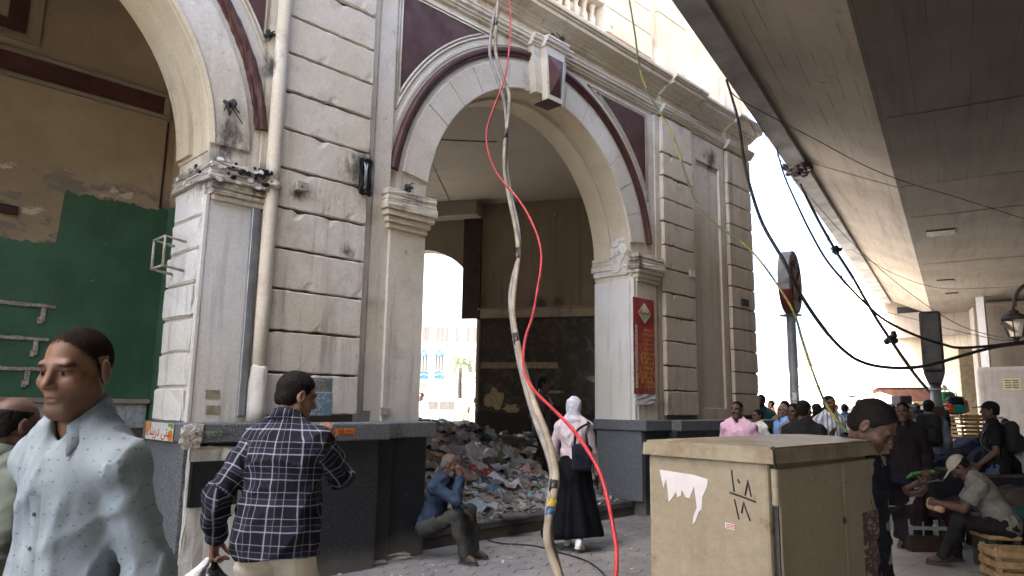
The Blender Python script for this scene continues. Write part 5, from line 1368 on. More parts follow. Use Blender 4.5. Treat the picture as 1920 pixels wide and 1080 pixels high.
tp = [(332,513),(420,527),(510,540),(588,565),(585,605),(560,660),(555,725),(540,735),(520,790),(507,805),(512,760),(530,715),(515,600),(500,640),(490,665),(470,660),(450,620),(445,650),(425,660),(420,630),(400,660),(380,685),(372,600),(366,560),(352,610),(345,580)]
bm = bmesh.new(); prism(bm, [cabpx(x, y, CX-.002) for x, y in tp], CX-.0022, CX-.0006, 'x')
o_ = bm_obj('torn_poster', bm, M_PAPER); tag(o_, 'torn white paper scrap stuck on the tan cabinet', 'poster')
M_INK = simple('black_marker_ink', (.012, .012, .013), .5)
bm = bmesh.new()
for st in ([(715,515),(721,570),(730,632)], [(747,563),(759,585)], [(788,650),(797,600),(801,568),(810,610),(820,658)], [(706,635),(780,660),(845,686)], [(730,670),(742,720),(755,778)], [(770,745),(775,710),(779,685),(795,735),(815,786)]):
    tube(bm, [(CX-.0008, *cabpx(x, y, CX)) for x, y in st], .0030, 5)
o_ = bm_obj('handwritten_numbers', bm, M_INK, cab); 
bm = bmesh.new(); a, b = cabpx(681, 794, CX), cabpx(733, 834, CX); prism(bm, [(a[0], a[1]), (b[0], a[1]-.002), (b[0], b[1]), (a[0], b[1]+.002)], CX-.0018, CX-.0004, 'x')
o_ = bm_obj('sticker', bm, M_PAPER); tag(o_, 'small pale paper label under the numbers on the cabinet', 'sticker')
bm = bmesh.new()
for k in range(3):
    for j in range(3):
        yy = a[0]+(b[0]-a[0])*(.12+.3*j); zz = a[1]+(b[1]-a[1])*(.25+.25*k); box(bm, CX-.0024, CX-.0017, min(yy, yy-.012), max(yy, yy-.012), zz-.0016, zz+.0016)
bm_obj('print_line', bm, simple('faded_red_print', (.30, .10, .08), .8), o_)
def flyer_mat():
    t = NT('dark_red_printed_flyer'); p = t.pos(); 
    c = t.mix(t.ramp(t.noise(t.pos((22, 1, 55)), 1.0, 3), .52, .56), (.055, .022, .022), (.33, .24, .17)); c = t.mix(t.ramp(t.noise(p, 9, 4), .45, .6, 0, .7), c, (.04, .018, .018)); t.color(c); t.rough(.6); return t.m
f0, f1 = at_y(1617, 962, CY-.012), at_y(1646, 955, CY-.012)
bm = bmesh.new(); box(bm, f0[0], f1[0], CY-.0125, CY-.0105, .55, f0[2]); o_ = bm_obj('flyer', bm, flyer_mat()); tag(o_, 'dark red printed flyer glued low on the cabinet door', 'poster')

# ------------------------------------------------------------------ hanging cables
M_BEIGE = simple('dusty_beige_conduit', (.225, .20, .155), .85, var=.35, scale=6, bump=.4)
M_GREYC = simple('grey_ribbed_conduit', (.17, .165, .16), .6, var=.25, scale=9)
M_RED = simple('red_cable_sheath', (.36, .022, .030), .5, var=.3, scale=7, bump=.1)
M_BLACKC = simple('black_cable_sheath', (.012, .012, .014), .5, var=.2)
M_TAPE = simple('black_insulating_tape', (.014, .014, .015), .4)
def cable(name, pts, r, m, label, n=10, per=8, ridges=0.0, cat='cable', group=None):
    sp = spline([(*p, 0) if False else p for p in pts], per)
    w = [at_depth(q[0], q[1], q[2]) for q in sp]
    if ridges:                                            # even spacing for the ribs
        w = np.array(w); L = np.r_[0, np.cumsum(np.linalg.norm(np.diff(w, axis=0), axis=1))]; ss = np.arange(0, L[-1], .012); w = np.stack([np.interp(ss, L, w[:, i]) for i in range(3)], -1)
    bm = bmesh.new(); tube(bm, [tuple(q) for q in w], r, n, ridges=ridges); o = bm_obj(name, bm, m); tag(o, label, cat, group); return o, sp
def dep(y):                                               # metres off, by how thick the bundle reads
    return float(np.interp(y, [-40, 100, 350, 480, 650, 850, 1000, 1120], [8.0, 7.6, 6.9, 5.9, 4.7, 3.4, 3.0, 2.85]))
bp = [(936,-60),(934,0),(930,55),(930,100),(943,145),(955,180),(952,230),(947,265),(946,320),(955,372),(967,430),(972,480),(965,540),(962,590),(972,650),(985,700),(1003,760),(1020,802),(1035,850),(1042,890),(1040,920),(1032,960),(1026,1000),(1032,1035),(1048,1080),(1062,1130)]
gp = [(940,-60),(934,0),(926,30),(920,70),(919,105),(931,145),(944,185),(950,240),(950,300),(957,360),(971,425),(973,476),(962,522),(957,562),(962,612),(974,680),(988,735),(1005,790),(1026,845),(1037,890),(1032,930),(1028,970),(1031,1010),(1044,1060),(1058,1120)]
con, csp = cable('conduit', [(x, y, dep(y)) for x, y in bp], .0185, M_BEIGE, 'beige flexible conduit hanging down in front of the arch', ridges=.035)
cable('ribbed_conduit', [(x, y, dep(y)+.05) for x, y in gp], .0165, M_GREYC, 'grey ribbed conduit taped to the beige conduit', ridges=.09)
rp = [(948,-60),(952,-20),(957,30),(955,90),(945,150),(922,212),(912,250),(917,290),(935,330),(965,365),(990,402),(1010,450),(1015,490),(1008,540),(999,590),(984,640),(982,690),(1000,730),(1040,770),(1071,802),(1100,842),(1124,885),(1138,930),(1148,980),(1156,1030),(1155,1080),(1148,1130)]
cable('red_cable', [(x, y, dep(y)-.06) for x, y in rp], .0092, M_RED, 'red cable crossing the conduits and curving to the ground')
for i, yy in enumerate((40, 252, 478, 632, 912)):
    p0 = min(csp, key=lambda q: abs(q[1]-(yy-8))); p1 = min(csp, key=lambda q: abs(q[1]-(yy+8)))
    if p1 is p0: p1 = csp[[id(q) for q in csp].index(id(p0))+1]
    a, b = at_depth(*p0), at_depth(*p1); bm = bmesh.new()
    for dd in (.0, .022):
        a2 = a+FW*dd+RT*(-.004); b2 = b+FW*dd+RT*(-.004); tube(bm, [a2, (a2+b2)/2, b2], .022, 10)
    o_ = bm_obj('tape_band', bm, M_TAPE, con)
for yy, m in ((944, simple('yellow_tape', (.36, .28, .03), .5)), (960, simple('blue_tape', (.02, .07, .20), .5))):
    p0 = min(csp, key=lambda q: abs(q[1]-(yy-6))); a = at_depth(*p0); b = at_depth(*min(csp, key=lambda q: abs(q[1]-(yy+9)))); bm = bmesh.new(); tube(bm, [a, (a+b)/2, b], .0205, 10); bm_obj('tape_band', bm, m, con)
t = NT('yellow_green_earth_wire'); p = t.pos(); t.color(t.mix(t.ramp(t.noise(p, 2.2, 2), .47, .53), (.20, .175, .03), (.055, .09, .025))); t.rough(.5); M_YG = t.m
yg = [(1172,-50,7.2),(1180,0,7.1),(1190,60,7.0),(1200,130,6.9),(1215,172,6.8),(1240,215,6.7),(1262,255,6.6),(1280,310,6.45),(1300,368,6.3),(1330,410,6.1),(1370,440,5.95),(1400,462,5.8),(1430,495,5.6),(1465,545,5.4),(1490,590,5.2),(1505,640,4.9),(1525,700,4.5),(1545,750,4.2),(1570,790,3.9),(1592,814,3.6),(1606,834,3.5),(1612,870,3.48)]
cable('earth_wire', yg, .0085, M_YG, 'yellow and green earth wire looping down to the cabinet')
def ovc(label, pts, r, name='overhead_cable', g='black cables strung under the flyover', per=6, n=6): return cable(name, pts, r, M_BLACKC, label, n, per, group=g)
ovc('lowest thick black cable sagging across to the street lamp', [(1362,150,10.5),(1371,178,10.0),(1385,230,9.2),(1395,300,8.4),(1407,352,7.8),(1430,420,7.3),(1470,490,6.9),(1500,550,6.9),(1540,610,6.9),(1580,655,6.9),(1620,680,7),(1680,690,7.1),(1740,685,7.3),(1800,668,7.5),(1860,652,7.7),(1925,643,8)], .0175)
ovc('second thick black cable sagging just above the lowest one', [(1456,278,13.9),(1464,308,13.2),(1475,340,12.2),(1500,395,10.6),(1518,432,9.9),(1548,485,9.1),(1585,530,8.4),(1622,568,7.8),(1659,600,7.8),(1715,628,7.8),(1770,646,7.8),(1800,652,7.8),(1863,648,7.9),(1925,640,8)], .015)
ovc('straight bundle of black cables running down to the box sign pole', [(1500,345,15),(1530,405,14.6),(1565,467,14.2),(1600,522,13.8),(1640,592,13.2),(1680,652,12.8),(1720,708,12.4),(1753,745,12.1)], .029)
for x, y, d, lb in ((1566, 468, 14.2, 'knotted splice high on the straight cable bundle'), (1671, 636, 13.0, 'knotted splice low on the straight cable bundle')):
    bm = bmesh.new()
    for k in range(10):
        qq = at_depth(x+rng.normal(0, 3), y+rng.normal(0, 4), d); s_ = rng.uniform(.03, .055); box(bm, -s_, s_, -s_, s_, -s_, s_, bev=s_*.4, M=Matrix.Translation(qq) @ Matrix.Rotation(rng.uniform(0, 6), 4, (1, 1, .3)))
    o_ = bm_obj('cable_knot', bm, M_BLACKC); tag(o_, lb, 'cable knot')
for i, (lb, pts) in enumerate((('long thin wire crossing high under the concrete soffit', [(1365,160,9),(1390,188,9),(1530,262,9.5),(1620,310,10),(1700,342,10.5),(1800,372,11),(1925,412,12)]),
    ('thin wire drooping from the cornice corner to the deck edge', [(1405,225,12),(1425,268,12.4),(1452,315,13),(1475,335,13.6),(1498,338,14)]),
    ('thin wire running down from the deck edge to the lamp', [(1385,150,12),(1450,280,13),(1520,370,14),(1600,458,14),(1700,545,13),(1800,610,11),(1905,640,9)]),
    ('thin wire crossing below the soffit hatches', [(1600,470,18),(1680,515,18),(1760,540,18),(1850,540,17),(1925,536,16)]),
    ('frayed wire hanging off the deck edge by the bracket', [(1512,365,16),(1540,420,16),(1562,480,16.5),(1590,545,17),(1618,600,17)]),
    ('slack wire looping over the hazy tower', [(1550,430,17),(1575,500,17),(1588,560,17),(1612,590,17),(1640,600,16)]),
    ('thin wire sloping past the box sign to the lamp', [(1640,580,15),(1720,600,14),(1800,622,12),(1925,648,9.5)]),
    ('thin wire strung level behind the metro sign', [(1420,724,30),(1480,725,30),(1540,725,30),(1600,726,30)]))):
    ovc(lb, pts, .0065 if i < 7 else .03, 'thin_wire', 'thin wires under the flyover', n=5)
gpt = [at_z(x, y, G+.012) for x, y in ((885, 985), (915, 1011), (945, 1019), (1000, 1023), (1050, 1036), (1085, 1046), (1108, 1056), (1128, 1072), (1150, 1100))]
bm = bmesh.new(); tube(bm, [tuple(q) for q in spline([tuple(q) for q in gpt], 8)], .008, 6); o_ = bm_obj('ground_cable', bm, M_BLACKC); tag(o_, 'thin black cable lying on the pavement by the threshold', 'cable')

# ------------------------------------------------------------------ things fixed to the facade
def fbox(name, px0, py0, px1, py1, Y, dep_, m, label, cat, bev=.004, parent=None):
    a, b = at_y(px0, py0, Y), at_y(px1, py1, Y); bm = bmesh.new()
    box(bm, min(a[0], b[0]), max(a[0], b[0]), Y-dep_, Y, min(a[2], b[2]), max(a[2], b[2]), bev=bev); o = bm_obj(name, bm, m, parent)
    if label: tag(o, label, cat)
    return o
M_BOXC = simple('cream_painted_metal', (.36, .33, .26), .6, var=.3, scale=20)
o_ = fbox('junction_box', 553, 340, 574, 362, 6.299, .055, M_BOXC, 'small square cream junction box on the rusticated pilaster', 'junction box', .006)
bm = bmesh.new(); q = at_y(566, 350, 6.24); lathe(bm, [(.010, 0), (.010, .004)], 8, Matrix.Translation((q[0], 6.244, q[2])) @ Matrix.Rotation(PI/2, 4, 'X')); bm_obj('cable_hole', bm, M_IRON, o_)
q0 = at_y(683, 327, 6.29)
hole = wempty('burnt_fixture', (q0[0], 6.29, q0[2]), 'charred remains of an electric box on the pilaster edge', 'fixture')
bm = bmesh.new()
box(bm, q0[0]-.055, q0[0]+.065, 6.255, 6.297, q0[2]-.21, q0[2]+.15, bev=.01)
bmesh.ops.subdivide_edges(bm, edges=bm.edges, cuts=3, use_grid_fill=True)
for v in bm.verts: v.co += Vector((rng.normal(0, .014), rng.normal(0, .012), rng.normal(0, .016)))
bm_obj('charred_box', bm, simple('charred_black', (.008, .008, .008), .8), hole)
bm = bmesh.new()
for k in range(5): x = q0[0]+rng.uniform(-.05, .06); tube(bm, [(x, 6.25, q0[2]+rng.uniform(-.2, -.1)), (x+rng.normal(0, .01), 6.235, q0[2]), (x+rng.normal(0, .02), 6.24, q0[2]+rng.uniform(.05, .12))], .006, 5)
bm_obj('bent_wire', bm, M_STEEL, hole)
# knot of old wires on the frieze, broken lamp fixture on the left spandrel
M_OLDMET = simple('blackened_metal', (.045, .042, .04), .7, .2, var=.5, scale=30)
def wirebunch(name, px, py, Y, n, spread, label, m=None, drop=.05):
    q = at_y(px, py, Y); bm = bmesh.new()
    for k in range(n):
        a = rng.normal(size=3)*spread; a[1] = -abs(a[1])*1.2; b = a*.5+rng.normal(size=3)*spread*.4; b[1] = -abs(b[1])
        tube(bm, [tuple(q), tuple(q+b), tuple(q+a-np.array([0, 0, drop]))], rng.uniform(.004, .009), 5)
    for k in range(7):
        z_ = rng.uniform(.012, .03); box(bm, -z_, z_, -z_*.6, z_*.6, -z_, z_, bev=.004, M=Matrix.Translation(q+rng.normal(0, .02, 3)) @ Matrix.Rotation(rng.uniform(0, 6), 4, (1, .5, .2)))
    o = bm_obj(name, bm, m or M_OLDMET); tag(o, label, 'wiring'); return o
wirebunch('wire_knot', 1030, 62, 6.39, 16, .075, 'knot of cut wires sticking out under the cornice')
wirebunch('broken_fixture', 432, 195, 6.36, 9, .06, 'broken lamp fixture on the face of the left arch', drop=.08)
wirebunch('wire_stub', 767, 352, 6.37, 5, .05, 'stub of bent wires above the middle capital')
wirebunch('wire_stub', 1196, 480, 6.37, 5, .05, 'stub of bent wires above the right capital')
wirebunch('wire_stub', 505, 65, 6.385, 5, .05, 'stub of torn wires high beside the downpipe')
wirebunch('ceiling_wires', 990, 296, 8.9, 5, .06, 'loose wires hanging from the shop ceiling')
fbox('socket_plate', 711, 764, 731, 778, 6.334, .02, M_BOXC, 'white double socket near the foot of the middle pier', 'socket', .003)
o_ = fbox('metal_plate', 675, 770, 692, 791, 6.364, .006, M_STEEL, 'small perforated metal plate beside the middle pier', 'plate', .001)
fbox('switch_box', 1389, 560, 1401, 575, 6.299, .04, M_IRON, 'small dark switch box on the corner pilaster', 'switch box', .003)
fbox('wall_box', 1292, 506, 1302, 520, 6.299, .02, M_PAPER, 'small pale broken plate on the second right block column', 'plate', .002)
meter = fbox('meter_box', 357, 866, 440, 944, 6.163, .05, simple('black_meter_case', (.010, .011, .012), .4), 'black meter box set in the damaged plinth', 'meter box', .006)
bm = bmesh.new(); a, b = at_y(357, 866, 6.11), at_y(440, 944, 6.11)
for (x0, x1, z0, z1) in ((a[0], b[0], a[2]-.012, a[2]), (a[0], a[0]+.012, b[2], a[2]-.0125)): box(bm, x0, x1, 6.100, 6.112, z0, z1)
bm_obj('case_rim', bm, M_IRON, meter)
bm = bmesh.new(); q = [at_x(307, 470, 2.40), at_x(345, 462, 2.40), at_x(340, 510, 2.40), at_x(303, 514, 2.40)]
fr_ = [(2.39, 6.62, 2.93), (2.20, 6.60, 2.95), (2.20, 6.60, 2.68), (2.39, 6.62, 2.66)]; tube(bm, fr_, .014, 6); tube(bm, [(x, y+.28, z) for x, y, z in fr_], .014, 6); tube(bm, [fr_[1], (2.2, 6.88, 2.95)], .012, 6); tube(bm, [fr_[2], (2.2, 6.88, 2.68)], .012, 6)
o_ = bm_obj('wall_bracket', bm, M_BOXC); tag(o_, 'pale metal bracket on the broken side of the left pier', 'bracket')
# patches and small posters
def print_mat(name, base, ink, sc=(60, 1, 22), thr=.54, base2=None):
    t = NT(name); p = t.pos(); c = t.mix(t.ramp(t.noise(t.pos(sc), 1.0, 3), thr, thr+.03), base, ink)
    if base2: c = t.mix(t.ramp(t.noise(p, 7, 4), .4, .62), c, base2)
    t.color(c); t.rough(.7); return t.m
o_ = fbox('faded_poster', 578, 736, 621, 779, 6.297, .004, print_mat('faded_blue_print', (.10, .19, .27), (.30, .33, .33), (50, 1, 30), .5, (.12, .17, .20)), 'faded blue and grey poster on the bottom block of the pilaster', 'poster', 0)
fbox('poster_top', 580, 708, 622, 735.5, 6.2975, .003, print_mat('faded_grey_print', (.16, .16, .15), (.32, .30, .25), (40, 1, 90), .5, (.11, .11, .10)), None, None, 0, o_)
for (y0, y1, lb) in ((731, 748, 'upper brown paper patch on the left pier'), (760, 777, 'lower brown paper patch on the left pier')):
    fbox('paper_patch', 386, y0, 411, y1, 6.344, .003, simple('brown_paper', (.27, .225, .15), .85, var=.3, scale=25), lb, 'paper patch', 0)
fbox('pale_sticker', 1141, 760, 1153, 772, 6.37, .002, M_PAPER, None, None, 0, None) if False else None
# Arabic lettering (presentation forms, written right to left)
AR = {'s_i': '\ufeb3', 't_m': '\ufe98', 'y_f': '\ufef0', 'd': '\ufea9', 'r_f': '\ufeae', 'r': '\ufead', 'y_i': '\ufef3', 'n_m': '\ufee8', 'k_f': '\ufeda', 'a': '\ufe8d', 'a_f': '\ufe8e', 'l_i': '\ufedf', 'm_i': '\ufee3', 'b_i': '\ufe91', 's_m': '\ufeb4', 'l_m': '\ufee0', 'w_f': '\ufeee', 'h_f': '\ufeea', 'm_m': '\ufee4', 'y_m': '\ufef4', 't_f': '\ufe94'}
def arabic(keys): return ''.join(AR[k] if k in AR else k for k in keys)[::-1]
def text_mesh(s, size, extrude=.0008):
    c = bpy.data.curves.new('lettering', 'FONT'); c.body = s; c.size = size; c.extrude = extrude; c.align_x = 'CENTER'; c.align_y = 'CENTER'; c.resolution_u = 3
    o = bpy.data.objects.new('lettering', c); COL.objects.link(o); bpy.context.view_layer.update()
    me = bpy.data.meshes.new_from_object(o.evaluated_get(bpy.context.evaluated_depsgraph_get())); bpy.data.objects.remove(o); bpy.data.curves.remove(c); me.name = 'lettering'; return me
def lettering(s, size, m, M, parent=None):
    me = text_mesh(s, size); me.transform(M); o = link_mesh('lettering', me, m, parent); return o
FRONT = lambda x, y, z: Matrix.Translation((x, y, z)) @ Matrix.Rotation(PI/2, 4, 'X')
SIDE = lambda x, y, z: Matrix.Translation((x, y, z)) @ Matrix.Rotation(-PI/2, 4, 'Z') @ Matrix.Rotation(PI/2, 4, 'X')
CITY_DRINK = ['s_i', 't_m', 'y_f', ' ', 'd', 'r', 'y_i', 'n_m', 'k_f']
LINE1 = ['m_i', 'b_i', 's_m', 'w_f', 'r', ' ', 'a', 'l_i', 'b_i', 'y_m', 't_f', ' ', 'd', 'a', 'r']
# sticker on the end of the left ledge
LX = 2.338
a, b = at_x(267, 797, LX), at_x(312, 845, LX)
st = bm = bmesh.new(); y1, y0 = 7.02, 6.36
box(bm, LX-.004, LX-.001, y0, y1, 1.148, 1.298); st = bm_obj('sticker', bm, simple('glossy_white_print', (.55, .57, .50), .4, var=.08)); tag(st, 'white sticker with red Arabic lettering and orange slices on the left ledge end', 'sticker')
lettering(arabic(CITY_DRINK), .135, simple('red_print', (.42, .03, .04), .5), SIDE(LX-.006, (y0+y1)/2, 1.225), st)
M_ORP = simple('orange_print', (.62, .26, .03), .5); M_GRP = simple('green_print', (.12, .33, .05), .5)
for (yy, zz, r_, m_) in ((6.99, 1.26, .07, M_ORP), (6.93, 1.285, .04, M_ORP), (6.42, 1.19, .06, M_ORP), (6.40, 1.285, .035, M_GRP), (6.46, 1.288, .025, M_GRP)):
    q = [(max(y0+.002, min(y1-.002, yy+r_*math.cos(a_))), max(1.150, min(1.296, zz+r_*.9*math.sin(a_)))) for a_ in np.linspace(0, 2*PI, 14)[:-1]]
    bm = bmesh.new(); prism(bm, q, LX-.0055-rng.uniform(0, .0004), LX-.0042, 'x'); bm_obj('printed_fruit', bm, m_, st)
LY = 5.943
for (x0, x1, y0_, y1_, colr, ink, lb) in ((570, 601, 811, 824, (.06, .22, .03), (.42, .46, .12), 'green sticker with yellow Arabic writing on the ledge by the raised hand'), (622, 664, 810, 823, (.60, .17, .02), (.10, .03, .01), 'orange sticker with dark Arabic writing on the granite ledge')):
    a, b = at_y(x0, (y0_+y1_)/2, LY), at_y(x1, (y0_+y1_)/2, LY); zc = 1.222 if colr[0] < .1 else 1.226; bm = bmesh.new()
    box(bm, a[0], b[0], LY-.002, LY+.002, zc-.030, zc+.030); o_ = bm_obj('sticker', bm, simple('print_%d' % x0, colr, .5, var=.12, scale=30)); tag(o_, lb, 'sticker')
    for k in (-1, 1): lettering(arabic(LINE1), .036, simple('ink_%d' % x0, ink, .6), FRONT((a[0]+b[0])/2, LY-.0035, zc+k*.014), o_)
a, b = at_y(362, 822, 6.122), at_y(416, 822, 6.122); bm = bmesh.new(); box(bm, a[0], b[0], 6.121, 6.125, 1.20, 1.243); o_ = bm_obj('sticker', bm, simple('dull_green_strip', (.20, .24, .17), .6)); tag(o_, 'long dull green sticker strip on the left ledge', 'sticker')
lettering(arabic(LINE1+[' ']+LINE1), .034, M_IRON, FRONT((a[0]+b[0])/2, 6.1195, 1.221), o_)
# red poster on the right pier
PYF = 6.331
p0, p1 = at_y(1186, 556, PYF), at_y(1229, 740, PYF)
px0, px1, pz0, pz1 = p0[0], p1[0]-.02, p1[2], p0[2]
def red_poster():
    t = NT('red_printed_poster'); p = t.pos(); z = t.sep(p)[2]
    c = t.mix(t.ramp(t.noise(p, 3, 5), .3, .7), (.235, .022, .022), (.33, .040, .034))
    k = t.math('MULTIPLY', t.ramp(z, pz0+.95, pz0+.55), t.ramp(t.noise(t.pos((34, 1, 11)), 1.0, 3, .6), .50, .56)); c = t.mix(t.math('MULTIPLY', k, .75), c, (.38, .22, .05))
    t.color(c); t.rough(.45); return t.m
bm = bmesh.new(); n = 10
for i in range(n):
    za, zb = pz0+(pz1-pz0)*i/n, pz0+(pz1-pz0)*(i+1)/n; w0 = .012*math.sin(i*1.3); w1 = .012*math.sin((i+1)*1.3)
    vs = [bm.verts.new(v) for v in ((px0, PYF-.004-abs(w0)*.4, za), (px1, PYF-.004-abs(w0), za), (px1, PYF-.004-abs(w1), zb), (px0, PYF-.004-abs(w1)*.4, zb))]; bm.faces.new(vs)
bmesh.ops.remove_doubles(bm, verts=bm.verts, dist=1e-5); r_ = bmesh.ops.extrude_face_region(bm, geom=bm.faces[:]); bmesh.ops.translate(bm, vec=(0, .003, 0), verts=[v for v in r_['geom'] if isinstance(v, bmesh.types.BMVert)])
pst = bm_obj('red_poster', bm, red_poster()); tag(pst, 'tall red poster with a cream diamond hanging on the right pier', 'poster')
cxm = (px0+px1)/2; M_CREAMP = simple('cream_print', (.55, .47, .36), .5); M_GOLD = simple('gold_print', (.42, .25, .05), .5)
bm = bmesh.new(); dz = .165; cz = pz1-.235
prism(bm, [(cxm-.185, cz), (cxm, cz-dz), (cxm+.185, cz), (cxm, cz+dz)], PYF-.026, PYF-.0235, 'y'); bm_obj('diamond_print', bm, M_CREAMP, pst)
lettering(arabic(['a', 'l_i', 'a_f', 's_i', 'm_m', 'y_m', 'l_m', 'a_f', 'd', 'y_i']) , .105, simple('maroon_print', (.20, .015, .02), .5), FRONT(cxm, PYF-.0285, cz+.015), pst)
lettering(arabic(LINE1), .045, M_GRP, FRONT(cxm, PYF-.0285, cz-.06), pst)
bm = bmesh.new(); box(bm, px0+.03, px0+.085, PYF-.026, PYF-.0235, pz0+.09, pz1-.43, bev=.0); bm_obj('side_stripe', bm, M_CREAMP, pst)
for k in range(17):
    lettering('\u0633' if k % 3 == 0 else '\u0645' if k % 3 == 1 else '\u0639', .055, M_IRON, FRONT(px0+.057, PYF-.0285, pz0+.15+k*.066), pst)
for k in range(13): lettering(arabic(LINE1 if k % 2 else LINE1[:9]), .062-.012*(k > 7), M_GOLD, FRONT(cxm+.07, PYF-.0285, pz0+.12+k*.073), pst)
bm = bmesh.new(); box(bm, px0+.04, px1-.01, PYF-.012, PYF-.006, pz0-.16, pz0-.004)
bmesh.ops.subdivide_edges(bm, edges=bm.edges, cuts=4, use_grid_fill=True)
for v in bm.verts: v.co.y -= abs(rng.normal(0, .008)); v.co.x += rng.normal(0, .006)
bm_obj('torn_foot', bm, M_PAPER, pst)
# ------------------------------------------------------------------ metro sign
M_POLE = simple('grey_painted_pole', (.17, .175, .185), .5, var=.25, scale=5)
q = at_depth(1483, 600, 13.0); MX, MY = q[0], q[1]
ztop = at_depth(1482, 590, 13.0)[2]; mc = at_depth(1481, 530, 13.0)
ms = wempty('metro_sign', (MX, MY, G), 'round metro sign with a red M on a tall grey pole', 'sign')
bm = bmesh.new(); lathe(bm, [(.12, G), (.12, G+.03), (.082, G+.05), (.080, ztop-.05), (.075, ztop-.02)], 16, Matrix.Translation((MX, MY, 0))); bm_obj('pole', bm, M_POLE, ms)
bm = bmesh.new(); lathe(bm, [(.10, 0), (.20, .015), (.20, .03), (.10, .04)], 16, Matrix.Translation((MX, MY, ztop-.035))); bm_obj('collar', bm, M_POLE, ms)
hd = facing((MX, MY), 79); fn = Vector((math.cos(hd), math.sin(hd), 0)); fx = Vector((-math.sin(hd), math.cos(hd), 0))   # face normal, face right
MM = Matrix(((fx.x, 0, fn.x, mc[0]), (fx.y, 0, fn.y, mc[1]), (0, 1, 0, mc[2]), (0, 0, 0, 1)))         # x right, y up, z outwards
RD = .565
M_WSIGN = simple('dull_white_panel', (.26, .26, .27), .5, var=.2); M_RSIGN = simple('maroon_red_panel', (.13, .018, .025), .45, var=.2)
bm = bmesh.new(); lathe(bm, [(RD*.99, -.10), (RD, -.09), (RD, .09), (RD*.99, .10)], 40, MM); body = bm_obj('sign_disc', bm, M_WSIGN, ms)
for lo_, hi_, m_, nm in ((R(200), R(340), M_RSIGN, 'lower_rim'), (R(-10), R(190), M_POLE, 'upper_rim')):
    bm = bmesh.new(); pr = [(RD+.002, -.095), (RD+.012, -.09), (RD+.012, .09), (RD+.002, .105), (RD-.055, .112), (RD-.055, .102)]; n = 30; rings = []
    for i in range(n+1):
        a = lo_+(hi_-lo_)*i/n+(.0 if True else 0); rings.append([bm.verts.new(MM @ Vector((r_*math.cos(a), r_*math.sin(a), z_))) for r_, z_ in pr])
    for i in range(n):
        for j in range(6): bm.faces.new((rings[i][j], rings[i][(j+1) % 6], rings[i+1][(j+1) % 6], rings[i+1][j]))
    bm.faces.new(rings[0][::-1]); bm.faces.new(rings[-1]); bm_obj(nm, bm, m_, body)
def flat(polys, z0, z1, name, m, par, MX_=MM):
    bm = bmesh.new()
    for pl in polys: bmesh.ops.transform(bm, matrix=MX_, verts=prism(bm, pl, z0, z1, 'z'))
    return bm_obj(name, bm, m, par)
flat([[(-.33, -.34), (-.19, -.34), (-.19, .0), (0, -.17), (.19, .0), (.19, -.34), (.33, -.34), (.33, .22), (.24, .22), (0, .0), (-.24, .22), (-.33, .22)]], .103, .135, 'letter_m', M_RSIGN, body)
flat([[(-.17, .26), (.17, .26), (.07, .34), (.0, .47), (-.07, .34)]], .103, .13, 'emblem', M_POLE, body)
flat([[(-.37, .235), (-.26, .31), (.26, .31), (.37, .235), (.37, .25), (.27, .335), (-.27, .335), (-.37, .25)]], .103, .122, 'emblem_band', M_IRON, body)
for k, (zz, col) in enumerate(((1.66, (.55, .54, .5)), (1.50, (.46, .43, .25)), (1.38, (.5, .5, .52)))):
    bm = bmesh.new(); a0 = math.atan2(-MY, -MX)-.5
    pts = [(MX+.0835*math.cos(a0+i*.22), MY+.0835*math.sin(a0+i*.22)) for i in range(5)]
    vs = [[bm.verts.new((x, y, z)) for x, y in pts] for z in (zz, zz+.14)]
    for i in range(4): bm.faces.new((vs[0][i], vs[0][i+1], vs[1][i+1], vs[1][i]))
    bm_obj('pole_sticker', bm, simple('sticker_%d' % k, col, .8, var=.3, scale=40), ms)
# ------------------------------------------------------------------ dark box sign on its clad pole
q = at_depth(1755, 740, 12.0); BX, BY = q[0], q[1]; bt, bb = at_depth(1755, 590, 12.0)[2], at_depth(1757, 700, 12.0)[2]
bs = wempty('box_sign', (BX, BY, G), 'dark box sign seen edge on over a timber clad pole', 'sign')
hd = math.atan2(-BY, -BX); MB = Matrix.Translation((BX, BY, 0)) @ Matrix.Rotation(hd, 4, 'Z')
M_DBOX = simple('dark_grey_sign_box', (.035, .033, .034), .55, var=.25)
bm = bmesh.new(); box(bm, -.75, .75, -.155, .155, bb, bt, bev=.03, M=MB); sb = bm_obj('sign_box', bm, M_DBOX, bs)
bm = bmesh.new(); prism(bm, [(-.155, bb-.002), (.155, bb-.002), (.10, bb-.17), (-.10, bb-.17)], -.7, .7, 'x'); bmesh.ops.transform(bm, matrix=MB, verts=bm.verts); bm_obj('sign_foot', bm, M_DBOX, sb)
bm = bmesh.new(); box(bm, .74, .756, -.115, .115, bb+.05, bt-.05, bev=.004, M=MB); bm_obj('end_panel', bm, simple('grey_end_panel', (.055, .052, .052), .5), sb)
bm = bmesh.new(); lathe(bm, [(.085, G), (.085, bb-.16)], 14, MB); bm_obj('pole', bm, M_POLE, bs)
M_OLDWOOD = simple('dark_weathered_timber', (.055, .043, .033), .85, var=.45, scale=9, bump=.5)
for k in range(4):
    bm = bmesh.new(); M_ = MB @ Matrix.Rotation(k*PI/2, 4, 'Z'); box(bm, .088, .112, -.105, .105, G, 1.62+rng.normal(0, .04), bev=.006, M=M_); bm_obj('cladding_board', bm, M_OLDWOOD, bs)
bm = bmesh.new(); lathe(bm, [(.10, 1.86), (.10, 1.89)], 12, MB); bm_obj('strap', bm, M_PAPER, bs)
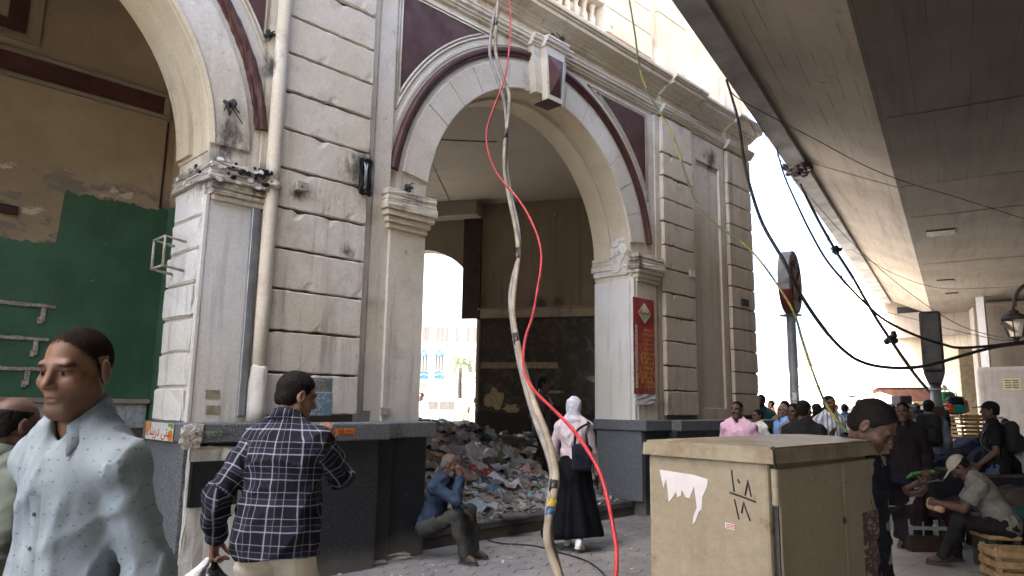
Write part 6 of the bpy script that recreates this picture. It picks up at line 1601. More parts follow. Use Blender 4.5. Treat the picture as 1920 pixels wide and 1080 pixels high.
# ------------------------------------------------------------------ ornate lamp
LD = 10.0; lc = at_depth(1903, 606, LD)
lam = wempty('street_lamp', tuple(at_depth(1992, 606, LD)*np.array([1, 1, 0])+np.array([0, 0, G])), 'old lantern street lamp on a curved arm with one pane hanging loose', 'street lamp')
M_BRONZE = simple('dusty_bronze_iron', (.085, .07, .055), .6, .3, var=.3)
ML = Matrix.Translation(lc)
bm = bmesh.new(); arm = [at_depth(1992, 760, LD), at_depth(1992, 620, LD), at_depth(1985, 560, LD), at_depth(1960, 532, LD), at_depth(1932, 530, LD), at_depth(1911, 543, LD), at_depth(1903, 560, LD), at_depth(1902, 575, LD)]
tube(bm, [tuple(p) for p in spline([tuple(p) for p in arm], 6)], .026, 8); bm_obj('arm', bm, M_BRONZE, lam)
b0 = at_depth(1992, 760, LD); bm = bmesh.new(); lathe(bm, [(.16, G), (.16, G+.25), (.07, G+.35), (.055, b0[2])], 12, Matrix.Translation((b0[0], b0[1], 0))); bm_obj('post', bm, M_BRONZE, lam)
bm = bmesh.new(); lathe(bm, [(.012, .24), (.02, .20), (.075, .165), (.06, .15), (.14, .11), (.165, .085), (.17, .06), (.165, .045)][::-1], 6, ML); lan = bm_obj('lantern_cap', bm, M_BRONZE, lam)
bm = bmesh.new(); lathe(bm, [(.012, -.31), (.03, -.285), (.018, -.26), (.032, -.235), (.05, -.215), (.085, -.195)], 10, ML); bm_obj('finial', bm, M_BRONZE, lam)
t = NT('frosted_lamp_glass'); t.color((.60, .56, .46)); t.rough(.35); t.b.inputs['Transmission Weight'].default_value = .35; M_FROST = t.m
for k in range(6):
    a0, a1 = k*PI/3+.07, (k+1)*PI/3-.07; bm = bmesh.new()
    vs = [bm.verts.new(v) for v in ((.15*math.cos(a0), .15*math.sin(a0), .042), (.15*math.cos(a1), .15*math.sin(a1), .042), (.085*math.cos(a1), .085*math.sin(a1), -.19), (.085*math.cos(a0), .085*math.sin(a0), -.19))]
    bm.faces.new(vs); MP = ML
    if k == 2:
        hinge = at_depth(1893, 598, LD); MP = Matrix.Translation(Vector(hinge)-Vector(lc)) @ ML @ Matrix.Rotation(-.75, 4, tuple(FW)) 
    bmesh.ops.transform(bm, matrix=MP, verts=bm.verts); bm_obj('glass_pane', bm, M_FROST, lam)
bm = bmesh.new()
for k in range(6): tube(bm, [ML @ Vector((.163*math.cos(k*PI/3), .163*math.sin(k*PI/3), .045)), ML @ Vector((.09*math.cos(k*PI/3), .09*math.sin(k*PI/3), -.2))], .008, 5)
bm_obj('lantern_bar', bm, M_BRONZE, lam)

# ------------------------------------------------------------------ walls and pier under the flyover
M_WALLB = plaster('scuffed_grey_wall', (.32, .29, .245), pale=(.40, .37, .33), dirt=(.15, .12, .09), dirt_amt=.4, streak=.4)
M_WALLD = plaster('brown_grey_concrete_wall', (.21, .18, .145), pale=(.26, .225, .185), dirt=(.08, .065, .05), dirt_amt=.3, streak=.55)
def wallpx(name, px0, px1, D0, D1, py_top, thick, m, label, D_top=None, rounded=0):
    a, b = at_depth(px0, 770, D0), at_depth(px1, 770, D1); zt = at_depth(px0, py_top, D_top or D0)[2]
    d = Vector((b[0]-a[0], b[1]-a[1], 0)); L = d.length; d.normalize(); n = Vector((-d.y, d.x, 0))
    if n.x*FW[0]+n.y*FW[1] < 0: n = -n
    M = Matrix(((d.x, n.x, 0, a[0]), (d.y, n.y, 0, a[1]), (0, 0, 1, 0), (0, 0, 0, 1)))
    bm = bmesh.new(); box(bm, 0, L, 0, thick, G, zt, bev=rounded, seg=3); bmesh.ops.transform(bm, matrix=M, verts=bm.verts); o = bm_obj(name, bm, m)
    if label: tag(o, label, 'wall')
    return o, M, L, zt
wA = wallpx('pier_wall', 1842, 2300, 27.0, 24.0, 571, 1.2, M_WALLD, 'tall brown grey concrete wall closing the space under the flyover')
wB, MWB, LWB, ZWB = wallpx('low_wall', 1834, 2080, 17.0, 15.0, 688, .5, M_WALLB, 'low scuffed grey wall with a pinned notice', rounded=.09)
bm = bmesh.new(); pw = at_depth(1850, 690, 26.6); box(bm, -.13, .13, -.13, .13, G, 6.0, M=Matrix.Translation((pw[0], pw[1], 0))); o = bm_obj('corner_pipe', bm, M_PAPER); tag(o, 'pale vertical pipe at the edge of the tall concrete wall', 'pipe')
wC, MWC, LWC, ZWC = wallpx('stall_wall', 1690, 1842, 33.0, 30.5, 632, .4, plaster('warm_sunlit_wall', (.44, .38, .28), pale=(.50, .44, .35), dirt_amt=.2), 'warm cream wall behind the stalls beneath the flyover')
# lintel band and recess over it
wallpx('lintel', 1690, 1842, 32.6, 30.1, 585, .3, M_WALLD, None)[0]['category'] = 'wall'
bpy.data.objects['lintel']['label'] = 'brown concrete lintel above the cream stall wall'
lo_, hi_ = at_depth(1690, 632, 32.6)[2], at_depth(1690, 585, 32.6)[2]
for v in bpy.data.objects['lintel'].data.vertices:
    if v.co.z < 2: v.co.z = lo_
bm = bmesh.new(); q0 = at_depth(1812, 690, 29.8); box(bm, -.35, .35, -.1, .1, G, 4.2, bev=.02, M=Matrix.Translation((q0[0], q0[1], 0)) @ Matrix.Rotation(-.8, 4, 'Z')); o = bm_obj('yellow_pillar', bm, simple('ochre_paint', (.28, .235, .155), .8)); tag(o, 'ochre yellow pillar beside the tall concrete wall', 'pillar')
# notice on the low wall
bm = bmesh.new(); ua = .9
na, nb = at_depth(1864, 708, 16.4), at_depth(1903, 730, 16.1); il = (MWB.inverted() @ Vector(na)); ir = (MWB.inverted() @ Vector(nb))
vs = prism(bm, [(il.x, ir.z), (ir.x, ir.z-.02), (ir.x, il.z), (il.x, il.z)], -.006, -.002, 'y'); bmesh.ops.transform(bm, matrix=MWB, verts=vs); no = bm_obj('notice', bm, simple('yellowed_notice_paper', (.48, .41, .24), .8, var=.15, scale=20)); tag(no, 'yellowed paper notice with dark lines on the low wall', 'notice')
bm = bmesh.new()
for k in range(4):
    z = ir.z+(il.z-ir.z)*(.2+.2*k)
    for j in range(2): x = il.x+(ir.x-il.x)*(.12+.42*j); vs = box(bm, x, x+(ir.x-il.x)*.34, -.0095, -.007, z-.010, z+.010); bmesh.ops.transform(bm, matrix=MWB, verts=vs)
bm_obj('print_line', bm, M_IRON, no)
# unseen blocks added beyond the flyover, set close to shut out light
M_BLOCKER = plaster('blocker_plaster', (.36, .32, .26), pale=(.42, .38, .32), dirt_amt=.2)
def blocker(name, s0, s1, t0, t1, h, label):
    b = wempty(name, fly((s0+s1)/2, (t0+t1)/2, G), label, 'building'); bm = bmesh.new()
    q = [fly(s0, t0, 0), fly(s1, t0, 0), fly(s1, t1, 0), fly(s0, t1, 0)]; prism(bm, [(a[0], a[1]) for a in q], G, h, 'z'); bm_obj('wall', bm, M_BLOCKER, b)
    return b
blocker('shade_block', -30, 22, -22, -10.8, 16, 'plain unseen block added across the road to shade the flyover')
blocker('shade_block', 23, 75, -26, -10.8, 18, 'taller unseen block added further along to shade the flyover')

# ------------------------------------------------------------------ hazy background down the street
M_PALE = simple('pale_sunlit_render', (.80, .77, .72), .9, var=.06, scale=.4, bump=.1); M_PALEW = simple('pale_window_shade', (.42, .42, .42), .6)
def tower(px0, px1, py_top, D, label, wins=()):
    a, b = at_depth(px0, 700, D*1.16), at_depth(px1, 700, D*.90); zt = at_depth((px0+px1)/2, py_top, D)[2]; L = math.hypot(b[0]-a[0], b[1]-a[1]); M = Matrix.Translation((a[0], a[1], 0)) @ Matrix.Rotation(math.atan2(b[1]-a[1], b[0]-a[0]), 4, 'Z')
    tw = wempty('tower_block', (a[0], a[1], G), label, 'building'); bm = bmesh.new(); box(bm, 0, L, 0, 14, G, zt, M=M); w_ = bm_obj('wall', bm, M_PALE, tw)
    for (x, y, ww, hh) in wins:                              # where the sight line meets the face
        Mi = M.inverted(); e0 = Mi @ Vector(EYE); e1 = Mi @ Vector(EYE+ray(x, y)*D); k_ = e0.y/(e0.y-e1.y); q = e0.lerp(e1, k_); bm = bmesh.new(); s_ = D/F_PX*1.15; box(bm, q.x-ww*s_/2, q.x+ww*s_/2, -.12, -.02, q.z-hh*s_/2, q.z+hh*s_/2, M=M); bm_obj('window', bm, M_PALEW, w_)
tower(1556, 1646, 520, 130, 'tall pale tower fading into the glare between sign and flyover', [(1588, 626, 11, 7), (1603, 620, 5, 4), (1615, 583, 4, 5), (1557, 657, 3, 4), (1585, 657, 3, 4), (1604, 640, 5, 3), (1606, 687, 3, 4), (1565, 708, 6, 3), (1625, 548, 3, 3)])
tower(1405, 1560, 690, 120, 'low pale buildings washed out at the end of the street')
# market awnings, umbrellas and the shop front
M_AWN = cloth('white_canvas_awning', (.62, .60, .56), var=.1); M_AWNG = cloth('grey_blue_tarpaulin', (.26, .29, .34), var=.2); M_AWNP = cloth('dusty_pink_canvas', (.50, .33, .27))
def awning(label, pts, m, sag=.15, name='awning', cat='awning', group=None):
    """pts: four corners in pixels and distance, in order"""
    c = [np.array(at_depth(*p)) for p in pts]; n = 10; V, F = [], []
    for j in range(n+1):
        for i in range(n+1):
            u, v = i/n, j/n; p = c[0]*(1-u)*(1-v)+c[1]*u*(1-v)+c[2]*u*v+c[3]*(1-u)*v; p = p-np.array([0, 0, sag*4*u*(1-u)*(.5+2*v*(1-v))+.03*math.sin(9*u+5*v)]); V.append(p)
    bm = bmesh.new(); vs = [bm.verts.new(p) for p in V]
    for j in range(n):
        for i in range(n): bm.faces.new((vs[j*(n+1)+i], vs[j*(n+1)+i+1], vs[(j+1)*(n+1)+i+1], vs[(j+1)*(n+1)+i])).smooth = True
    root = wempty(name, (c[3][0], c[3][1], G), label, cat, group); bm_obj('canvas', bm, m, root)
    for p in (c[2], c[3], c[0], c[1]):
        bm = bmesh.new(); tube(bm, [(p[0], p[1], G), tuple(p)], .03, 6); bm_obj('post', bm, M_POLE, root)
    return root
g = 'awnings over the market stalls'
awning('grey blue tarpaulin awning behind the metro pole', [(1480, 738, 24), (1545, 742, 24), (1550, 752, 20), (1470, 758, 20)], M_AWNG, .25, group=g)
awning('white sheet awning left of the metro pole', [(1425, 730, 30), (1500, 733, 30), (1512, 745, 26), (1430, 748, 26)], M_AWN, .3, group=g)
awning('long pale awning in the middle of the far stalls', [(1530, 722, 38), (1640, 722, 38), (1650, 735, 33), (1525, 738, 33)], M_AWN, .3, group=g)
awning('dusty pink canvas awning over the far stalls', [(1560, 742, 28), (1640, 744, 28), (1645, 752, 25), (1556, 750, 25)], M_AWNP, .15, group=g)
def umbrella(px, py, D, rw, label, m):
    c = at_depth(px, py, D); u = wempty('market_umbrella', (c[0], c[1], G), label, 'umbrella'); bm = bmesh.new(); n = 8
    top = bm.verts.new(tuple(c)); rim = [bm.verts.new((c[0]+rw*math.cos(2*PI*k/16), c[1]+rw*math.sin(2*PI*k/16), c[2]-rw*.36-(.06 if k % 2 else 0))) for k in range(16)]
    for k in range(16): bm.faces.new((top, rim[k], rim[(k+1) % 16]))
    bm_obj('canopy', bm, m, u); bm = bmesh.new(); tube(bm, [(c[0], c[1], G), tuple(c)], .025, 6); bm_obj('pole', bm, M_POLE, u)
umbrella(1650, 735, 24, 1.0, 'white market umbrella above the grey shirted man', M_AWN)
umbrella(1590, 738, 34, 1.5, 'wide white market umbrella far behind the striped shirt', M_AWN)
# shop fascia and cream shutters
a, b = at_depth(1640, 742, 25.5), at_depth(1752, 742, 24.5); d = Vector((b[0]-a[0], b[1]-a[1], 0)); L = d.length; M = Matrix.Translation((a[0], a[1], 0)) @ Matrix.Rotation(math.atan2(d.y, d.x), 4, 'Z')
sh = wempty('market_kiosk', (a[0], a[1], G), 'market kiosk with a brown fascia board under the flyover end', 'kiosk')
z = lambda py: at_depth(1690, py, 25)[2]
bm = bmesh.new(); box(bm, 0, L, .25, 3.0, G, z(728), M=M); bm_obj('wall', bm, simple('cream_kiosk_wall', (.50, .42, .27), .8), sh)
bm = bmesh.new(); box(bm, -.05, L+.05, -.10, .25, z(752), z(730), bev=.01, M=M); bm_obj('fascia_board', bm, simple('maroon_brown_board', (.15, .065, .05), .7), sh)
bm = bmesh.new(); box(bm, -.2, L+.3, -.6, 3.2, z(727), z(721), M=M); bm_obj('roof', bm, M_AWN, sh)
for k in range(14):
    bm = bmesh.new(); x = -.15+k*(L+.3)/14; box(bm, x, x+.06, -.64, -.60, z(727), z(719), M=M); bm_obj('roof_slat', bm, M_AWNP, sh)

# ------------------------------------------------------------------ market goods
def blob(name, ops, h, m, label=None, cat=None, group=None, amp=.012, wl=.11, seed=1, parent=None, cuts=()):
    D, lo = field(ops, h, cuts, folds(seed, amp, wl, (1, 1, 1))); V, F = nets(D, lo, h); me = mesh_from(name, V, F); o = link_mesh(name, me, m, parent)
    if label: tag(o, label, cat, group)
    return o
M_WOODC = simple('pale_crate_wood', (.30, .20, .095), .75, var=.3, scale=12, bump=.3); M_WOODY = simple('yellow_crate_wood', (.36, .23, .09), .75, var=.25, scale=12, bump=.3)
def crate(label, c, rz, sx, sy, sz, m, rows=4, group=None):
    r = empty('wooden_crate', c, rz, label, 'crate', group)
    for x in (-1, 1):
        for y in (-1, 1): box_obj('corner_post', (x*(sx/2-.03)-.02, x*(sx/2-.03)+.02, y*(sy/2-.03)-.02, y*(sy/2-.03)+.02, 0, sz), m, r, .003)
    hgt = sz/rows
    for k in range(rows):
        z0 = k*hgt+.012; z1 = z0+hgt*.62
        for y in (-1, 1): box_obj('slat', (-sx/2, sx/2, y*(sy/2-.004)-.006, y*(sy/2-.004)+.006, z0, z1), m, r, .002)
        for x in (-1, 1): box_obj('slat', (x*(sx/2-.004)-.006, x*(sx/2-.004)+.006, -sy/2+.012, sy/2-.012, z0, z1), m, r, .002)
    for k in range(4): box_obj('floor_slat', (-sx/2+.015, sx/2-.015, -sy/2+.03+k*(sy-.06)/4, -sy/2+.03+(k+.8)*(sy-.06)/4, .004, .012), m, r)
    return r
for k, lb in enumerate(('lowest yellow wood crate of the stack by the low wall', 'middle yellow wood crate of the stack by the low wall', 'topmost yellow wood crate of the stack by the low wall')):
    q = at_depth(1819, 800, 14.6); crate(lb, (q[0]+rng.normal(0, .02), q[1], .74+k*.245), 2.38+rng.normal(0, .05), .62, .42, .235, M_WOODY, 3, 'stacked crates by the low wall')
q = at_depth(1819, 800, 14.6); o_ = box_obj('stall_table', (-.9, .9, -.6, .6, G, .735), M_OLDWOOD, None, .01, Matrix.Translation((q[0], q[1], 0)) @ Matrix.Rotation(2.38, 4, 'Z')); tag(o_, 'dark timber stall bench under the stacked crates', 'bench')
q = at_depth(1908, 1072, 6.9); crate('pale slatted crate at the bottom right by the shoe shiner', (q[0], q[1], G), 2.2, .52, .36, .30, M_WOODC, 3)
# satchels for sale
def satchel(px, py, D, m, m2, label, seed, w=.17, hgt=.21):
    c = at_depth(px, py, D); fl_ = nrm(V3(-FW[0], -FW[1], 0)); rr = np.array([-fl_[1], fl_[0], 0]); Mx = np.array([rr, fl_, V3(0, 0, 1)])
    o = blob('school_bag', [('u', Rbox(c, (w, .09, hgt), .08, Mx), 0)], .02, m, label, 'bag', 'school bags for sale', .006, .12, seed)
    blob('bag_pocket', [('u', Rbox(c+fl_*.09-V3(0, 0, hgt*.4), (w*.8, .05, hgt*.45), .045, Mx), 0)], .018, m2, None, None, None, .005, .1, seed+1, o)
    bm = bmesh.new(); tube(bm, [tuple(c+rr*x+V3(0, 0, hgt+z)) for x, z in ((-.05, -.01), (-.04, .05), (.04, .05), (.05, -.01))], .010, 6); bm_obj('bag_handle', bm, M_IRON, o)
B_TEAL = cloth('teal_nylon', (.02, .30, .28), rough=.6); B_GREEN = cloth('green_nylon', (.02, .14, .06), rough=.6); B_ORANGE = cloth('orange_nylon', (.60, .10, .03), rough=.6); B_DKN = cloth('dark_nylon', (.015, .02, .03), rough=.6); B_TAN = cloth('tan_board', (.40, .25, .14))
satchel(1777, 748, 15.0, B_GREEN, B_GREEN, 'green school bag hung above the crates', 51, .15, .15); satchel(1777, 765, 14.7, B_ORANGE, B_ORANGE, 'orange red school bag below the green one', 52, .10, .10)
satchel(1791, 760, 14.8, B_DKN, B_TEAL, 'dark school bag with a bright teal pocket above the crates', 53, .17, .19); satchel(1805, 762, 15.0, B_TAN, B_TAN, 'tan school bag leaning at the end of the row', 54, .10, .15)
q = at_depth(1800, 781, 14.9); bm = bmesh.new(); box(bm, -.75, .75, -.25, .25, q[2]-.03, q[2]+.01, bev=.008, M=Matrix.Translation((q[0], q[1], 0)) @ Matrix.Rotation(2.38-PI, 4, 'Z')); o_ = bm_obj('display_shelf', bm, M_PAPER)
tag(o_, 'white display shelf holding the school bags', 'shelf')
for x in (-.7, .7):
    bm = bmesh.new(); box(bm, x-.02, x+.02, .2, .24, G, q[2]-.032, M=Matrix.Translation((q[0], q[1], 0)) @ Matrix.Rotation(2.38-PI, 4, 'Z')); bm_obj('shelf_leg', bm, M_POLE, o_)
# stalls heaped with clothes
HEAPC = [((.012, .013, .016), 'black'), ((.05, .012, .02), 'wine red'), ((.018, .035, .03), 'dark green'), ((.03, .04, .07), 'navy'), ((.10, .09, .085), 'grey'), ((.30, .12, .15), 'rose'), ((.35, .34, .36), 'pale grey'), ((.04, .12, .11), 'sea green'), ((.06, .05, .045), 'dark brown')]
def stall(px, py, D, wd, dp, h, rz, label, bundles):
    q = at_depth(px, py, D); c = (q[0], q[1], G)
    r = empty('market_table', c, rz, label, 'table'); box_obj('table_top', (-wd/2, wd/2, -dp/2, dp/2, h-.04, h), M_OLDWOOD, r, .006)
    for x in (-1, 1):
        for y in (-1, 1): box_obj('leg', (x*(wd/2-.06)-.03, x*(wd/2-.06)+.03, y*(dp/2-.06)-.03, y*(dp/2-.06)+.03, 0, h-.042), M_OLDWOOD, r)
    ops = [('u', Rbox((0, 0, h*.5-.02), (wd/2+.03, dp/2+.03, h*.5-.02), .04), 0)]
    blob('table_cover', ops, .05, cloth('dark_stall_cloth', (.016, .016, .02), var=.4), seed=int(px), amp=.02, wl=.3, parent=r)
    M = Matrix.Translation(c) @ Matrix.Rotation(rz, 4, 'Z')
    for i, (x, y, rr, hh, ci) in enumerate(bundles):
        p = M @ Vector((x, y, h-.02+hh*.62)); col, nm = HEAPC[ci]
        o = blob('clothes_bundle', [('u', Ell((p.x, p.y, p.z), (rr, rr*.8, hh)), 0), ('u', Ell((p.x+rr*.6, p.y-rr*.4, p.z-hh*.25), (rr*.7, rr*.6, hh*.7)), .08)], .035, cloth('bundle_'+nm.replace(' ', '_'), col, var=.35), None, None, None, .035, .16, i*7+int(px))
        side = 'left' if x < -.4 else 'right' if x > .4 else 'centre'
        BUND.append((o, nm, side, label))
BUND = []
stall(1835, 850, 10.6, 2.0, 1.1, .74, 2.36, 'dark cloth covered stall table behind the capped walker', [(-.75, .1, .34, .20, 7), (-.2, .2, .36, .24, 2), (.35, .1, .34, .20, 0), (.8, 0, .3, .18, 3), (0, -.35, .3, .16, 1)])
stall(1925, 850, 9.6, 1.9, 1.1, .80, 2.30, 'dark cloth covered stall table at the right edge of the street', [(-.6, .1, .32, .24, 5), (0, .1, .32, .28, 6), (.5, .1, .34, .22, 0), (-.3, -.35, .3, .2, 8)])
stall(1790, 822, 13.0, 2.0, 1.0, .80, 2.40, 'stall table heaped with folded clothes near the timber clad pole', [(-.7, .1, .3, .22, 6), (-.2, .1, .32, .22, 3), (.3, .0, .32, .2, 4), (.75, .1, .28, .18, 1)])
lbs = {}
for o, nm, side, tl in BUND:
    where = {'dark cloth covered stall table behind the capped walker': 'the stall behind the capped walker', 'dark cloth covered stall table at the right edge of the street': 'the stall at the right edge'}.get(tl, 'the stall by the clad pole')
    tag(o, '%s bundle of clothes heaped on %s' % (nm, where), 'clothes', 'bundles of clothes on the stalls')
# low piles on the ground in the shade
for i, (px, py, D, rr, hh, ci, lb) in enumerate(((1798, 905, 9.4, .42, .34, 1, 'wine red heap of clothes on the ground behind the shoe shiner'), (1760, 890, 10.2, .36, .30, 0, 'black heap of clothes on the ground by the rucksack man'), (1905, 935, 8.2, .36, .36, 7, 'sea green plastic heap behind the shoe shiner'), (1850, 905, 9.0, .42, .38, 3, 'navy heap of clothes on the ground under the stall'), (1900, 890, 8.8, .4, .5, 8, 'dark brown heap of clothes at the right edge'))):
    q = at_depth(px, py, D); col, nm = HEAPC[ci]
    blob('clothes_heap', [('u', Ell((q[0], q[1], G+hh*.35), (rr, rr, hh)), 0), ('u', Ell((q[0]+.3, q[1]-.2, G+hh*.25), (rr*.8, rr*.7, hh*.7)), .1)], .035, cloth('bundle_'+nm.replace(' ', '_'), col, var=.35), lb, 'clothes', 'heaps of clothes on the ground', .04, .18, 90+i, cuts=[lambda P: G-P[..., 2]])
# stack of cartons and tubs on the trolley
q = at_depth(1690, 800, 14.0); cg = 'goods stacked behind the dark robed man'
for nm_, b_, col, lb in (('carton', (-.22, .22, -.2, .2, G, .62), (.30, .2, .11), 'lowest brown carton of the stack behind the dark robed man'), ('plastic_tub', (-.28, .2, -.2, .2, .622, .92), (.10, .28, .30), 'teal plastic tub on the lowest carton'), ('carton', (-.05, .33, -.2, .2, .922, 1.42), (.33, .23, .12), 'tall brown carton over the teal tub'), ('plastic_tub', (-.24, -.06, -.18, .18, .922, 1.60), (.06, .20, .26), 'dark teal drum beside the tall carton'), ('folded_parasol', (-.26, .10, -.12, .12, 1.605, 1.80), (.035, .025, .03), 'dark folded bundle topping the stack of cartons')):
    o_ = box_obj(nm_, b_, simple('goods_%d' % int(b_[4]*100+b_[0]*10), col, .7, var=.2), None, .025, Matrix.Translation((q[0], q[1], 0)) @ Matrix.Rotation(.78, 4, 'Z')); tag(o_, lb, nm_.replace('_', ' '), cg)
# shoe shine box, stool, bag
q = at_z(1738, 1030, G); MS = Matrix.Translation((q[0], q[1], G)) @ Matrix.Rotation(-.85, 4, 'Z')
sx = wempty('shoeshine_box', tuple(q), 'dark shoeshine box with bottles behind a light metal rail', 'shoeshine box')
M_DKW = simple('polished_dark_wood', (.022, .016, .013), .45, var=.3)
def msb(name, b, m, par, bev=.004): bm = bmesh.new(); box(bm, *b, bev=bev, M=MS); return bm_obj(name, bm, m, par)
msb('case', (-.24, .24, -.13, .13, .0, .17), M_DKW, sx); msb('back_board', (-.24, .24, .10, .125, .172, .36), M_DKW, sx)
msb('footrest', (-.13, .10, .02, .10, .42, .45), M_DKW, sx); msb('footrest_post', (-.10, -.05, .03, .08, .362, .418), M_DKW, sx); msb('footrest_post', (.03, .07, .03, .08, .362, .418), M_DKW, sx)
msb('rail', (-.25, .25, -.135, -.125, .235, .275), M_STEEL, sx, .002)
for x in (-.235, -.08, .08, .235): msb('rail_post', (x-.008, x+.008, -.124, -.112, .172, .35), M_STEEL, sx, .002)
for k, col in enumerate(((.30, .30, .28), (.36, .26, .06), (.05, .06, .10), (.30, .27, .2), (.02, .02, .025))):
    bm = bmesh.new(); lathe(bm, [(.024, .172), (.026, .18), (.026, .27), (.012, .29), (.012, .315), (.014, .316), (.014, .335)], 10, MS @ Matrix.Translation((-.18+k*.09, -.04, 0))); o_ = bm_obj('bottle', bm, simple('polish_%d' % k, col, .35)); tag(o_, ('pale', 'amber', 'dark blue', 'cream', 'black')[k]+' polish bottle standing on the shoeshine box', 'bottle', 'polish bottles on the shoeshine box')
pv = SHINE['world'](SHINE['Pv']+V3(0, .10, 0)); st = wempty('stool', (pv[0], pv[1], G), 'low wooden stool under the shoe shiner', 'stool')
bm = bmesh.new(); box(bm, -.19, .19, -.16, .16, (.22), (.262), bev=.01, M=Matrix.Translation((pv[0], pv[1], 0)) @ Matrix.Rotation(.7, 4, 'Z')); bm_obj('seat', bm, M_WOODC, st)
for x in (-.15, .15):
    for y in (-.12, .12): bm = bmesh.new(); box(bm, x-.025, x+.025, y-.025, y+.025, G, .218, M=Matrix.Translation((pv[0], pv[1], 0)) @ Matrix.Rotation(.7, 4, 'Z')); bm_obj('leg', bm, M_OLDWOOD, st)
t = NT('clear_polythene'); t.color((.72, .76, .8)); t.rough(.18); t.b.inputs['Transmission Weight'].default_value = .75; t.b.inputs['IOR'].default_value = 1.15; M_POLY = t.m
q = at_depth(1778, 955, 8.6); blob('plastic_bag', [('u', Ell((q[0], q[1], G+.09), (.17, .15, .11)), 0), ('u', Ell((q[0]+.1, q[1]-.06, G+.15), (.09, .08, .08)), .06)], .018, M_POLY, 'clear plastic bag on the ground by the white trainers', 'bag', None, .022, .09, 77)
hw = [SHINE['world'](SHINE['Wr'][s]) for s in (-1, 1)]; m_ = (hw[0]+hw[1])/2+np.array([-.05, .03, -.03])
blob('shoe', [('u', Cone(m_+V3(-.07, -.07, -.02), m_+V3(.06, .06, 0), .036, .045), 0), ('u', Ell(m_+V3(.05, .05, .04), (.045, .045, .05)), .03)], .012, simple('tan_leather', (.35, .22, .12), .5), 'tan shoe held in the hands of the shoe shiner', 'shoe', None, .002, .05, 3)

# ------------------------------------------------------------------ things people carry
def slab(name, c, ax, hx, hy, hz, m, label, cat, r=.004, h=.004, parent=None):
    D, lo = field([('u', Rbox(c, (hx, hy, hz), r, ax), 0)], h, pad=.02); V, F = nets(D, lo, h); o = link_mesh(name, mesh_from(name, V, F), m, parent)
    if label: tag(o, label, cat)
    return o
M_PHONE = simple('black_phone_glass', (.012, .012, .014), .2)
wr = PHONE['world'](PHONE['Wr'][1]); wl_ = PHONE['world'](PHONE['Wr'][-1]); f2 = nrm(np.array([math.cos(facing(wr, 70)), math.sin(facing(wr, 70)), .25])); r2 = nrm(np.cross(f2, V3(0, 0, 1))); n2 = np.cross(r2, f2)
pc = wr+f2*.115+n2*.03
bm = bmesh.new(); box(bm, -.037, .037, -.075, .075, -.005, .005, bev=.004, M=Matrix(((r2[0], f2[0], n2[0], pc[0]), (r2[1], f2[1], n2[1], pc[1]), (r2[2], f2[2], n2[2], pc[2]), (0, 0, 0, 1)))); o_ = bm_obj('phone', bm, M_PHONE); tag(o_, 'black phone held flat by the man in the navy robe', 'phone')
def booklet(c, ax, ang, m, label):
    bm = bmesh.new(); M = Matrix(((ax[0][0], ax[1][0], ax[2][0], c[0]), (ax[0][1], ax[1][1], ax[2][1], c[1]), (ax[0][2], ax[1][2], ax[2][2], c[2]), (0, 0, 0, 1))) @ Matrix.Rotation(ang, 4, 'X'); box(bm, -.075, .075, -.006, .006, -.095, .095, bev=.002, M=M); o = bm_obj('booklet', bm, m); tag(o, label, 'booklet'); return o
ax = [RT*.8+FW*.3, FW, V3(0, 0, 1)]; ax = [nrm(ax[0]), nrm(np.cross(V3(0, 0, 1), ax[0])), V3(0, 0, 1)]
booklet(at_depth(1708, 905, 3.52), ax, .9, simple('green_cover', (.08, .27, .07), .6), 'bright green booklet tucked in the phone reader hand'); booklet(at_depth(1702, 918, 3.55), ax, .55, M_PAPER, 'white folded papers held with the green booklet')
# plaid man's black shopping bag with a white one
hw = PLAID['world'](PLAID['Wr'][-1])+np.array([0, 0, -.10])
M_BLKBAG = simple('shiny_black_polythene', (.012, .012, .014), .28, bump=.4, bscale=18); M_WHTBAG = simple('white_blue_polythene', (.55, .57, .62), .35, bump=.3, bscale=14)
blob('carrier_bag', [('u', Cone(hw+V3(0, 0, 0), hw-V3(0, 0, .14), .022, .09, V3(*RT), 1.0), .0), ('u', Ell(hw-V3(0, 0, .30)+RT*.01, (.13, .13, .20)), .08)], .010, M_BLKBAG, 'black plastic carrier bag hanging from the plaid man hand', 'bag', None, .012, .06, 12)
blob('carrier_bag', [('u', Cone(hw-RT*.03+V3(0, 0, .0), hw-RT*.10-V3(0, 0, .12), .016, .05), 0), ('u', Ell(hw-RT*.16-V3(0, 0, .30)-FW*.02, (.085, .085, .17)), .08)], .010, M_WHTBAG, 'white and blue plastic carrier bag beside the black one', 'bag', None, .012, .06, 14)
o_ = PLAID['body']; wv = PLAID['Wr'][-1]; D, lo = field([('u', Cone(wv-V3(.0, 0, -.012), wv+V3(0, 0, .012), .036), 0)], .006); V, F = nets(D, lo, .006)
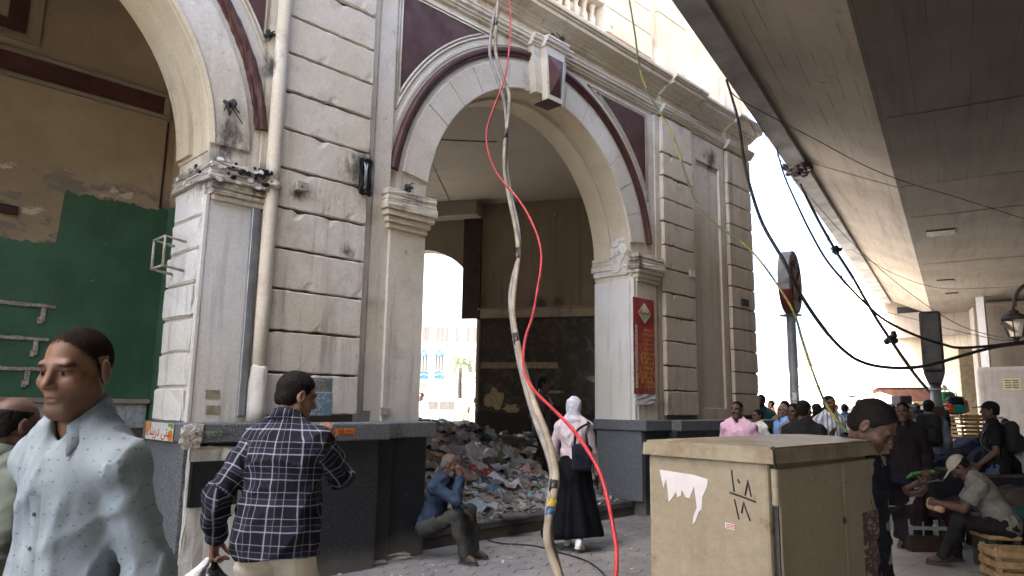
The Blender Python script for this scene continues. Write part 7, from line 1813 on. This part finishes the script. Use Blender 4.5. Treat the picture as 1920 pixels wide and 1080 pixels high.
# woman's shoulder bag and phone
mw = WOMAN['world']; sh_ = WOMAN['Sh'][1]*WOMAN['S']; bagc = mw(WOMAN['Pv']+WOMAN['rt']*.13-WOMAN['fw']*.16+V3(0, 0, .09)); axw = np.array([RT*.9+FW*.1, FW, V3(0, 0, 1)]); axw = np.array([nrm(V3(axw[0][0], axw[0][1], 0)), nrm(np.cross(V3(0, 0, 1), nrm(V3(axw[0][0], axw[0][1], 0)))), V3(0, 0, 1)])
hb = blob('shoulder_bag', [('u', Rbox(bagc, (.115, .045, .15), .04, axw), 0)], .012, cloth('dark_navy_canvas', (.012, .014, .022), var=.3), 'dark navy shoulder bag hanging behind the woman in the headscarf', 'bag', None, .009, .09, 9)
bm = bmesh.new(); shw = mw(sh_+V3(0, -.02, .055)); tube(bm, [tuple(p) for p in spline([tuple(bagc+axw[0]*-.08+V3(0, 0, .14)), tuple(bagc+axw[0]*-.06+V3(0, 0, .30)-FW*.03), tuple(shw-FW*.07), tuple(shw), tuple(shw+FW*.08-V3(0, 0, .10))], 6)], .016, 6)
tube(bm, [tuple(p) for p in spline([tuple(bagc+axw[0]*.07+V3(0, 0, .14)), tuple(bagc+axw[0]*.05+V3(0, 0, .28)-FW*.03), tuple(shw-FW*.075+RT*.02), tuple(shw+RT*.025)], 6)], .014, 6); bm_obj('strap', bm, M_BLKBAG, hb)
wq = mw(WOMAN['Wr'][1])+np.array([0, 0, -.10]); bm = bmesh.new(); box(bm, -.036, .036, -.005, .005, -.07, .07, bev=.003, M=Matrix.Translation(wq+RT*.02) @ Matrix.Rotation(.4, 4, 'Z')); o_ = bm_obj('phone', bm, M_PHONE); tag(o_, 'dark phone in the hand of the woman in the headscarf', 'phone')
# rucksacks
def ruck(P, label, sc=1.0):
    c = P['world'](P['Pv']+P['sp']*.34*P['S']-P['fw']*(.19)); f_ = P['world'](P['Pv']+P['fw'])-P['world'](P['Pv']); r_ = np.cross(f_, V3(0, 0, 1)); A = np.array([nrm(r_), nrm(f_), V3(0, 0, 1)])
    o = blob('rucksack', [('u', Rbox(c, (.15*sc, .085, .22*sc), .075, A), 0), ('u', Rbox(c-f_*.08-V3(0, 0, .07), (.115*sc, .05, .11*sc), .045, A), .02)], .014, cloth('black_rucksack_nylon', (.014, .014, .016), rough=.7, var=.3), label, 'rucksack', None, .005, .1, 5)
    bm = bmesh.new()
    for s in (-1, 1):
        a = P['Sh'][s]*P['S']; q_ = [P['world'](a-P['rt']*s*.05-P['fw']*.11+V3(0, 0, -.02)), P['world'](a-P['rt']*s*.055+V3(0, 0, .062)), P['world'](a-P['rt']*s*.05+P['fw']*.125+V3(0, 0, -.06)), P['world'](a-P['rt']*s*.02+P['fw']*.14+V3(0, 0, -.22)), P['world'](a+P['rt']*s*.01-P['fw']*.05+V3(0, 0, -.36))]
        tube(bm, [tuple(p) for p in spline([tuple(p) for p in q_], 5)], .020, 6)
    bm_obj('strap', bm, M_BLKBAG, o)
ruck(BACKP, 'black rucksack on the back of the man in white trainers', 1.15); ruck(CAPMAN, 'black rucksack on the back of the capped man', .95)

# a rail of hanging clothes by the pole
q = at_depth(1716, 800, 13.6); rz_ = 2.4; RM = Matrix.Translation((q[0], q[1], 0)) @ Matrix.Rotation(rz_, 4, 'Z'); rk_ = wempty('clothes_rail', (q[0], q[1], G), 'clothes rail standing between the cartons and the clad pole', 'clothes rail')
for x in (-.65, .65): bm = bmesh.new(); tube(bm, [RM @ Vector((x, 0, G)), RM @ Vector((x, 0, 1.62))], .018, 6); bm_obj('upright', bm, M_POLE, rk_)
bm = bmesh.new(); tube(bm, [RM @ Vector((-.68, 0, 1.62)), RM @ Vector((.68, 0, 1.62))], .016, 6); bm_obj('rail', bm, M_POLE, rk_)
for i, ci in enumerate((0, 6, 3, 0, 8, 6, 1, 3)):
    x = -.56+i*.16; p = RM @ Vector((x, 0, 1.18)); col, nm = HEAPC[ci]
    o = blob('garment', [('u', Rbox(V3(*p), (.035, .19, .36), .03, np.array(RM)[:3, :3].T), 0), ('u', Cone(V3(*p)+V3(0, 0, .30), V3(*p)+V3(0, 0, .42), .05, .02), .04)], .026, cloth('bundle_'+nm.replace(' ', '_'), col, var=.35), None, None, None, .018, .16, 200+i)
    tag(o, '%s garment hanging %s on the clothes rail' % (nm, ('at the near end', 'second from the near end', 'third from the near end', 'in the near half', 'in the far half', 'third from the far end', 'second from the far end', 'at the far end')[i]), 'garment', 'garments on the clothes rail')
# more goods filling the shade
for i, (px, py, D, rr, hh, ci, lb) in enumerate(((1700, 880, 11.6, .34, .5, 0, 'black sack on the ground left of the rucksack man'), (1785, 872, 12.2, .45, .45, 8, 'dark brown sack on the ground below the crate stack'), (1830, 900, 10.0, .40, .42, 1, 'wine red sack on the ground beside the capped walker'), (1870, 925, 8.5, .34, .30, 0, 'black sack on the ground behind the shoe shiner back'), (1910, 980, 7.6, .28, .34, 2, 'dark green plastic sack beside the pale crate'), (1905, 820, 10.8, .5, .85, 5, 'rose pile of clothes high on the right edge'), (1720, 915, 10.2, .26, .26, 4, 'grey bundle on the ground behind the phone reader'))):
    q = at_depth(px, py, D); col, nm = HEAPC[ci]
    blob('sack', [('u', Ell((q[0], q[1], G+hh*.35), (rr, rr, hh)), 0), ('u', Ell((q[0]+.25, q[1]-.2, G+hh*.2), (rr*.8, rr*.7, hh*.7)), .1)], .035, cloth('bundle_'+nm.replace(' ', '_'), col, var=.35), lb, 'sack', 'sacks and piles in the market shade', .04, .18, 130+i, cuts=[lambda P: G-P[..., 2]])
# ------------------------------------------------------------------ rubble heap inside the arch
def sm(x, a, b): t = np.clip((x-a)/(b-a), 0, 1); return t*t*(3-2*t)
def bumps(x, y): return .06*np.sin(2.3*x+1.1*y+.4)*np.sin(1.7*y-.6*x)+.035*np.sin(5.1*x-2.2*y+1.3)+.02*np.sin(9*x+7*y)+.015*np.sin(17*x-13*y)
def rub(x, y):
    t = y-6.78
    base = .115+.10*sm(t, .0, .5)+.42*sm(t, .3, 2.4)
    side = sm(x, 4.2, 5.6)*(1-.25*sm(x, 8.2, 11))
    back = .50*sm(t, 2.0, 3.6)*(1-.55*sm(x-.55*(y-7), 6.9, 8.8))
    return base*(.55+.45*side)+back+bumps(x, y)*np.clip(.25+t*.6, .12, 1)
nx_, ny_ = 120, 90
X, Y = np.meshgrid(np.linspace(4.35, 12.6, nx_), np.linspace(6.76, 13.0, ny_), indexing='ij'); Z = rub(X, Y)+rng.normal(0, .012, X.shape)
V = np.stack([X, Y, Z], -1).reshape(-1, 3); I = np.arange(nx_*ny_).reshape(nx_, ny_)
F = np.stack([I[:-1, :-1], I[1:, :-1], I[1:, 1:], I[:-1, 1:]], -1).reshape(-1, 4)
def earth():
    t = NT('rubble_earth'); p = t.pos(); z = t.sep(p)[2]
    c = t.mix(t.ramp(t.noise(p, 3.5, 7, .65), .35, .68), (.28, .26, .225), (.46, .435, .40)); c = t.mix(t.ramp(t.math('ADD', z, t.math('MULTIPLY', t.noise(p, 2.2, 4), .4)), .85, 1.15), c, (.16, .105, .055))
    c = t.mix(t.math('MULTIPLY', t.ramp(t.noise(p, 22, 5, .7), .5, .72), .5), c, (.06, .055, .05)); t.color(c); t.rough(.95); t.bump(t.noise(p, 40, 6, .7), .8, .03); return t.m
o = link_mesh('rubble_mound', mesh_from('rubble_mound', V, F), earth()); tag(o, 'grey brown mound of broken rubble filling the arch', 'rubble', kind='stuff')
def attr_mat(name, rough=.9, bump=.4):
    t = NT(name); p = t.pos(); c = t.attr('tone'); c = t.mix(1.0, c, t.ramp(t.noise(p, 30, 4), .25, .8, .7, 1.15), 'MULTIPLY'); t.color(c); t.rough(rough); t.bump(t.noise(p, 70, 4), bump, .006); return t.m
def normal_at(x, y): e = .05; return nrm(V3(-(rub(x+e, y)-rub(x-e, y))/(2*e), -(rub(x, y+e)-rub(x, y-e))/(2*e), 1))
GREY = [(.36, .34, .30), (.31, .285, .25), (.42, .40, .365), (.26, .24, .21), (.20, .175, .15), (.50, .48, .45), (.36, .30, .23), (.28, .275, .27), (.33, .26, .20)]
def chips(name, n, sz, cols, flat_, ylo, yhi, label, m):
    bm = bmesh.new(); lay = []
    for i in range(n):
        x = rng.uniform(4.5, 11.0); y = ylo+(yhi-ylo)*rng.power(.85) if False else rng.uniform(ylo, yhi)
        s = sz*rng.lognormal(0, .45); k = rng.integers(4, 7); col = np.array(cols[rng.integers(len(cols))])*rng.uniform(.75, 1.15)
        nn = nrm(normal_at(x, y)+rng.normal(0, .28, 3)); M = Matrix.Translation((x, y, rub(x, y)+s*flat_*.5+rng.uniform(0, .02))) @ Vector(nn).to_track_quat('Z', 'Y').to_matrix().to_4x4() @ Matrix.Rotation(rng.uniform(0, 6.3), 4, 'Z')
        q = [(s*rng.uniform(.6, 1.1)*math.cos(2*PI*j/k), s*rng.uniform(.45, .95)*math.sin(2*PI*j/k)) for j in range(k)]
        th = s*flat_*rng.uniform(.5, 1.4); A = [bm.verts.new(M @ Vector((a, b, -th/2))) for a, b in q]; B = [bm.verts.new(M @ Vector((a*.92, b*.92, th/2+rng.normal(0, th*.15)))) for a, b in q]
        bm.faces.new(A[::-1]); bm.faces.new(B)
        for j in range(k): bm.faces.new((A[j], A[(j+1) % k], B[(j+1) % k], B[j]))
        lay += [col]*(2*k)
    me = bpy.data.meshes.new(name); bm.to_mesh(me); bm.free(); set_attr(me, 'tone', np.array(lay)); o = link_mesh(name, me, m); tag(o, label, 'rubble', kind='stuff'); return o
M_CHIP = attr_mat('rubble_chips')
chips('rubble', 3600, .045, GREY, .35, 6.80, 10.2, 'grey chips of broken plaster and stone scattered over the mound', M_CHIP)
chips('rubble', 420, .095, GREY, .38, 6.85, 10.5, 'larger slabs of broken plaster lying on the mound', M_CHIP)
chips('rubble', 260, .022, GREY, .5, 6.42, 6.82, 'small crumbs of plaster along the threshold', M_CHIP)
LIT = [(.50, .48, .47), (.40, .38, .36), (.40, .38, .40), (.24, .21, .18), (.30, .27, .23), (.55, .36, .36), (.40, .48, .50), (.16, .30, .33), (.35, .06, .05), (.10, .16, .32), (.07, .07, .07), (.42, .38, .30), (.55, .55, .56), (.14, .24, .10)]
def scraps(name, n, sz, cols, label, m, ylo=6.95, yhi=10.2):
    VV, FF, TT = [], [], []; off = 0; G5 = 6
    for i in range(n):
        x = rng.uniform(4.6, 10.6); y = rng.uniform(ylo, yhi); s = sz*rng.lognormal(0, .4); u, v = np.meshgrid(np.linspace(-1, 1, G5), np.linspace(-1, 1, G5), indexing='ij')
        ph = rng.uniform(0, 6, 4); zz = s*(.28*np.sin(u*2.6+ph[0])*np.cos(v*2.2+ph[1])+.16*np.sin(u*5+v*4+ph[2])+rng.normal(0, .07, u.shape)+.25)
        xx = s*(u*rng.uniform(.6, 1.2)+.12*np.sin(v*4+ph[3])+rng.normal(0, .05, u.shape)); yy = s*(v*rng.uniform(.5, 1.0)+rng.normal(0, .05, u.shape))
        M = np.array(Matrix.Translation((x, y, rub(x, y)+.01)) @ Vector(normal_at(x, y)).to_track_quat('Z', 'Y').to_matrix().to_4x4() @ Matrix.Rotation(rng.uniform(0, 6.3), 4, 'Z'))
        P = np.stack([xx, yy, zz], -1).reshape(-1, 3); VV.append(P@M[:3, :3].T+M[:3, 3]); I = np.arange(G5*G5).reshape(G5, G5)+off
        FF.append(np.stack([I[:-1, :-1], I[1:, :-1], I[1:, 1:], I[:-1, 1:]], -1).reshape(-1, 4)); TT.append(np.tile(np.array(cols[rng.integers(len(cols))])*rng.uniform(.8, 1.1), (G5*G5, 1))); off += G5*G5
    me = mesh_from(name, np.concatenate(VV), np.concatenate(FF)); set_attr(me, 'tone', np.concatenate(TT)); o = link_mesh(name, me, m); tag(o, label, 'litter', kind='stuff'); return o
M_SCRAP = attr_mat('crumpled_litter', .55, .2)
scraps('litter', 330, .08, LIT, 'crumpled paper and plastic scraps strewn over the rubble', M_SCRAP)
scraps('litter', 60, .17, LIT[:5]+LIT[10:13], 'larger crumpled sheets lying over the rubble', M_SCRAP, 7.6)
# single pieces one can point to
def on_rubble(px, py):
    d = ray(px, py); t = 6.8/d[1]
    for _ in range(900):
        p = EYE+d*t
        if p[2] < rub(p[0], p[1]) or p[1] > 12.5: break
        t += .01
    return p
def sheet(name, px, py, D, w, d, m, label, cat, amp=.35, seed=1, tilt=0.0, rz=0.0, n=34, lift=.02, drape=True, raise_=.06):
    r = np.random.default_rng(seed); c = on_rubble(px, py); u, v = np.meshgrid(np.linspace(-1, 1, n), np.linspace(-1, 1, n), indexing='ij'); z = 0
    for k in range(9): a = r.uniform(0, 6.3); f = r.uniform(2, 9); z = z+np.abs(np.sin(f*(u*math.cos(a)+v*math.sin(a))+r.uniform(0, 6)))*(1.6/f)
    z = (z-z.mean())*amp*.35; ca, sa = math.cos(rz), math.sin(rz); ex = 1+.12*np.sin(7*v+seed); ey = 1+.12*np.sin(6*u+seed*2)
    x = c[0]+(u*w/2*ex)*ca-(v*d/2*ey)*sa; y = c[1]+(u*w/2*ex)*sa+(v*d/2*ey)*ca
    if drape: zz = rub(x, y)+lift+np.maximum(z*.75*(1-np.maximum(np.abs(u), np.abs(v))**6)+raise_*np.clip(1-u*u, 0, 1)*np.clip(1-v*v, 0, 1), -.015)
    else: zz = c[2]+z
    P = np.stack([x, y, zz], -1).reshape(-1, 3); I = np.arange(n*n).reshape(n, n); Fc = np.stack([I[:-1, :-1], I[1:, :-1], I[1:, 1:], I[:-1, 1:]], -1).reshape(-1, 4)
    o = link_mesh(name, mesh_from(name, P, Fc), m); md = o.modifiers.new('thickness', 'SOLIDIFY'); md.thickness = .006; tag(o, label, cat); return o
M_TARP = simple('dusty_black_tarpaulin', (.085, .076, .064), .8, var=.45, scale=6, bump=.5, bscale=24); M_SHEETW = simple('dusty_clear_sheeting', (.42, .40, .36), .4, var=.2, scale=9, bump=.3)
sheet('tarpaulin', 900, 803, 13.6, 2.6, 2.4, M_TARP, 'big dark crumpled tarpaulin heaped behind the rubble in the arch', 'tarpaulin', .85, 3, rz=.7, n=80, raise_=.08)
sheet('tarpaulin', 975, 838, 11.6, 2.4, .75, M_TARP, 'long strip of dark tarpaulin sliding down the right of the heap', 'tarpaulin', .5, 8, rz=-.45, n=60, raise_=.10)
sheet('plastic_sheet', 895, 862, 9.9, .75, .6, M_SHEETW, 'pale crumpled plastic sheet lying high on the rubble', 'plastic sheet', .45, 4, rz=.3, raise_=.18)
sheet('red_cloth', 898, 888, 9.4, .55, .32, simple('dusty_red_cloth', (.33, .06, .04), .85, var=.3), 'dusty red cloth lying on the rubble behind the old man', 'cloth', .3, 5, rz=.2)
sheet('blue_bag', 925, 922, 8.8, .34, .22, simple('blue_green_polythene', (.08, .22, .28), .4, var=.25), 'flat blue green plastic bag on the rubble', 'bag', .25, 6)
sheet('blue_bag', 885, 900, 9.1, .2, .3, simple('light_blue_polythene', (.22, .38, .46), .4, var=.25), 'light blue plastic scrap behind the old man head', 'bag', .3, 9)
sheet('green_sack', 940, 862, 10.2, .32, .3, simple('moss_green_sack', (.10, .15, .03), .8, var=.3), 'moss green sack near the top of the rubble', 'sack', .35, 10)
sheet('black_bag', 922, 872, 9.9, .42, .35, M_TARP, 'black plastic bag beside the pale sheet on the rubble', 'bag', .4, 11)
sheet('pink_sheet', 1000, 892, 9.3, .4, .3, simple('pale_pink_wrapper', (.52, .33, .33), .6, var=.25), 'pale pink wrapper in the middle of the rubble', 'wrapper', .4, 12)
sheet('white_sheet', 1015, 905, 9.0, .45, .35, M_PAPER, 'crumpled white sheet right of the middle of the rubble', 'plastic sheet', .4, 13)
q = at_depth(965, 925, 8.75); blob('dark_cushion', [('u', Rbox(V3(q[0], q[1], rub(q[0], q[1])+.03), (.17, .10, .035), .03, rotz(.4)), 0)], .015, cloth('grey_brown_foam', (.09, .085, .075)), 'grey brown foam pad lying on the rubble', 'foam pad', None, .008, .1, 2)
# boards, bricks, cartons and bottles among the rubble
def rpt(): 
    x, y = rng.uniform(5.2, 9.8), rng.uniform(7.1, 9.6); return x, y, rub(x, y)
LMK = [('pale sheet', (895, 862)), ('red cloth', (898, 888)), ('blue green bag', (925, 922)), ('moss green sack', (940, 862)), ('pink wrapper', (1000, 892)), ('white sheet', (1015, 905)), ('right pier', (1170, 930)), ('sitting man', (850, 950)), ('walking woman', (1090, 930)), ('foam pad', (965, 925)), ('dark tarpaulin', (900, 806)), ('threshold', (980, 985))]
LMK = [(n_, on_rubble(*p_)) for n_, p_ in LMK]; SEEN = {}
def where(x, y, desc):
    """names the piece by what lies closest to it"""
    o_ = sorted(LMK, key=lambda q_: math.hypot(q_[1][0]-x, q_[1][1]-y)); lb = '%s in the rubble next to the %s' % (desc, o_[0][0])
    if lb in SEEN: lb = '%s in the rubble between the %s and the %s' % (desc, o_[0][0], o_[1][0])
    SEEN[lb] = 1; return lb
for k in range(9):
    x, y, z = rpt(); L_ = rng.uniform(.25, .7); n_ = Vector(normal_at(x, y)).to_track_quat('Z', 'Y').to_matrix().to_4x4()
    M = Matrix.Translation((x, y, z+.035)) @ n_ @ Matrix.Rotation(rng.uniform(0, 6), 4, 'Z') @ Matrix.Rotation(rng.normal(0, .15), 4, 'Y')
    o = box_obj('timber_board', (-L_/2, L_/2, -rng.uniform(.03, .06), .04, -.009, .009), simple('grey_splintered_timber', (.16, .13, .10), .9, var=.5, scale=14, bump=.5), None, .003, M); tag(o, where(x, y, ('long' if L_ > .5 else 'short' if L_ < .36 else 'middling')+' splintered timber board'), 'board', 'timber boards in the rubble')
for k in range(16):
    x, y, z = rpt(); M = Matrix.Translation((x, y, z+.03)) @ Matrix.Rotation(rng.uniform(0, 6), 4, (rng.normal(), rng.normal(), 2)); e = rng.uniform(.05, .12)
    bm = bmesh.new(); box(bm, -e, e, -.055, .055, -.032, .032, bev=.008); 
    for v in bm.verts: v.co += Vector(rng.normal(0, .006, 3))
    bmesh.ops.transform(bm, matrix=M, verts=bm.verts); o = bm_obj('broken_brick', bm, simple('dusty_broken_brick', (.30, .17, .11), .95, var=.4, scale=22, bump=.6)); tag(o, where(x, y, ('small' if e < .075 else 'large' if e > .1 else 'half')+' broken brick'), 'brick', 'broken bricks in the rubble')
for k in range(6):
    x, y, z = rpt(); M = Matrix.Translation((x, y, z+.05)) @ Vector(normal_at(x, y)).to_track_quat('Z', 'Y').to_matrix().to_4x4() @ Matrix.Rotation(rng.uniform(0, 6), 4, 'Z'); a_, b_ = rng.uniform(.10, .2), rng.uniform(.08, .14)
    bm = bmesh.new(); box(bm, -a_, a_, -b_, b_, -.05, .05, bev=.004); bmesh.ops.subdivide_edges(bm, edges=bm.edges, cuts=2, use_grid_fill=True)
    for v in bm.verts: v.co += Vector(rng.normal(0, .010, 3))
    bmesh.ops.transform(bm, matrix=M, verts=bm.verts); o = bm_obj('crushed_carton', bm, simple('dirty_cardboard', (.30, .215, .135), .9, var=.35, scale=9)); tag(o, where(x, y, ('wide' if a_ > .15 else 'small')+' crushed carton'), 'carton', 'crushed cartons in the rubble')
M_PET = simple('dirty_blue_plastic', (.20, .33, .40), .3, var=.3)
for k in range(8):
    x, y, z = rpt(); M = Matrix.Translation((x, y, z+.045)) @ Matrix.Rotation(rng.uniform(0, 6), 4, 'Z') @ Matrix.Rotation(PI/2+rng.normal(0, .25), 4, 'Y')
    bm = bmesh.new(); lathe(bm, [(.028, -.11), (.034, -.10), (.032, -.02), (.034, .03), (.031, .06), (.013, .10), (.013, .12)], 10, M); o = bm_obj('plastic_bottle', bm, M_PET); tag(o, where(x, y, ('plastic bottle', 'blue bottle', 'empty bottle', 'dusty blue bottle')[k % 4]), 'bottle', 'plastic bottles in the rubble')
# crumbs and small litter on the street
for (x0, x1, n_) in ((3.4, 5.2, 26), (5.2, 9.4, 40)):
    bm = bmesh.new()
    for k in range(n_):
        x, y, s = rng.uniform(x0, x1), rng.uniform(4.2, 6.42) if x0 > 5 else rng.uniform(5.4, 6.05), rng.uniform(.005, .015)
        box(bm, -s, s, -s*.7, s*.7, -s*.3, s*.3, M=Matrix.Translation((x, y, G+s*.3+.001)) @ Matrix.Rotation(rng.uniform(0, 6), 4, 'Z'))
    o = bm_obj('street_litter', bm, M_CHIP if False else M_PAPER); tag(o, 'tiny pale crumbs scattered on the pavement %s' % ('by the granite plinth' if x0 < 5 else 'before the threshold'), 'litter', kind='stuff')
for (px, py, w_, h_, lb) in ((742, 1049, .30, .07, 'flat broken slab of plaster at the foot of the granite plinth'), (705, 1058, .22, .05, 'smaller broken slab beside the granite plinth'), (812, 985, .34, .12, 'broken stone step end under the sitting man')):
    q = at_z(px, py, G); bm = bmesh.new(); box(bm, -w_/2, w_/2, -.12, .12, 0, h_, bev=.015); bmesh.ops.subdivide_edges(bm, edges=bm.edges, cuts=1, use_grid_fill=True)
    for v in bm.verts: v.co += Vector((rng.normal(0, .014), rng.normal(0, .014), rng.normal(0, .006)))
    bmesh.ops.transform(bm, matrix=Matrix.Translation((q[0], q[1]+.06, G-.01)) @ Matrix.Rotation(rng.uniform(-.3, .3), 4, 'Z'), verts=bm.verts); o = bm_obj('stone_slab', bm, M_CONCDIRT); tag(o, lb, 'stone')

# ------------------------------------------------------------------ the square seen through the inner arch
M_PLW = simple('white_sunlit_facade', (.58, .55, .49), .9, var=.05, scale=.5, bump=.05); M_BLUEP = simple('blue_painted_panel', (.05, .17, .34), .6); M_WIND = simple('shaded_window', (.20, .18, .15), .4); M_BLUEW = simple('white_relief', (.8, .8, .8), .8)
D_ = 90.0; a, b = at_depth(700, 740, D_), at_depth(1000, 740, D_); L = math.hypot(b[0]-a[0], b[1]-a[1]); MP_ = Matrix.Translation((a[0], a[1], 0)) @ Matrix.Rotation(math.atan2(b[1]-a[1], b[0]-a[0]), 4, 'Z')
pb_ = wempty('square_building', (a[0], a[1], G), 'white two storey building with blue pediments across the sunny square', 'building')
def sqbox(name, px0, py0, px1, py1, y0, y1, m, par):
    p, q = MP_.inverted() @ Vector(at_depth(px0, py0, D_)), MP_.inverted() @ Vector(at_depth(px1, py1, D_)); bm = bmesh.new(); box(bm, p.x, q.x, y0, y1, q.z, p.z, M=MP_); return bm_obj(name, bm, m, par)
bw = sqbox('wall', 700, 585, 1000, 790, 0, 12, M_PLW, pb_); sqbox('cornice', 695, 583, 1005, 590, -.5, .0, M_PLW, pb_); sqbox('string_course', 698, 648, 1002, 651, -.25, -.003, M_PLW, pb_)
for i, x in enumerate((790, 797, 817, 825, 833, 852, 874, 886, 905, 916, 770, 760, 740)):
    f = sqbox('window_frame', x-1, 609, x+7, 641, -.12, -.01, M_PLW, pb_); sqbox('window', x, 611, x+6, 639, -.16, -.121, M_WIND, f)
for cx in (793, 823, 763):
    p = [MP_.inverted() @ Vector(at_depth(x, y, D_)) for x, y in ((cx-10, 667), (cx+10, 667), (cx, 654))]; bm = bmesh.new(); prism(bm, [(v.x, v.z) for v in p], -.35, -.02, 'y'); bmesh.ops.transform(bm, matrix=MP_, verts=bm.verts); f = bm_obj('pediment', bm, M_BLUEP, pb_)
    bm = bmesh.new(); c_ = MP_.inverted() @ Vector(at_depth(cx, 663, D_)); lathe(bm, [(.2, 0), (.2, .03)], 12, MP_ @ Matrix.Translation((c_.x, -.36, c_.z)) @ Matrix.Rotation(PI/2, 4, 'X')); bm_obj('roundel', bm, M_BLUEW, f)
    for k in (-1, 0, 1): sqbox('window', cx+k*5.6-2, 669, cx+k*5.6+2, 694, -.15, -.02, M_WIND, f)
    for k in (-1.5, -.5, .5, 1.5): sqbox('colonnette', cx+k*5.6-.6, 668, cx+k*5.6+.6, 695, -.32, -.16, M_PLW, f)
    g_ = sqbox('blue_panel', cx-9, 697, cx+9, 710, -.2, -.02, M_BLUEP, pb_); c_ = MP_.inverted() @ Vector(at_depth(cx, 703, D_)); bm = bmesh.new(); tube(bm, [MP_ @ Vector((c_.x-.8, -.21, c_.z-.1)), MP_ @ Vector((c_.x, -.21, c_.z+.1)), MP_ @ Vector((c_.x+.8, -.21, c_.z))], .06, 5); bm_obj('relief', bm, M_BLUEW, g_)
for x in (849, 878, 890, 905): sqbox('window', x, 671, x+6, 697, -.13, -.01, M_WIND, pb_)
for x in (788, 862): sqbox('doorway', x, 718, x+10, 745, -.13, -.01, M_WIND, pb_)
# date palm
c = at_depth(861, 775, 55.0); pl = wempty('palm_tree', (c[0], c[1], G), 'young date palm in front of the white building in the square', 'tree'); zt = at_depth(861, 678, 55.0)[2]
bm = bmesh.new(); tube(bm, [(c[0]+.05*math.sin(k), c[1], G+(zt-G)*k/8) for k in range(9)], .14, 8, rad=[.2-.008*k for k in range(9)]); bm_obj('trunk', bm, M_OLDWOOD, pl)
M_FROND = simple('palm_green', (.09, .13, .045), .6, var=.4); 
for k in range(15):
    az_, el = rng.uniform(0, 2*PI), rng.uniform(-.1, 1.2); Lf = rng.uniform(1.7, 2.6); bm = bmesh.new(); pr = None
    pts = [Vector((c[0]+math.cos(az_)*Lf*s*math.cos(el), c[1]+math.sin(az_)*Lf*s*math.cos(el), zt+Lf*(s*math.sin(el)-s*s*1.05))) for s in np.linspace(0, 1, 9)]
    tube(bm, pts, .02, 4); sd_ = Vector((-math.sin(az_), math.cos(az_), 0))
    for i in range(1, 9):
        for sg_ in (-1, 1):
            for h_ in (0, .5):
                p = pts[i-1].lerp(pts[i], h_); t_ = (pts[i]-pts[i-1]).normalized(); e = p+sd_*sg_*.42+t_*.3-Vector((0, 0, .22)); w2 = t_*.035
                bm.faces.new([bm.verts.new(p-w2), bm.verts.new(p+w2), bm.verts.new(e)])
    bm_obj('frond', bm, M_FROND, pl)
# green railing
fa, fb_ = at_depth(770, 770, 36), at_depth(940, 772, 34); rl = wempty('railing', tuple(fa*np.array([1, 1, 0])), 'green hooped railing along the square', 'railing'); M_GRN = simple('green_railing_paint', (.02, .14, .08), .5)
d = fb_-fa; d[2] = 0; Lr = np.linalg.norm(d); d /= Lr; n_ = int(Lr/.42)
for k in range(n_):
    p = fa+d*k*.42; bm = bmesh.new(); tube(bm, [(p[0], p[1], G), (p[0], p[1], .85), (p[0]+d[0]*.1, p[1]+d[1]*.1, 1.02), (p[0]+d[0]*.21, p[1]+d[1]*.21, 1.08), (p[0]+d[0]*.32, p[1]+d[1]*.32, 1.02), (p[0]+d[0]*.4, p[1]+d[1]*.4, .85), (p[0]+d[0]*.4, p[1]+d[1]*.4, G)], .022, 5); bm_obj('hoop', bm, M_GRN, rl)
bm = bmesh.new(); tube(bm, [(fa[0], fa[1], .35), (fb_[0], fb_[1], .35)], .02, 5); bm_obj('rail', bm, M_GRN, rl)
# a parked van and a stall in the glare
vc = at_depth(836, 760, 48); VM = Matrix.Translation((vc[0], vc[1], G)) @ Matrix.Rotation(-.6, 4, 'Z'); vn = wempty('parked_van', (vc[0], vc[1], G), 'white van parked beyond the green railing', 'van')
bm = bmesh.new(); prism(bm, [(-2.1, .4), (2.1, .4), (2.15, 1.0), (1.5, 1.25), (1.0, 1.95), (-2.05, 2.0), (-2.1, 1.0)], -.85, .85, 'y'); bmesh.ops.bevel(bm, geom=bm.edges[:], offset=.06, segments=2, affect='EDGES'); bmesh.ops.transform(bm, matrix=VM, verts=bm.verts); bm_obj('body', bm, M_PLW, vn)
for x in (-1.3, 1.35):
    for y in (-.8, .8): bm = bmesh.new(); lathe(bm, [(.2, -.1), (.33, -.09), (.33, .09), (.2, .1)], 16, VM @ Matrix.Translation((x, y, .33)) @ Matrix.Rotation(PI/2, 4, 'X')); bm_obj('wheel', bm, M_IRON, vn)
for (x0, x1) in ((-1.8, -.6), (-.5, .5)): bm = bmesh.new(); box(bm, x0, x1, -.875, -.852, 1.2, 1.75, bev=.02, M=VM); bm_obj('window', bm, M_WIND, vn)
bm = bmesh.new(); prism(bm, [(1.12, 1.82), (1.52, 1.30), (1.535, 1.315), (1.135, 1.835)], -.7, .7, 'y'); bmesh.ops.transform(bm, matrix=VM, verts=bm.verts); bm_obj('windscreen', bm, M_WIND, vn)
